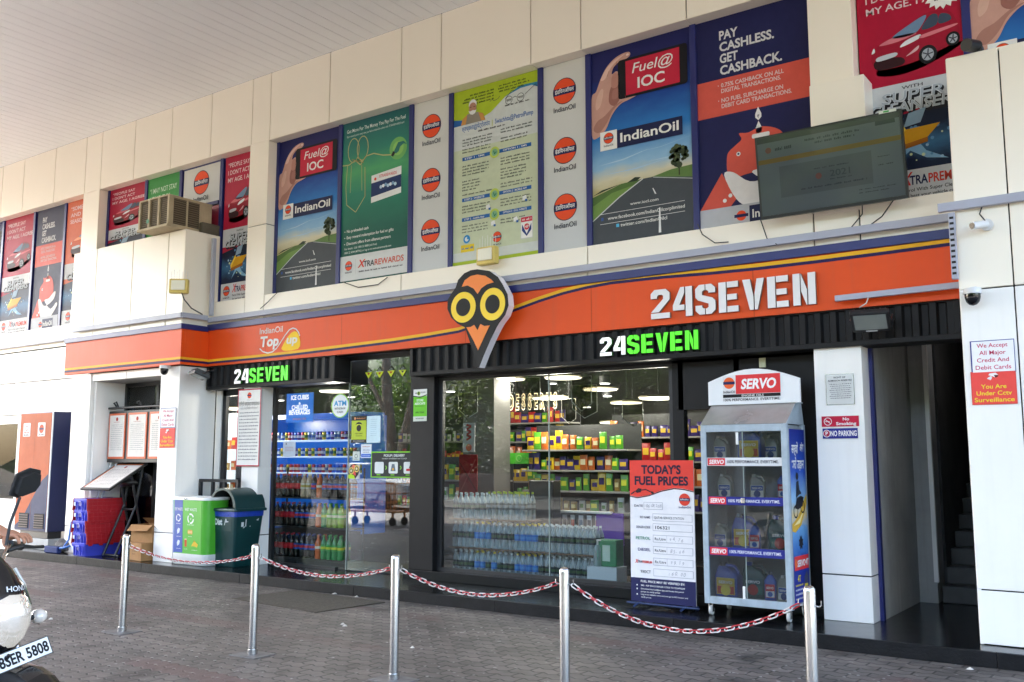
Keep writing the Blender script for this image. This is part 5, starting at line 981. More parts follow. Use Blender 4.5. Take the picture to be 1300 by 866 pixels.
def fld(u0, v0, u1, v1): s.rect(u0, v0, u1, v1, '#a3a3ab', 3); s.rect(u0 + .006, v0 + .003, u1 - .006, v1 - .003, '#e6e4e6', 4)
rows = (('DATE', .665, '#3a3550', .14), ('RO NAME', .585, '#3a3550', .16), ('DEALER CODE', .515, '#3a3550', .22), ('PETROL', .435, '#2f8a6a', .23), ('DIESEL', .355, '#2d2f6f', .20), ('', .275, '#c33', .2), ('93OCT', .20, '#2b2b33', .16))
for k, (n, v, c, w) in enumerate(rows):
    fld(.36 if k else .22, v - .016, .97 if k else .52, v + .036)
    if n: s.text(n, .32 if k else .07, v, .020 if k > 2 else .016, c, w=w, al='R' if k else 'L', bold=.012, l=5)
    if k in (3, 4, 5): s.rect(.575, v - .014, .579, v + .034, '#a3a3ab', 5); s.text('Rs./Litre', .39, v, .018, '#3a3a42', w=.17, bold=.012, l=5)
s.text('X', .07, .268, .026, '#d8362c', w=.05, l=5, bold=.02, shear=.2); s.text('TRA', .115, .27, .017, '#26264a', w=.075, l=5, bold=.02); s.text('PREMIUM', .19, .27, .017, '#d8362c', w=.15, l=5, bold=.02)
s.text('QUTAB SERVICE STATION', .385, .585, .016, '#3a3a42', w=.46, bold=.006, l=5); s.text('106321', .40, .513, .022, '#3a3a42', w=.22, bold=.012, l=5)
for t_, u, v in (('06.08.2021', .26, .665), ('94.76', .62, .433), ('85.66', .63, .353), ('99.19', .63, .273), ('160.00', .60, .197)): rj = random.Random(int(v * 1000)); [s.text(ch, u + .026 * q * (1.7 if len(t_) < 8 else 1) + rj.uniform(-.004, .004), v + rj.uniform(-.004, .004), .024 * rj.uniform(.8, 1.15), '#8d8b96', bold=-.008, l=5, shear=rj.uniform(.05, .35)) for q, ch in enumerate(t_)]
s.text('FUEL PRICE MAY BE VERIFIED BY:', .16, .135, .015, WH, w=.68, bold=.014, l=5); s.text('SMS - RSP SPACE DEALER CODE TO 9224992249', .16, .108, .011, WH, w=.68, bold=.006, l=5)
for k, (a, w) in enumerate((('Download the fuel@ioc app and locate the petrol', .66), ('pumps to verify prices', .3), ('Log on to website www.iocl.com go to RO locator and', .72), ('verify prices', .16))): s.text(a, .16, .085 - .019 * k, .010, WH, w=w, bold=.004, l=5)
for v in (.108, .082, .044): s.circ(.10, v + .006, .008, WH, 5, n=8)
s.build('board_panel', parent=t)
m = MB()
for x in (-4.72, -4.20): m.tube([(x, 8.97, ZP + .015), (x, 8.96, .28), (x, 8.99, 1.3)], .012, black_m, n=6); m.tube([(x - .02, 8.82, ZP + .015), (x, 8.97, ZP + .06), (x + .02, 9.14, ZP + .015)], .012, mat('stand blue', '#25365c', .4), n=6)
m.tube([(-4.86, 8.90, ZP + .04), (-4.05, 8.88, ZP + .04)], .012, mat('stand blue', '#25365c'), n=6); m.build('stand', parent=t)
# -- oil display case
OX0, OX1, OY0, OY1 = -3.965, -3.095, 8.82, 9.36
t = thing('display_case', 'grey wheeled glass case of engine oils with a white arched header', 'display case', ((OX0 + OX1) / 2, 9.09, ZP))
CG = mat('case grey', '#a9b6bf', .4, var=.18, scale=9, streak=.22); z0, z1 = .235, 1.955; w = .055
m = MB()
for x in (OX0, OX1 - w):
    for y in (OY0, OY1 - w): m.bbox(x, x + w, y, y + w, z0, z1, CG, .004)
for y in (OY0, OY1 - w):
    for z in (z0, z1 - .07): m.bbox(OX0 + w, OX1 - w, y + .001, y + w - .001, z, z + .07, CG, .004)
m.bbox(OX0 + .001, OX0 + w - .001, OY0 + w, OY1 - w, z0 + .001, z1 - .001, CG, .004)
m.box(OX0 + w, OX1 - w, OY0 + w, OY1 - w, z0 + .005, z0 + .04, CG); m.box(OX0 + w, OX1 - w, OY0 + w, OY1 - w, z1 - .03, z1 - .004, CG); m.box(OX0 + w, OX1 - w, OY1 - .05, OY1 - .044, z0 + .05, z1 - .05, mat('case back', '#8d9599', .5, var=.2)); m.build('frame', parent=t)
rf = MB(); yb = 9.12                       # sloping roof
rf.prism([(OY0, z1), (OY1, z1), (9.30, 2.17), (yb, 2.17)], (OX0 + .01, 0, 0), (0, 1, 0), (0, 0, 1), (1, 0, 0), .02, CG); rf.prism([(OY0, z1), (OY1, z1), (9.30, 2.17), (yb, 2.17)], (OX1 - .03, 0, 0), (0, 1, 0), (0, 0, 1), (1, 0, 0), .02, CG)
rf.add([(OX0, OY0, z1 + .002), (OX1, OY0, z1 + .002), (OX1, yb, 2.172), (OX0, yb, 2.172)], [(0, 1, 2, 3)], mat('roof sheet', '#aaa4a0', .25, metal=.2, var=.2)); rf.box(OX0, OX1, yb, 9.32, 2.165, 2.175, CG); rf.build('roof', parent=t)
hx0, hx1 = -3.985, -3.04; hw = hx1 - hx0
arch = [(0, 0), (hw, 0), (hw, .235)] + [(hw * (1 - k / 12), .235 + .115 * math.sin(math.pi * k / 12)) for k in range(1, 12)] + [(0, .235)]
m = MB(); m.prism(arch, (hx0, 9.115, 2.165), (1, 0, 0), (0, 0, 1), (0, -1, 0), .03, mat('header white', '#e6e7e8', .35, var=.05)); hd = m.build('header', parent=t)
s = Sheet(hx0, hx1, 2.165, 2.515, 9.084, th=.0004); s.f, s.mi, s.sm = [], [], []
s.rect(.17, .20, .80, .84, '#e2dfe0', 1); s.rect(.315, .30, .80, .84, '#dc3a3c', 2); s.text('SERVO', .56, .44, .27, '#f3f0ee', w=.38, al='C', bold=.035, l=3, shear=.15); s.circ(.24, .62, .058, '#e0602c', 2); s.rect(.175, .58, .305, .66, '#1d2352', 3); s.text('IndianOil', .24, .33, .07, '#333', w=.13, al='C', l=3); s.rect(.17, .20, .80, .29, '#1d1b1d', 4); s.text('ENGINE OILS', .50, .215, .06, '#e8e6e4', w=.24, al='C', l=5); s.text('100% PERFORMANCE. EVERYTIME.', .485, .10, .07, '#3a3438', w=.62, al='C', l=2, bold=.015); s.build('header_print', parent=hd)
m = MB(); m.box(OX0 + w, OX1 - w, OY0 + .018, OY0 + .022, z0 + .07, z1 - .07, glass_mat('case glass', (.80, .82, .82), 1.4, dirt=.03)); m.box(OX1 - .02, OX1 - .016, OY0 + w, OY1 - w, z0 + .03, z1 - .03, mat('case back', '#51585c')) ; gl = m.build('glass', parent=t)
m = MB(); m.box(-3.54, -3.532, OY0 + .012, OY0 + .026, z0 + .07, z1 - .07, mat('seal', '#8f9a94')); m.bbox(-3.60, -3.575, OY0 + .004, OY0 + .016, 1.76, 1.88, mat('white frame', '#e9e8e4'), .003); m.bbox(-3.575, -3.55, OY0 + .004, OY0 + .016, .30, .42, mat('white frame', '#e9e8e4'), .003); m.bbox(-3.56, -3.52, OY0 - .012, OY0 + .012, 1.20, 1.25, steel, .004); m.build('latch', parent=t)
SHZ = (1.60, 1.225, .742)
for k, z in enumerate(SHZ):
    m = MB(); m.box(OX0 + .03, OX1 - .03, OY0 + .035, OY1 - .06, z - .01, z, CG); sh = m.build('shelf', parent=t)
    s = Sheet(OX0 + .058, OX1 - .058, z - .045, z + .035, OY0 + .016, th=.003); s.rect(0, 0, 1, 1, ('#dcdcdc', '#2c3183', '#2c3183')[k], 1); s.rect(.01, .06, .25, .94, '#d8373e', 2); s.text('SERVO', .13, .24, .5, '#f3f0ee', w=.20, al='C', bold=.03, l=3, shear=.15); s.text('100% PERFORMANCE. EVERYTIME.', .62, .34, .34, '#3a3440' if k == 0 else '#e6e6ee', w=.68, al='C', bold=.015, l=3); s.build('shelf_strip', parent=sh)
fr_ = (Vector((OX1 + .0005, OY0 + .055, z0 + .05)), Vector((0, 1, 0)), Vector((0, 0, 1)), Vector((1, 0, 0)), .43, 1.62)
s = Sheet(0, 0, 0, 0, 0, th=.003, frame=fr_); s.rect(0, 0, 1, 1, ramp_mat('print oil advert', [(0, '#1f2a86'), (.2, '#23358f'), (.3, '#3a6fb5'), (.42, '#6aa0cf'), (.5, '#d8c08a'), (.58, '#8fb8d8'), (.75, '#2f55b0'), (1, '#1c2a80')]), 1)
s.text('सर्वो', .10, .86, .05, WH, w=.42, bold=.02, l=3, shear=.15); s.text('अंग', .64, .87, .045, WH, w=.26, bold=.02, l=3, shear=.15); s.text('भरो उड़ान', .08, .77, .05, WH, w=.80, bold=.02, l=3, shear=.15)
s.poly([(0, .45), (.4, .49), (.9, .60), (1, .62), (1, .56), (.6, .44), (.2, .40), (0, .41)], '#d2a63a', 2); s.poly([(.1, .44), (.5, .48), (.8, .53), (.5, .45)], '#f0dc9a', 3)
for a, b in ((.25, .52), (.70, .545)): s.ring(a, b, .062, .014, '#1b1a1e', 4)
s.poly([(.2, .54), (.35, .60), (.6, .61), (.78, .60), (.7, .55), (.4, .53)], '#23242a', 5); s.poly([(.3, .60), (.34, .69), (.48, .70), (.55, .62)], '#2a2d36', 5); s.circ(.40, .725, .035, '#22242a', 5); s.poly([(.42, .66), (.62, .63), (.62, .615), (.42, .63)], '#2a2d36', 6)
s.poly([(.52 + (.16 if k % 2 else .10) * math.cos(R(k * 22.5)), .34 + (.045 if k % 2 else .028) * math.sin(R(k * 22.5))) for k in range(16)], '#23262e', 4)
s.rect(.05, .185, .98, .265, '#d8373e', 3); s.text('SERVO', .48, .205, .035, WH, w=.50, al='C', bold=.03, l=4, shear=.15); s.text('4T', .86, .205, .035, WH, w=.2, al='C', bold=.03, l=4); s.circ(.13, .225, .04, '#e0602c', 4); s.text('4T', .22, .12, .035, '#e8d23a', w=.2, l=3, bold=.02); s.poly([(.62, .02), (.9, .02), (.92, .14), (.82, .17), (.66, .14)], '#4a4f6a', 3); s.rect(.66, .04, .88, .10, '#d8c23a', 4)
for k in range(4): s.greek(.08, .55, .095 - .025 * k, .012, ('#e8d23a', WH, WH, WH)[k], 3, k)
s.build('side_poster', parent=t)
for x in (OX0 + .05, OX1 - .05):
    for y in (OY0 + .05, OY1 - .05):
        m = MB(); m.cyl((x - .012, y, ZP + .045), (x + .012, y, ZP + .045), .045, mat('castor', '#c9c7c2', .5, var=.2), n=16); m.bbox(x - .022, x - .014, y - .02, y + .02, ZP + .03, .235, steel, .002); m.bbox(x + .014, x + .022, y - .02, y + .02, ZP + .03, .235, steel, .002); m.build('castor', parent=t)
# oil cans in the case
def make_can(kind, col, lab, cap, h, w_, d_):
    t = thing('oil_can', 'x', 'oil can', (0, 0, 0)); B = mat('can ' + kind, col, .35, var=.08)
    m = MB()
    if kind.startswith('jug'):
        loft(m, [(0, 0, 0, w_ * .46, d_ * .46), (.012, 0, 0, w_ / 2, d_ / 2), (h * .62, 0, 0, w_ / 2, d_ / 2), (h * .78, -w_ * .08, 0, w_ * .36, d_ * .44), (h * .90, -w_ * .22, 0, w_ * .16, d_ * .3)], .02, B)
        m.tube([(w_ * .36, 0, h * .58), (w_ * .44, 0, h * .74), (w_ * .28, 0, h * .90), (-w_ * .1, 0, h * .92)], .016, B, n=8)
        cx = -w_ * .22
    else: loft(m, [(0, 0, 0, w_ * .46, d_ * .46), (.01, 0, 0, w_ / 2, d_ / 2), (h * .70, 0, 0, w_ / 2, d_ / 2), (h * .84, 0, 0, w_ * .30, d_ * .34), (h * .9, 0, 0, w_ * .18, d_ * .25)], .02, B); cx = 0
    m.build('body', parent=t, local=True)
    m = MB(); m.cyl((cx, 0, h * .89), (cx, 0, h), w_ * .13, mat('cap ' + cap, cap, .4), n=12); m.build('cap', parent=t, local=True)
    s = Sheet(0, 0, 0, 0, 0, th=.001, frame=(Vector((-w_ * .40, -d_ / 2 - .0005, h * .12)), Vector((1, 0, 0)), Vector((0, 0, 1)), Vector((0, -1, 0)), w_ * .80, h * .46), back=ink(lab[0])); s.rect(.04, .55, .96, .96, lab[1], 1); s.rect(.04, .04, .96, .5, lab[2], 1); s.text('SERVO', .5, .66, .16, WH, w=.76, al='C', bold=.03, l=2); s.circ(.5, .27, w_ * .22, lab[3], 2, n=14); s.build('label', parent=t, local=True)
    return t
protos = {'grey': make_can('jug grey', '#8d9084', ('#cfd2cc', '#2f55a8', '#d8d8d2', '#2c4a8a'), '#c8c8c0', .25, .15, .09), 'blue': make_can('jug blue', '#1c3f9a', ('#d8b93a', '#c8a62a', '#b8442a', '#e0c94a'), '#23262c', .34, .24, .14), 'green': make_can('jug green', '#12463f', ('#2a5a58', '#1d4f52', '#2b6a60', '#b83a32'), '#1d4fb0', .34, .24, .14), 'bottle': make_can('bottle blue', '#1d4fae', ('#c8323a', '#c8323a', '#d8d8dc', '#3a60b0'), '#2a2d33', .27, .11, .08)}
lay = [('grey', -3.83, 1.60, 'grey oil can at the left end of the top shelf'), ('blue', -3.50, 1.60, 'large blue oil can with a yellow label on the top shelf'), ('grey', -3.34, 1.60, 'grey oil can behind the blue one on the top shelf'),
       ('grey', -3.80, 1.225, 'grey oil can at the left end of the second shelf'), ('grey', -3.45, 1.225, 'pale grey oil can by the latch on the second shelf'), ('bottle', -3.19, 1.225, 'blue bottle with a red label at the right of the second shelf'),
       ('grey', -3.85, .742, 'grey oil can at the left end of the third shelf'), ('blue', -3.63, .742, 'blue oil can with a yellow label in the third shelf centre'), ('bottle', -3.48, .742, 'slim blue bottle with red label on the third shelf'), ('green', -3.24, .742, 'dark green oil can at the right of the third shelf'),
       ('blue', -3.77, .278, 'large blue oil can at the front left of the case floor'), ('green', -3.57, .278, 'green oil can with a blue cap behind, on the case floor'), ('bottle', -3.37, .278, 'blue bottle with a red label on the case floor'), ('grey', -3.20, .278, 'grey oil can at the right end of the case floor')]
seen = set()
for k, (kd, x, z, lab) in enumerate(lay):
    y = 8.97 if k % 3 else 9.02
    y = {7: 9.08, 8: 8.94, 11: 9.14, 2: 9.10}.get(k, y)
    if kd in seen: dup(protos[kd], (x, y, z + .002), rotz=R((k * 37) % 30 - 15), label=lab, group='oil cans in the display case')
    else: p = protos[kd]; p.location = (x, y, z + .002); p['label'] = lab; p['group'] = 'oil cans in the display case'; seen.add(kd)

# ================================================================ fittings on the wall
def led_flood(name, lab, loc, rz, tilt):
    t = thing(name, lab, 'floodlight', loc, rz); A = Matrix.Rotation(R(tilt), 4, 'X')
    m = MB(); m.bbox(-.17, .17, -.03, .03, -.12, .12, black_m, .012, M=A)
    for k in range(7): m.box(-.14 + .045 * k, -.132 + .045 * k, .03, .06, -.10, .10, black_m, M=A)
    m.build('body', parent=t, local=True); m = MB(); m.box(-.14, .14, -.034, -.03, -.085, .095, mat('lamp glass', '#8d938f', .15, var=.1), M=A); m.box(-.05, .05, -.036, -.034, -.11, -.095, ink('#c9c9c9'), M=A); m.build('lens', parent=t, local=True)
    m = MB(); m.tube([(-.18, 0, 0), (-.18, .12, .06), (.18, .12, .06), (.18, 0, 0)], .01, black_m, n=6); m.tube([(0, .12, .06), (0, .22, .08)], .014, black_m, n=6); m.build('bracket', parent=t, local=True)
led_flood('floodlight', 'black floodlight tilted down under the right end of the orange board', (-2.31, 8.93, 2.88), R(8), 52)
led_flood('floodlight', 'black floodlight sticking out left of the small green sign', (-11.92, 8.78, 2.87), R(-20), 70)
def halogen(lab, loc, rz):
    t = thing('floodlight', lab, 'floodlight', loc, rz); YC = mat('lamp yellow', '#d9c169', .5, var=.15)
    m = MB(); m.bbox(-.14, .14, .0, .10, -.12, .10, YC, .015); m.build('body', parent=t, local=True); m = MB(); m.bbox(-.105, .105, -.022, .004, -.075, .075, mat('lamp front', '#e9e4d0', .3), .012); m.build('lens', parent=t, local=True)
    m = MB()
    for k in range(7): m.cyl((-.12 + .04 * k, .05, .09), (-.122 + .04 * k, .055, .22 + .03 * (k % 2)), .003, mat('bird spike', '#d8d8d8', .4), n=5)
    m.build('bird_spikes', parent=t, local=True)
halogen('small pale yellow floodlight with bird spikes above the owl emblem', (-6.822, 9.05, 4.092), 0)
halogen('small pale yellow floodlight on the side corner of the left cream bay', (-12.30, 8.62, 4.24), R(38))
def dome(lab, loc):
    t = thing('dome_camera', lab, 'camera', loc); m = MB(); m.cyl((0, 0, .03), (0, 0, .075), .07, mat('camera white', '#d9d9d9', .4), n=20); m.bbox(-.03, .03, .04, .10, .03, .10, mat('camera white', '#d9d9d9'), .01); m.build('base', parent=t, local=True)
    m = MB(); m.lathe([(.062, .03), (.062, .0), (.052, -.035), (.03, -.06), (.004, -.068)], mat('camera dome', (.006, .006, .007), .08), n=20); m.build('dome', parent=t, local=True)
dome('black dome camera under the left orange board', (-12.58, 8.64, 2.96)); dome('black dome camera on the right white bay', (-1.40, 8.64, 2.96))
t = thing('bullet_camera', 'white bullet camera on the right bay under the grey tray', 'camera', (-1.27, 8.70, 3.58)); CWm = mat('camera white', '#d9d9d9')
m = MB(); m.cyl((0, .035, .0), (0, .0, .0), .05, CWm, n=18); m.build('base', parent=t, local=True); m = MB(); m.cyl((0, -.01, 0), (-.09, -.13, -.025), .032, CWm, n=18); m.build('body', parent=t, local=True); m = MB(); m.cyl((-.0885, -.128, -.0246), (-.0925, -.1333, -.0257), .027, mat('camera dome', (.006, .006, .007)), n=18); m.build('lens', parent=t, local=True)
# cable trays
def tray(pts, lab, w=.075, d=.05, slots=False):
    t = thing('cable_tray', lab, 'cable tray', pts[0]); m = MB()
    for p, q in zip(pts, pts[1:]):
        p, q = Vector(p), Vector(q); dd = (q - p).normalized(); M = Matrix.Translation(p) @ dd.to_track_quat('X', 'Z' if abs(dd.z) < .9 else 'Y').to_matrix().to_4x4(); Lg = (q - p).length
        m.bbox(0, Lg, -d / 2, d / 2, -w / 2, w / 2, tray_m, .004, M=M)
    m.build('channel', parent=t)
    if slots:
        p, q = Vector(pts[0]), Vector(pts[1]); n = int((q - p).length / .045)
        for k in range(1, n):
            m = MB(); c = p.lerp(q, k / n); m.box(c.x - .016, c.x + .016, c.y - d / 2 - .003, c.y - d / 2 + .001, c.z - .01, c.z + .01, joint); m.build('slot', parent=t)
    return t
tray([(-12.24, 9.15, 3.76), (-1.62, 9.15, 3.79)], 'grey cable tray along the top of the long orange board')
tray([(-15.25, 8.68, 3.79), (-12.26, 8.68, 3.79), (-12.24, 9.12, 3.79)], 'grey cable tray above the left bay sign board')
tray([(-1.64, 8.70, 3.775), (1.5, 8.70, 3.78)], 'grey cable tray across the right white bay')
tray([(-1.535, 8.70, 3.72), (-1.535, 8.70, 3.14)], 'upright slotted grey tray at the right end of the orange board', w=.05, d=.05, slots=True)
tray([(-2.66, 9.07, 3.135), (-1.57, 9.07, 3.150)], 'short grey tray low on the orange board at right', w=.055)
tray([(-24, 9.17, 3.776), (-15.45, 9.17, 3.776)], 'pale grey tray along the wall under the left posters', w=.06)
tray([(-12.20, 9.16, 5.05), (-12.20, 9.16, 3.83)], 'upright slotted grey tray on the wall beside the left bay', w=.06, d=.05, slots=True)
# loose wires
def wire(pts, lab, r=.006, c=None): m = MB(); m.tube(pts, r, c or black_m, n=5); m.build('loose_wire', label=lab, cat='wire', base=tuple(pts[0]))
wire([(-12.28, 8.66, 4.16), (-12.22, 8.68, 4.02), (-12.2, 8.8, 3.9), (-12.2, 9.0, 3.83)], 'black wire curling down from the yellow corner floodlight', .010)
wire([(-9.402, 9.20, 4.06), (-9.095, 9.20, 3.95), (-8.730, 9.20, 3.95), (-8.561, 9.20, 4.03)], 'thin black wire drooping under the teal poster')
wire([(-10.738, 9.20, 4.05), (-10.937, 9.19, 3.92), (-11.079, 9.18, 3.84)], 'thin black wire at the foot of the tall cream column')
wire([(-4.103, 9.19, 4.10), (-4.053, 9.19, 3.98), (-3.914, 9.19, 3.87), (-3.765, 9.19, 3.86)], 'tangled thin wire between the blue poster and the television')
wire([(-3.412, 9.19, 4.04), (-3.352, 9.19, 3.84), (-3.228, 9.12, 3.75)], 'thin wire hanging under the left of the television')
wire([(-2.366, 9.05, 4.02), (-2.406, 9.19, 3.95), (-2.529, 9.19, 3.82)], 'thin wire hanging under the right of the television')
wire([(-2.031, 9.10, 4.10), (-2.227, 9.19, 3.90), (-2.391, 9.19, 3.80)], 'thin black wire slanting left from the red poster foot')
wire([(-2.35, 9.06, 3.12), (-2.37, 9.04, 3.06), (-2.43, 9.02, 3.02)], 'short white wire below the low grey tray', c=mat('wire white', '#c8c2ba', .5))
wire([(-1.30, 8.72, 3.74), (-1.32, 8.71, 3.68), (-1.27, 8.70, 3.60)], 'thin wire from tray to bullet camera')
# television
t = thing('television', 'large wall television with a dim reflecting screen, tilted down beside the column', 'television', (-2.65, 9.02, 4.0))
tl = R(7); v_ = Vector((0, -math.sin(tl), math.cos(tl))); n_ = Vector((0, -math.cos(tl), -math.sin(tl)))
BZ = mat('tv bezel', (.010, .010, .011), .3); o_ = Vector((-3.345, 9.06, 4.0))
s = Sheet(0, 0, 0, 0, 0, th=.045, frame=(o_, Vector((1, 0, 0)), v_, n_, 1.40, .825), back=BZ); s.build('housing', parent=t)
s = Sheet(0, 0, 0, 0, 0, th=.002, frame=(o_ + n_ * .045 + Vector((.022, 0, 0)) + v_ * .03, Vector((1, 0, 0)), v_, n_, 1.356, .775), back=BZ, step=.0003)
def scr(c): return mat('screen ' + c, c, .06)
s.rect(0, 0, 1, 1, scr('#4c5256'), 1); s.rect(0, .93, 1, 1, scr('#333638'), 2); s.rect(0, .66, 1, .72, scr('#5c4c2c'), 2); s.circ(.08, .83, .03, scr('#5a3a36'), 2); s.rect(.15, .2, .80, .60, scr('#44494d'), 2); s.circ(.43, .40, .03, scr('#5c3c3a'), 3); s.text('2021', .51, .37, .075, scr('#363c40'), w=.14, l=3, bold=.01)
for a, b, v, h in ((.35, .74, .86, .03), (.42, .70, .81, .03), (.13, .27, .81, .045), (.40, .66, .49, .015), (.51, .66, .33, .015), (.3, .76, .26, .02), (.84, .92, .5, .012), (.84, .94, .40, .012), (.7, .95, .14, .012), (.7, .9, .10, .012)): s.greek(a, b, v, h, scr('#2e3438'), 3, int(v * 90))
s.rect(.84, .88, .97, .93, scr('#2a3034'), 3); s.build('screen', parent=t)
m = MB(); m.box(-2.14, -1.985, 8.898, 8.902, 4.795, 4.822, mat('energy tag', '#d8dcd0', .4)); m.box(-2.10, -2.05, 8.896, 8.90, 4.80, 4.815, ink('#3f9a4a')); m.build('energy_tag', parent=t)
m = MB(); m.bbox(-2.9, -2.4, 9.06, 9.12, 4.2, 4.6, black_m, .01); m.build('wall_bracket', parent=t)
# air conditioner
t = thing('air_conditioner', 'weathered beige window air conditioner on top of the left cream bay', 'air conditioner', (-12.87, 8.9, 5.15))
AB = mat('ac beige', '#b7a88a', .55, var=.22, scale=3, streak=.25); AG = mat('ac grille', '#4a4032', .7, var=.3)
m = MB(); x0, x1, y0, y1, zb, zt = -13.21, -12.47, 8.50, 9.30, 5.155, 5.66
m.bbox(x0, x1, y0 + .04, y1, zb + .02, zt - .02, AB, .006); m.bbox(x0 - .01, x1 + .01, y0, y1, zt - .025, zt, AB, .006); m.bbox(x0 - .02, x1 + .02, y0 - .02, y1, zb, zb + .04, AB, .006)
for k in range(4): x = x0 + (x1 - x0) * k / 3; m.bbox(x - .022, x + .022, y0, y0 + .05, zb + .04, zt - .02, AB, .004)
m.build('case', parent=t)
for k in range(3):
    g = MB(); a, b = x0 + (x1 - x0) * k / 3 + .024, x0 + (x1 - x0) * (k + 1) / 3 - .024; g.box(a, b, y0 + .03, y0 + .038, zb + .04, zt - .03, AG)
    for j in range(14): g.box(a, b, y0 + .02, y0 + .03, zb + .05 + j * .031, zb + .062 + j * .031, mat('ac fin', '#6b5f4a', .6))
    g.build('grille', parent=t)
for a, b in ((y0 + .10, y0 + .32), (y0 + .36, y0 + .56)):
    g = MB(); g.box(x1, x1 + .004, a, b, zb + .06, zt - .04, AG)
    for j in range(12): g.box(x1 + .004, x1 + .012, a, b, zb + .07 + j * .034, zb + .084 + j * .034, mat('ac fin', '#6b5f4a'))
    g.build('side_grille', parent=t)
m = MB(); m.cyl((-12.98, y0 - .004, 5.30), (-12.98, y0 + .03, 5.30), .035, mat('ac badge', '#3f8a6a', .4), n=14); m.build('badge', parent=t)
m = MB(); m.bbox(-12.44, -12.36, 9.05, 9.38, 5.16, 5.32, mat('bracket brown', '#5c5648', .6, var=.2), .01); m.bbox(-12.62, -12.34, 9.06, 9.36, 5.148, 5.17, mat('bracket brown', '#5c5648'), .005); m.build('wall_bracket', label='small brown metal box beside the air conditioner', cat='box', base=(-12.4, 9.2, 5.15))
m = MB(); m.cyl((-1.273, 8.80, 5.19), (-1.273 - .06, 8.66, 5.17), .055, black_m, n=16); m.bbox(-1.273 - .03, -1.273 + .05, 8.76, 8.86, 5.122, 5.19, black_m, .01); m.build('wall_speaker', label='small black round fitting on the top edge of the right bay', cat='fitting', base=(-1.35, 8.8, 5.12))
m = MB(); m.bbox(-3.574, -3.507, 9.44, 9.462, 2.560, 2.658, mat('tag plate', '#c9c9a8', .5), .003); m.build('number_plate', label='tiny pale metal tag above the oil display header', cat='tag', base=(-3.3, 9.45, 2.6))

# ================================================================ goods behind the glass
DKM = mat('rack dark', (.02, .02, .022), .5, var=.2); WOOD = mat('shelf wood', '#6e5238', .55, var=.25, scale=5)
def make_bottle(kind, body, lab, cap, h=.33, r=.045, clear=False):
    t = thing('bottle', 'x', 'bottle'); B = MATS.get('btl ' + kind)
    if B is None:
        B = mat('btl ' + kind, body, .08)
        p = B.node_tree.nodes['Principled BSDF']; p.inputs['Specular IOR Level'].default_value = .6
        if clear:
            n = B.node_tree.nodes; L = B.node_tree.links; tr = n.new('ShaderNodeBsdfTransparent'); tr.inputs[0].default_value = (.92, .96, .97, 1); mx = n.new('ShaderNodeMixShader'); lw = n.new('ShaderNodeLayerWeight'); lw.inputs[0].default_value = .35
            ad = n.new('ShaderNodeMath'); ad.operation = 'MULTIPLY_ADD'; ad.inputs[1].default_value = .75; ad.inputs[2].default_value = .30; L.new(lw.outputs['Facing'], ad.inputs[0])
            L.new(ad.outputs[0], mx.inputs[0]); L.new(tr.outputs[0], mx.inputs[1]); L.new(p.outputs[0], mx.inputs[2]); L.new(mx.outputs[0], n['Material Output'].inputs['Surface'])
    w = .93 if clear else .97
    m = MB(); m.lathe([(r * .8, 0), (r, .012), (r, h * .16), (r * w, h * .19), (r, h * .24), (r * w, h * .30), (r, h * .36), (r, h * .62), (r * .92, h * .70), (r * .5, h * .84), (r * .33, h * .90), (r * .33, h * .95)], B, n=14); m.build('body', parent=t, local=True)
    m = MB(); m.cyl((0, 0, h * .93), (0, 0, h), r * .40, mat('cap ' + cap, cap, .4), n=10); m.build('cap', parent=t, local=True)
    m = MB(); m.lathe([(r * 1.01, h * .36), (r * 1.02, h * .37), (r * 1.02, h * .59), (r * 1.01, h * .60)], ink(lab[0]), n=14); m.lathe([(r * 1.025, h * .43), (r * 1.025, h * .53)], ink(lab[1]), n=14); m.build('label', parent=t, local=True)
    return t
def use(P, key, loc, lab, group, rz=0):
    p, used = P[key]
    if not used: P[key][1] = True; p.location = loc; p.rotation_euler = (0, 0, rz); p['label'] = lab; p['group'] = group; return p
    return dup(p, loc, rotz=rz, label=lab, group=group)
SOFT = {'cola': [make_bottle('cola', (.012, .006, .004), ('#b81c28', '#c92c36'), '#b81c28', .34, .048), False], 'bluecola': [make_bottle('bluecola', (.012, .008, .006), ('#1d55b0', '#c0303a'), '#1d3f8a', .34, .048), False],
        'orange': [make_bottle('orange', '#c4581c', ('#c96a2a', '#e2ddd0'), '#d06a22', .34, .048), False], 'lime': [make_bottle('lime', '#86a83a', ('#5fae2a', '#e6e2c0'), '#5fae2a', .34, .048), False],
        'green': [make_bottle('green', '#2f8a4a', ('#3aa04a', '#d6d83a'), '#2f9a3a', .34, .048), False], 'pale': [make_bottle('pale', '#b9a58c', ('#d6d0c0', '#b0a04a'), '#d8d8d0', .34, .048), False]}
SDESC = {'cola': 'dark cola bottle with a red label', 'bluecola': 'dark cola bottle with a blue label', 'orange': 'orange soda bottle', 'lime': 'lime coloured soda bottle', 'green': 'green soda bottle', 'pale': 'pale drink bottle with a white cap'}
rows = [(1.075, 'top', 'cola cola cola cola cola pale pale bluecola orange bluecola bluecola bluecola bluecola bluecola'), (.655, 'middle', 'cola cola cola cola bluecola bluecola bluecola bluecola orange green lime lime lime'), (.205, 'bottom', 'cola cola cola cola bluecola bluecola bluecola bluecola orange green green green green')]
x0 = -11.280
for z, nm, ks in rows:
    for k, kd in enumerate(ks.split()):
        for y in (9.80, 9.92):
            use(SOFT, kd, (x0 + .112 * k + (.012 if y > 9.85 else 0), y, z), '%s on the %s shelf of the drinks rack' % (SDESC[kd], nm), 'soft drink bottles on the %s rack shelf' % nm, R(k * 41 % 60))
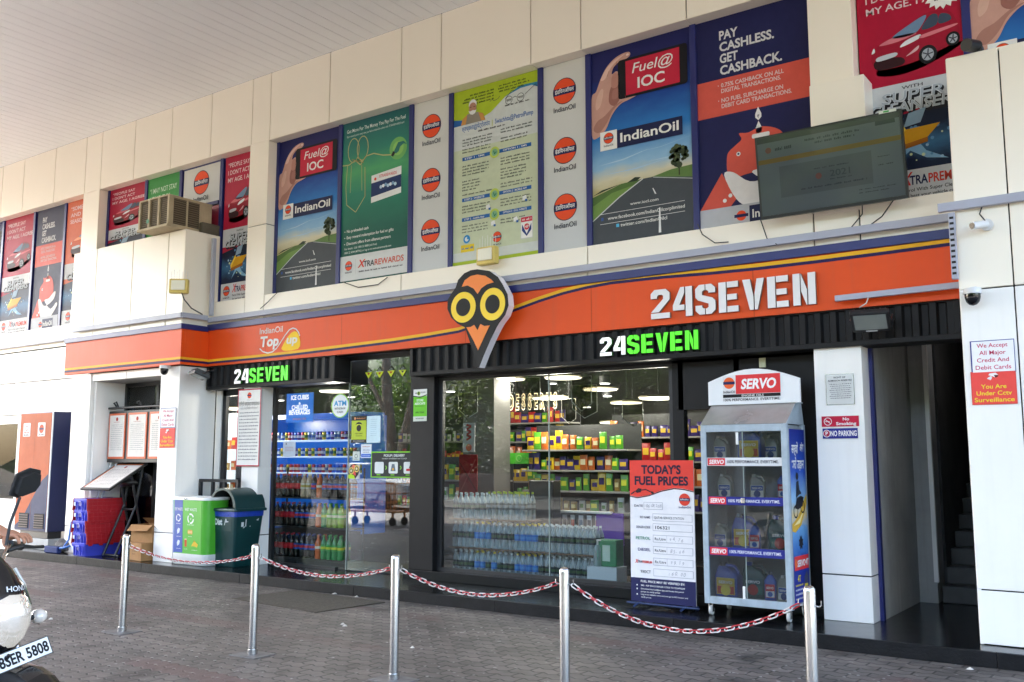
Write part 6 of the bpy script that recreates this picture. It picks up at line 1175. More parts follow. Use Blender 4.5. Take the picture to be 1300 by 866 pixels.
t = thing('drinks_rack', 'dark rack of soft drink bottles just inside the glass door', 'rack', (-10.5, 9.9, ZP))
for z in (.185, .635, 1.055): m = MB(); m.bbox(x0 - .08, x0 + 1.56, 9.72, 10.05, z, z + .018, DKM, .004); m.build('shelf', parent=t)
m = MB()
for x in (x0 - .08, x0 + 1.54):
    for y in (9.73, 10.03): m.box(x, x + .02, y, y + .02, ZP, 1.5, DKM)
m.box(x0 - .08, x0 + 1.56, 9.74, 10.04, ZP, .18, DKM); m.build('frame', parent=t)
# water bottles in the window
WAT = {'dark': [make_bottle('water a', (.70, .78, .82), ('#1d2b33', '#3a5a3a'), '#d4dadc', .32, .041, True), False], 'blue': [make_bottle('water b', (.62, .76, .84), ('#2a72c8', '#4a92d8'), '#e6c81e', .32, .041, True), False], 'tall': [make_bottle('water c', (.66, .72, .74), ('#4a5458', '#8a9498'), '#b8cc3a', .34, .036, True), False]}
WD = {'dark': 'clear water bottle with dark label', 'blue': 'yellow capped water bottle with blue label', 'tall': 'slim clear bottle with a lime cap'}
wx = -7.812
for z, nm, n, bl in ((.878, 'top', 13, ()), (.518, 'middle', 24, (4, 5, 6, 11, 12, 13, 14)), (.158, 'bottom', 24, (4, 5, 7, 11, 12, 13, 14))):
    for k in range(n):
        kd = 'blue' if k in bl else ('tall' if z > .8 and k > 5 else 'dark')
        for y in (9.76, 9.86, 9.96):
            use(WAT, kd, (wx + .0885 * k + random.uniform(-.004, .004), y, z), '%s on the %s wooden window shelf' % (WD[kd], nm), 'water bottles on the %s window shelf' % nm, random.uniform(0, 6))
t = thing('window_rack', 'low wooden rack of water bottles inside the shop window', 'rack', (-6.7, 9.85, ZP))
for z, n in ((.858, 13), (.498, 24), (.138, 24)): m = MB(); m.bbox(wx - .07, wx + .0885 * n + .0, 9.70, 10.02, z, z + .019, WOOD, .004); m.build('shelf', parent=t)
m = MB()
for x in (wx - .07, wx + 1.04, wx + 2.1): m.box(x, x + .02, 9.99, 10.02, ZP, .87 if x < -6 else .5, DKM)
m.build('frame', parent=t)
# carton, tin and pump bottle at the right end of the rack
X_ = -5.603
m = MB(); m.bbox(X_ - .19, X_ + .20, 9.66, 9.90, ZP, .40, mat('box white', '#d3dae0', .5), .004); m.build('carton', label='white box on the floor at the right end of the water rack', cat='box', base=(X_, 9.8, ZP))
t = thing('drink_tin', 'green square tin pack on the white box', 'tin', (X_ + .04, 9.80, .402)); m = MB(); m.bbox(-.13, .13, -.09, .09, 0, .30, mat('tin green', '#2f8a58', .3, var=.25, scale=14), .01); m.build('body', parent=t, local=True); m = MB(); m.bbox(-.05, .05, -.094, -.09, .06, .24, ink('#cfe0d0'), .002); m.build('label', parent=t, local=True)
t = thing('pump_bottle', 'clear pump bottle in front of the green tin', 'bottle', (X_ - .07, 9.70, .402)); m = MB(); m.lathe([(.04, 0), (.045, .01), (.045, .20), (.02, .24)], MATS['btl water a'], n=12); m.build('body', parent=t, local=True); m = MB(); m.cyl((0, 0, .24), (0, 0, .29), .012, mat('cap w', '#e2e2e0'), n=8); m.bbox(-.01, .045, -.012, .012, .285, .30, mat('cap w', '#e2e2e0'), .003); m.build('pump', parent=t, local=True)
# gondola shelves with snacks
def packet(nm, c1, c2, w, h, d=.05):
    t = thing('snack_packet', 'x', 'packet'); m = MB(); M_ = mat('pack ' + nm, c1, .3, var=.15, scale=20)
    loft(m, [(0, 0, 0, w * .5, .006), (h * .08, 0, 0, w * .5, d * .4), (h * .5, 0, 0, w * .47, d * .5), (h * .92, 0, 0, w * .5, d * .4), (h, 0, 0, w * .5, .006)], .02, M_, n=2); m.build('pouch', parent=t, local=True)
    m = MB(); m.bbox(-w * .32, w * .32, -d * .5 - .004, -d * .4, h * .35, h * .72, ink(c2), .003); m.build('print', parent=t, local=True); return t
PK = {'yellow': [packet('yellow', '#d8b01e', '#33205c', .17, .22), False], 'red': [packet('red', '#b0282a', '#e0b83a', .17, .22), False], 'green': [packet('green', '#4f9a2a', '#d8d83a', .15, .20), False], 'gold': [packet('gold', '#a8843a', '#e6d8a0', .12, .14), False], 'purple': [packet('purple', '#3a2a6a', '#d0a83a', .16, .2), False], 'white': [packet('white', '#c9ccc4', '#5a8a4a', .12, .17), False], 'orange': [packet('orange', '#c8662a', '#e6d8b0', .16, .2), False]}
def gondola(lab, x0, x1, y, shelves, nm, seq):
    t = thing('gondola_shelf', lab, 'shelf', ((x0 + x1) / 2, y, ZP)); rg = random.Random(int(-x0 * 100))
    for z in shelves: m = MB(); m.bbox(x0, x1, y - .19, y + .19, z - .025, z, mat('shelf steel', '#8d8a84', .4), .004); m.build('shelf', parent=t)
    m = MB(); m.box(x0, x1, y + .19, y + .21, ZP, shelves[-1] + .35, DKM); m.box(x0, x1, y - .19, y + .19, ZP, .2, DKM); m.build('back_panel', parent=t)
    for si, z in enumerate(shelves):
        x = x0 + .1
        while x < x1 - .08:
            kd = rg.choice(seq[si % len(seq)]); use(PK, kd, (x, y - .10 + rg.uniform(-.02, .02), z + .001), '%s packet on the %s' % (kd, nm), 'packets on the ' + nm, R(rg.uniform(-14, 14))).scale = [rg.uniform(.58, .85), .8, rg.uniform(.7, 1.25)]; x += rg.uniform(.10, .135)
gondola('snack shelves with yellow and gold packets behind the right half of the window', -7.75, -6.05, 11.35, [.62, .92, 1.20, 1.48, 1.76], 'right snack shelves', [('gold', 'white', 'purple'), ('gold', 'green', 'white', 'gold'), ('yellow', 'gold', 'purple', 'green'), ('yellow', 'purple', 'green', 'orange'), ('red', 'orange', 'green', 'yellow')])
gondola('counter shelves with green and white packs behind the left half of the window', -9.75, -8.35, 11.6, [1.02, 1.32], 'left counter shelves', [('white', 'green', 'orange'), ('green', 'white', 'yellow')])
gondola('darker snack shelves further back at the right of the window', -7.2, -5.3, 12.6, [.9, 1.25, 1.6, 1.95], 'rear snack shelves', [('purple', 'red'), ('purple', 'orange'), ('red', 'purple', 'green'), ('orange', 'purple')])
gondola('tall mixed snack shelves behind the desserts letters', -9.75, -7.95, 12.9, [.95, 1.28, 1.60, 1.92, 2.22], 'tall mixed shelves', [('green', 'white', 'gold'), ('green', 'yellow', 'white'), ('red', 'green', 'orange', 'white'), ('green', 'yellow', 'red', 'purple'), ('red', 'orange', 'purple', 'green')])
gondola('long rear wall shelves seen far back in the shop', -13.6, -9.6, 15.1, [.7, 1.15, 1.6, 2.0], 'rear wall shelves', [('red', 'white', 'green'), ('orange', 'purple', 'white'), ('yellow', 'green', 'red'), ('white', 'purple')])
# display signs and stands inside
s = Sheet(-8.086, -7.591, 1.563, 1.720, 11.3, back=mat('green board', '#3f9a24', .4, emit='#3f9a24', estr=.05)); s.rect(.05, .1, .95, .9, mat('green board', '#3f9a24'), 1); s.ring(.4, .5, .05, .012, '#9ad86a', 2); s.greek(.52, .85, .4, .2, '#9ad86a', 2); done(s, 'shelf_sign', 'green sign above the counter shelves inside the shop', 'sign')
m = MB(); m.bbox(-7.118, -6.737, 10.4, 10.6, .3, 1.352, mat('stand black', (.01, .01, .012), .3), .02); m.build('display_stand', label='black upright display stand behind the window joint', cat='stand', base=(-7, 10.5, .3))
s = Sheet(-8.192, -7.880, 1.025, 1.692, 10.3, back=ink('#a3202c')); s.rect(0, 0, 1, 1, '#a81c2c', 1); s.line([(0, .85), (1, .25)], .02, '#7a1420', 2); s.line([(.1, .25), (.9, .9)], .015, '#c84a50', 2); done(s, 'banner_stand', 'red upright banner at the left end of the shop window', 'banner')
s = Sheet(-8.246, -8.039, 1.725, 2.127, 10.45); s.rect(0, 0, 1, 1, '#b9b9bd', 1); s.circ(.5, .16, .05, '#b0303c', 2)
for k in range(3): s.line([(.3, .42 + .18 * k), (.7, .52 + .18 * k), (.3, .58 + .18 * k)], .03, '#b0303c', 2)
done(s, 'hanging_sign', 'pale vertical hanging sign with red marks by the grey column', 'sign')
t = thing('card_rack', 'white rack of cards in front of the right snack shelves', 'rack', (-6.3, 10.8, .55)); m = MB(); a, b = -6.867, -6.080; m.bbox(a, b, 10.74, 10.86, .55, .60, mat('white frame', '#e9e8e4'), .005); m.bbox(a, b, 10.80, 10.86, .60, .95, mat('rack back', '#2a2c30'), .005); m.bbox(a, b, 10.72, 10.80, .93, .96, mat('white frame', '#e9e8e4'), .005); m.build('frame', parent=t)
for k in range(6):
    q = Sheet(a + .03 + (b - a - .04) * k / 6, a + (b - a - .04) * (k + .8) / 6, .62, .90, 10.79, th=.004, back=ink('#c9cdd2')); q.rect(.12, .2, .88, .8, ('#3a4450', '#b0403a', '#5a7a9a')[k % 3], 1); q.build('card', parent=t)
t = thing('purple_chair', 'purple chair inside the shop right of the water rack', 'chair', (-6.119, 10.6, ZP)); PU = mat('purple plastic', '#6a3aa8', .35)
m = MB(); m.bbox(-.2, .2, -.2, .2, .42, .45, PU, .01); m.build('seat', parent=t, local=True); m = MB(); m.bbox(-.2, .2, .17, .2, .45, .82, PU, .01); m.build('backrest', parent=t, local=True)
for a, b in ((-.18, -.18), (.18, -.18), (-.18, .18), (.18, .18)): m = MB(); m.cyl((a, b, 0), (a, b, .42), .014, PU, n=8); m.build('leg', parent=t, local=True)
# blue open cooler with cans behind the glass door
t = thing('open_cooler', 'blue backlit drinks cooler with cans behind the glass door', 'cooler', (-11, 11.1, ZP)); CY = 11.1
a, b = -12.620, -10.337; CB = mat('cooler blue', '#0f5fae', .3, emit='#0a5cc0', estr=.03)
m = MB(); m.bbox(a, b, CY, CY + .05, .5, 2.32, CB, .005); m.bbox(a, a + .04, CY - .45, CY, .5, 2.32, CB, .005); m.bbox(b - .04, b, CY - .45, CY, .5, 2.32, CB, .005); m.bbox(a, b, CY - .45, CY, 2.28, 2.36, CB, .005); m.build('case', parent=t)
for z in (1.42, 1.68, 1.94): m = MB(); m.bbox(a + .04, b - .04, CY - .42, CY - .01, z - .02, z, mat('cooler shelf', '#a8b4c0', .3, emit='#b8d0f0', estr=.08), .004); m.build('shelf', parent=t)
def can_proto(nm, c, c2):
    t = thing('drink_can', 'x', 'can'); m = MB(); m.lathe([(.024, 0), (.030, .008), (.030, .12), (.024, .132)], mat('can ' + nm, c, .25, metal=.4), n=10); m.build('body', parent=t, local=True); m = MB(); m.lathe([(.0305, .04), (.0305, .08)], ink(c2), n=10); m.build('band', parent=t, local=True); return t
CN_ = {k: [can_proto(k, a_, b_), False] for k, a_, b_ in (('blue', '#2a58b8', '#c9d4e8'), ('violet', '#5a3a8a', '#d0c8e0'), ('silver', '#a8b0b8', '#3a5a9a'), ('red', '#b0303c', '#e0d8d0'), ('yellow', '#c8b03a', '#3a6a3a'))}
rg = random.Random(9)
for z, nm in ((1.42, 'lower'), (1.68, 'middle'), (1.94, 'upper')):
    x = a + .09
    while x < b - .08:
        kd = rg.choice(list(CN_)); use(CN_, kd, (x, CY - .36, z + .001), '%s can on the %s shelf of the blue cooler' % (kd, nm), 'cans on the %s cooler shelf' % nm); x += .075 + (.02 if rg.random() < .2 else 0)
s = Sheet(-11.598, -10.990, 2.201, 2.656, 10.2, back=CB); s.rect(0, 0, 1, 1, mat('lightbox blue', '#1a6fd0', .3, emit='#1a6fd8', estr=.07), 1); WE = mat('lightbox white', '#f0f4f8', .3, emit='#ffffff', estr=.10)
for k, (a_, w_) in enumerate((('ICE CUBES', .66), ('&', .08), ('CHILLED', .60), ('BEVERAGES', .78))): s.text(a_, .5, .78 - .17 * k, (.15, .08, .15, .15)[k], WE, w=w_, al='C', bold=.03, l=2)
s.text('AVAILABLE HERE', .5, .08, .07, '#e08a7a', w=.5, al='C', l=2); done(s, 'lightbox_sign', 'blue lightbox ICE CUBES and CHILLED BEVERAGES inside the glass door', 'sign')
# upright fridge seen through the narrow door
t = thing('upright_fridge', 'upright fridge with a bright interior behind the narrow side door', 'fridge', (-13.282, 10.6, ZP)); a, b = -13.491, -13.016; FW = mat('fridge white', '#cfd6d8', .4, emit='#e6f2ff', estr=.07)
m = MB(); m.bbox(a - .03, a, 10.38, 10.7, ZP, 2.4, FW, .004); m.bbox(b, b + .03, 10.38, 10.7, ZP, 2.4, DKM, .004); m.box(a, b, 10.66, 10.7, ZP, 2.4, FW); m.box(a, b, 10.4, 10.66, 2.36, 2.4, FW); m.box(a, b, 10.4, 10.66, ZP, .4, DKM); m.build('case', parent=t)
for z in (.75, 1.1, 1.45, 1.8): m = MB(); m.bbox(a, b, 10.42, 10.66, z - .012, z, FW, .003); m.build('shelf', parent=t)
for z in (.751, 1.101, 1.451, 1.801):
    for k in range(4): use(PK, ('orange', 'red', 'gold')[(k + int(z * 10)) % 3], (a + .10 + .14 * k, 10.52, z), '%s packet in the bright upright fridge' % ('orange', 'red', 'gold')[(k + int(z * 10)) % 3], 'packets in the upright fridge', 0)
# lamps
LG = emit_mat('lamp glow', (1, .90, .70), .42); LGW = emit_mat('downlight glow', (1, .95, .85), .9)
def lamp_light(loc, e):
    d = bpy.data.lights.new('lamp_light', 'POINT'); d.energy = e; d.color = (1, .92, .8); d.shadow_soft_size = .12; o = bpy.data.objects.new('lamp_light', d); COL.objects.link(o); o.location = loc; return o
def make_pendant():
    t = thing('pendant_lamp', 'x', 'lamp', (0, 0, 0), 0, 'flat disc pendant lamps in the shop')
    m = MB(); m.lathe([(.02, .03), (.24, .02), (.26, .0), (.25, -.002)], mat('lamp shade', '#b8ab8a', .5), n=24); m.build('shade', parent=t, local=True); m = MB(); m.lathe([(.245, -.004), (.24, -.02), (.1, -.03)], LG, n=24); m.build('diffuser', parent=t, local=True); m = MB(); m.cyl((0, 0, .03), (0, 0, .55), .006, DKM, n=6); m.build('cord', parent=t, local=True); return t
pd = make_pendant()
PL = [((-8.017, 11.2, 2.788), 'pendant disc lamp nearest the owl emblem, top of the window'), ((-7.165, 11.0, 2.470), 'pendant disc lamp just above the desserts letters'), ((-6.942, 12.0, 2.643), 'pendant disc lamp right of the window joint, middle height'), ((-6.756, 10.7, 2.712), 'pendant disc lamp at the top of the window joint'), ((-5.458, 10.9, 2.401), 'pendant disc lamp above the price board'), ((-7.170, 13.2, 2.517), 'small far pendant disc lamp over the rear shelves'), ((-7.833, 14.0, 2.251), 'lowest and farthest pendant disc lamp'), ((-11.257, 10.9, 2.733), 'pendant disc lamp behind the glass door'), ((-12.826, 10.2, 2.469), 'pendant disc lamp behind the narrow side door')]
for k, (l, lab) in enumerate(PL):
    if k == 0: pd.location = l; pd['label'] = lab
    else: dup(pd, l, label=lab)
    lamp_light((l[0], l[1], l[2] - .16), (14 if k == 7 else 5) if l[1] < 11.5 else 4)
def make_down():
    t = thing('downlight', 'x', 'lamp', (0, 0, 0), 0, 'small round downlights in the shop'); m = MB(); m.cyl((0, 0, 0), (0, 0, .10), .075, DKM, n=18); m.build('can', parent=t, local=True); m = MB(); m.cyl((0, 0, -.008), (0, 0, .0), .062, LGW, n=18); m.build('lens', parent=t, local=True); return t
dl = make_down(); first = True
for (x, y, z, lab) in ((-7.773, 12.0, 2.761, 'small downlight left of the window joint, upper'), (-6.405, 11.2, 2.645, 'bright small downlight right of the window joint'), (-7.053, 12.4, 2.566, 'small downlight below the brightest one'), (-8.840, 12.2, 2.574, 'bright downlight left of the desserts letters'), (-8.601, 10.6, 2.593, 'downlight at the left edge of the window'), (-8.067, 13.5, 2.485, 'far downlight right of the desserts letters'), (-13.363, 11.6, 2.693, 'downlight at the left edge of the glass door'), (-12.178, 12.2, 2.738, 'downlight behind the mask notice')):
    if first: dl.location = (x, y, z); dl['label'] = lab; first = False
    else: dup(dl, (x, y, z), label=lab)
# lettering DESSERTS in warm light
p, q = (-8.804, 2.415), (-7.855, 2.640)
t = thing('neon_sign', 'warm glowing letters DESSERTS deep inside the shop', 'sign', (p[0], 12.3, p[1])); NE = emit_mat('neon warm', (1, .78, .45), .45)
W_ = (q[0] - p[0]); n = 8
for k, ch in enumerate('DESSERTS'):
    for bo, mm, yy in ((.055, NE, 0), (.012, mat('neon core', (.05, .03, .02)), .004)):
        vs, fs = glyphs(ch, bo); xs_ = [v[0] for v in vs]; cxm = (min(xs_) + max(xs_)) / 2; h_ = (q[1] - p[1]); kx = W_ / n * .78 / .62
        if bo > .03: m = MB()
        m.add([(p[0] + W_ * (k + .5) / n + (a_ - cxm) * kx * .9, 12.3 - yy, p[1] + b_ * h_ / .69) for a_, b_ in vs], fs, mm)
    m.build('letter', parent=t)
# price frames hanging from the ceiling
def make_frame():
    t = thing('shield_sign', 'x', 'sign', (0, 0, 0), 0, 'clear shield frames hanging behind the glass'); pts = [(-.16, .18), (.16, .18), (.16, -.16), (0, -.24), (-.16, -.12)]
    m = MB(); m.tube([(a_, 0, b_) for a_, b_ in pts], .005, mat('frame edge', '#a9a8a0', .3), n=6, closed=True); m.build('edge', parent=t, local=True); m = MB(); m.prism(pts, (0, .002, 0), (1, 0, 0), (0, 0, 1), (0, -1, 0), .003, glass_mat('frame pane', (.75, .74, .70), 1.3)); m.build('pane', parent=t, local=True)
    m = MB(); m.cyl((0, 0, .18), (0, 0, .85), .003, DKM, n=5); m.build('wire', parent=t, local=True); return t
hf = make_frame()
for k, (l, lab) in enumerate((((-7.816, 10.0, 2.408), 'clear shield frame at the left of the window'), ((-6.917, 10.1, 2.493), 'clear shield frame hanging before the desserts letters'), ((-6.052, 10.0, 2.451), 'clear shield frame right of the window joint, upper'), ((-6.249, 10.4, 2.383), 'clear shield frame behind another, right of the joint'), ((-6.797, 10.9, 2.292), 'small shield frame below the others by the joint'), ((-5.670, 10.6, 2.225), 'small shield frame lit amber, above the price board'))):
    if k == 0: hf.location = l; hf['label'] = lab
    else: dup(hf, l, label=lab, rotz=R(20 if k % 2 else -10), scale=(1, 1, 1) if k < 4 else (.8, .8, .8))

# ================================================================ the far side of the forecourt (seen mirrored in the glass)
BARK = mat('pale bark', '#8d8272', .85, var=.4, scale=3, bump=.3); 
def leaf_mat(nm, c):
    m = mat(nm, c, .5); n = m.node_tree.nodes; L = m.node_tree.links; t = n.new('ShaderNodeBsdfTranslucent'); t.inputs[0].default_value = (c[0] * 1.3, c[1] * 1.35, c[2], 1); x = n.new('ShaderNodeMixShader'); x.inputs[0].default_value = .45
    L.new(n['Principled BSDF'].outputs[0], x.inputs[1]); L.new(t.outputs[0], x.inputs[2]); L.new(x.outputs[0], n['Material Output'].inputs['Surface']); return m
LEAF = [leaf_mat('leaf a', (.07, .12, .03)), leaf_mat('leaf b', (.05, .09, .025)), leaf_mat('leaf c', (.11, .15, .04))]
def crown_mesh(seed, n, rx, ry, rz):
    rg = random.Random(seed); m = MB(); cl = []
    while len(cl) < 34:
        p = Vector((rg.uniform(-1, 1), rg.uniform(-1, 1), rg.uniform(-1, 1)))
        if .3 < p.length < 1: cl.append((Vector((p.x * rx, p.y * ry, p.z * rz)), rg.uniform(.5, 1.0), rg.choice((0, 0, 1, 1, 2))))
    for c, r, k in cl:
        vs, fs = [], []
        for i in range(n // 34):
            d = Vector((rg.gauss(0, 1), rg.gauss(0, 1), rg.gauss(0, 1))).normalized() * (r * rg.uniform(.35, 1.15)); p = c + d; a = Vector((rg.uniform(-1, 1), rg.uniform(-1, 1), rg.uniform(-.6, .6))).normalized(); b = a.cross(Vector((rg.uniform(-1, 1), rg.uniform(-1, 1), rg.uniform(-1, 1)))).normalized(); L_ = rg.uniform(.07, .15); w = L_ * .45; o = len(vs)
            vs += [p - a * L_, p + b * w, p + a * L_, p - b * w]; fs.append((o, o + 1, o + 2, o + 3))
        m.add(vs, fs, LEAF[k])
    return m
def tree_proto(seed, h, rx, rz):
    t = thing('tree', 'x', 'tree', (0, 0, 0), 0, 'trees across the road'); rg = random.Random(seed); m = MB()
    m.tube([(0, 0, 0), (.1, .05, h * .2), (-.05, .1, h * .42), (.15, 0, h * .62)], [.26, .2, .16, .08], BARK, n=10)
    for k in range(7):
        a = R(k * 51 + rg.uniform(-10, 10)); z = h * rg.uniform(.28, .5); L_ = rx * rg.uniform(.5, .8); m.tube([(0, 0, z), (math.cos(a) * L_ * .5, math.sin(a) * L_ * .5, z + h * .12), (math.cos(a) * L_, math.sin(a) * L_, z + h * .2)], [.09, .06, .025], BARK, n=7)
    m.build('trunk', parent=t, local=True)
    c = crown_mesh(seed, 6200, rx, rx, rz); c.v = [(v[0], v[1], v[2] + h * .62) for v in c.v]; c.build('crown', parent=t, local=True); return t
ta, tb = tree_proto(3, 9.5, 3.2, 3.4), tree_proto(8, 7.5, 2.8, 2.9)
spots = [(-33, -19.5), (-29.0, -22), (-26.5, -19.2), (-23.8, -22.5), (-21.5, -19.0), (-18.4, -21.5), (-16.0, -19.3), (-13.0, -22), (-10.8, -19.4), (-7.5, -21.8), (-4.4, -19.2), (-1, -22), (-37, -23), (-41, -20), (-31, -27), (-25, -28), (-19, -27), (-13, -28), (-7, -27), (3, -20)]
for k, (x, y) in enumerate(spots):
    p = ta if k % 2 == 0 else tb; lab = ('tall tree with a pale trunk among the row across the road' if k % 2 == 0 else 'shorter dense tree among the row across the road')
    if k < 2: p.location = (x, y, 0); p['label'] = lab
    else: dup(p, (x, y, 0), rotz=k * 1.3, label=lab, scale=(1 + .12 * (k % 3), 1 + .12 * (k % 3), .9 + .12 * (k % 4)))
# two pale slanting trunks close to the kerb
t = thing('tree', 'leaning tree with two pale bare trunks near the kerb opposite the door', 'tree', (-24.5, -7.9, 0)); m = MB()
m.tube([(-24.5, -7.9, 0), (-24.7, -7.9, 2), (-25.1, -8.0, 4.5), (-25.2, -8, 7.5)], [.30, .24, .2, .12], BARK, n=10); m.tube([(-24.5, -7.9, .4), (-24.0, -7.8, 2.4), (-23.2, -7.8, 5), (-22.9, -7.8, 7.5)], [.2, .2, .16, .1], BARK, n=10); m.tube([(-24.9, -7.9, 3.2), (-25.8, -7.6, 5), (-26.4, -7.6, 7)], [.1, .08, .05], BARK, n=8); m.build('trunk', parent=t)
c = crown_mesh(21, 5000, 3.0, 2.4, 1.8); c.v = [(v[0] - 24.2, v[1] - 8.2, v[2] + 8.2) for v in c.v]; c.build('crown', parent=t)
# leaf mass added to block low sky in the mirrored view
rg = random.Random(5); m = MB(); vs, fs, vs2, fs2 = [], [], [], []
for i in range(15000):
    p = Vector((rg.uniform(-60, 16), -24 + rg.uniform(-3.5, 3.0), rg.uniform(0, 1) ** .7 * (3.4 + 1.2 * math.sin(i * .37)))); a = Vector((rg.uniform(-1, 1), rg.uniform(-1, 1), rg.uniform(-.6, .6))).normalized(); b = a.cross(Vector((rg.uniform(-1, 1), rg.uniform(-1, 1), rg.uniform(-1, 1)))).normalized(); L_ = rg.uniform(.2, .42); A, B = (vs, fs) if i % 3 else (vs2, fs2); o = len(A); A += [p - a * L_, p + b * L_ * .5, p + a * L_, p - b * L_ * .5]; B.append((o, o + 1, o + 2, o + 3))
m.add(vs, fs, LEAF[1]); m.add(vs2, fs2, LEAF[0]); m.build('added_leaf_mass', kind='stuff')
m = MB(); m.bbox(-60, 16, -19.2, -18.9, 0, 1.0, mat('boundary wall', '#8f7d6c', .8, var=.3, scale=1), .02)
for k in range(20): m.bbox(-60 + 4 * k, -59.6 + 4 * k, -19.25, -18.85, 1.0, 1.25, mat('boundary wall', '#8f7d6c'), .02)
m.build('boundary_wall', label='long low brown boundary wall on the far side of the road', cat='wall', base=(-22, -19, 0))
# added dark bank that shuts out sky between the mirrored trees
m = MB(); nx, rg = 40, random.Random(2); rows_ = [(-27, 0), (-30, 3), (-34, 8), (-39, 13), (-46, 16)]; vs = []
for y, z in rows_:
    for k in range(nx): vs.append((-90 + 3.2 * k, y + rg.uniform(-.8, .8), max(-.2, z + rg.uniform(-1.2, 1.2))))
m.add(vs, [(i * nx + k, i * nx + k + 1, (i + 1) * nx + k + 1, (i + 1) * nx + k) for i in range(len(rows_) - 1) for k in range(nx - 1)], mat('added bank', (.055, .085, .028), .9, var=.6, scale=1.2, bump=.6), smooth=True); m.build('added_bank', kind='structure')
# white car and orange trolley in the forecourt, outside the frame but mirrored in the door glass
t = thing('parked_car', 'white estate car parked at the edge of the forecourt', 'car', (-23.2, -5.6, 0), R(5)); CWH = mat('car white', '#d9dadb', .25, coat=.6)
prof = [(-2.0, .35), (2.0, .35), (2.08, .6), (2.0, .86), (1.0, 1.0), (.35, 1.48), (-1.45, 1.52), (-2.0, 1.0), (-2.08, .6)]
m = MB(); m.prism(prof[:5] + [(.95, 1.01), (-1.95, 1.02)] + prof[7:], (0, -.82, 0), (1, 0, 0), (0, 0, 1), (0, 1, 0), 1.64, CWH); m.build('body', parent=t, local=True)
m = MB(); m.prism([(.93, 1.01), (.34, 1.46), (-1.44, 1.50), (-1.92, 1.02)], (0, -.70, 0), (1, 0, 0), (0, 0, 1), (0, 1, 0), 1.40, mat('car glass', (.015, .017, .02), .05)); m.bbox(-1.44, .32, -.72, .72, 1.47, 1.54, CWH, .03)
m.build('cabin', parent=t, local=True)
for x in (-1.25, 1.25):
    for y in (-.80, .80):
        m = MB(); m.cyl((x, y - .11, .32), (x, y + .11, .32), .32, mat('tyre', (.015, .015, .016), .8), n=22); w = m.build('wheel', parent=t, local=True); m = MB(); m.cyl((x, y - .12, .32), (x, y + .12, .32), .19, mat('alloy', '#a9abad', .3, metal=.7), n=16); m.build('rim', parent=w, local=True)
for y in (-.62, .62): m = MB(); m.bbox(2.0, 2.09, y - .16, y + .16, .66, .82, mat('lamp lens', '#d8dce0', .1), .02); m.build('headlight', parent=t, local=True)
t = thing('platform_trolley', 'orange wire trolley standing on the forecourt', 'trolley', (-17.0, .9, 0)); OT = mat('trolley orange', '#c8791e', .4); m = MB()
m.bbox(-.8, .8, -.3, .3, .32, .36, OT, .01)
for x in (-.8, .78):
    for y in (-.3, .28): m.box(x, x + .02, y, y + .02, .3, 1.05, OT)
for z in (.55, .78, 1.03):
    for y in (-.3, .28): m.box(-.8, .8, y, y + .02, z, z + .02, OT)
for k in range(16): m.box(-.78 + .1 * k, -.77 + .1 * k, -.295, -.285, .36, 1.03, OT); m.box(-.78 + .1 * k, -.77 + .1 * k, .285, .295, .36, 1.03, OT)
m.build('basket', parent=t, local=True)
for x in (-.65, .65):
    for y in (-.22, .22): m = MB(); m.cyl((x, y - .03, .1), (x, y + .03, .1), .10, mat('tyre', (.015, .015, .016)), n=14); m.box(x - .02, x + .02, y - .02, y + .02, .12, .32, OT); m.build('wheel', parent=t, local=True)

# ================================================================ motorcycle at the left edge, with its rider
MR = R(10); MLOC = (-5.184, 2.267, 0)
t = thing('motorcycle', 'black motorcycle with a large clear headlight and number plate, front end at the left edge', 'motorcycle', MLOC, MR)
t.scale = (1.05, 1.05, 1.05)
PB = mat('bike black', (.008, .008, .009), .18, coat=.5); CH = mat('bike chrome', (.75, .75, .76), .12, metal=1); TY = mat('tyre', (.015, .015, .016)); RB = mat('bike rubber', (.012, .012, .012), .6); SV = mat('bike silver', '#aeb0b3', .3, metal=.5)
def bpart(mb, name, parent=None): return mb.build(name, parent=parent or t, local=True)
for x, nm in ((.66, 'wheel'), (-.62, 'wheel')):
    m = MB(); m.tube([(x + .265 * math.cos(R(10 * k)), 0, .315 + .265 * math.sin(R(10 * k))) for k in range(36)], .05, TY, n=10, closed=True); w = bpart(m, nm)
    m = MB(); m.tube([(x + .215 * math.cos(R(10 * k)), 0, .315 + .215 * math.sin(R(10 * k))) for k in range(36)], .018, SV, n=6, closed=True)
    for k in range(6): a = R(60 * k); m.tube([(x, 0, .315), (x + .21 * math.cos(a), 0, .315 + .21 * math.sin(a))], .018, SV, n=6)
    m.cyl((x, -.06, .315), (x, .06, .315), .05, SV, n=14); bpart(m, 'rim', w)
for y in (-.09, .09): m = MB(); m.cyl((.66, y, .315), (.42, y, .98), .021, CH, n=12); m.cyl((.66, y, .315), (.57, y, .56), .028, SV, n=12); bpart(m, 'fork')
m = MB(); arcp = [(.66 + .335 * math.cos(R(a)), .315 + .335 * math.sin(R(a))) for a in range(20, 161, 14)]
for k in range(len(arcp) - 1):
    (a, b), (c, d) = arcp[k], arcp[k + 1]; m.add([(a, -.07, b - .02), (a, 0, b), (a, .07, b - .02), (c, -.07, d - .02), (c, 0, d), (c, .07, d - .02)], [(0, 1, 4, 3), (1, 2, 5, 4)], PB, smooth=True)
bpart(m, 'mudguard')
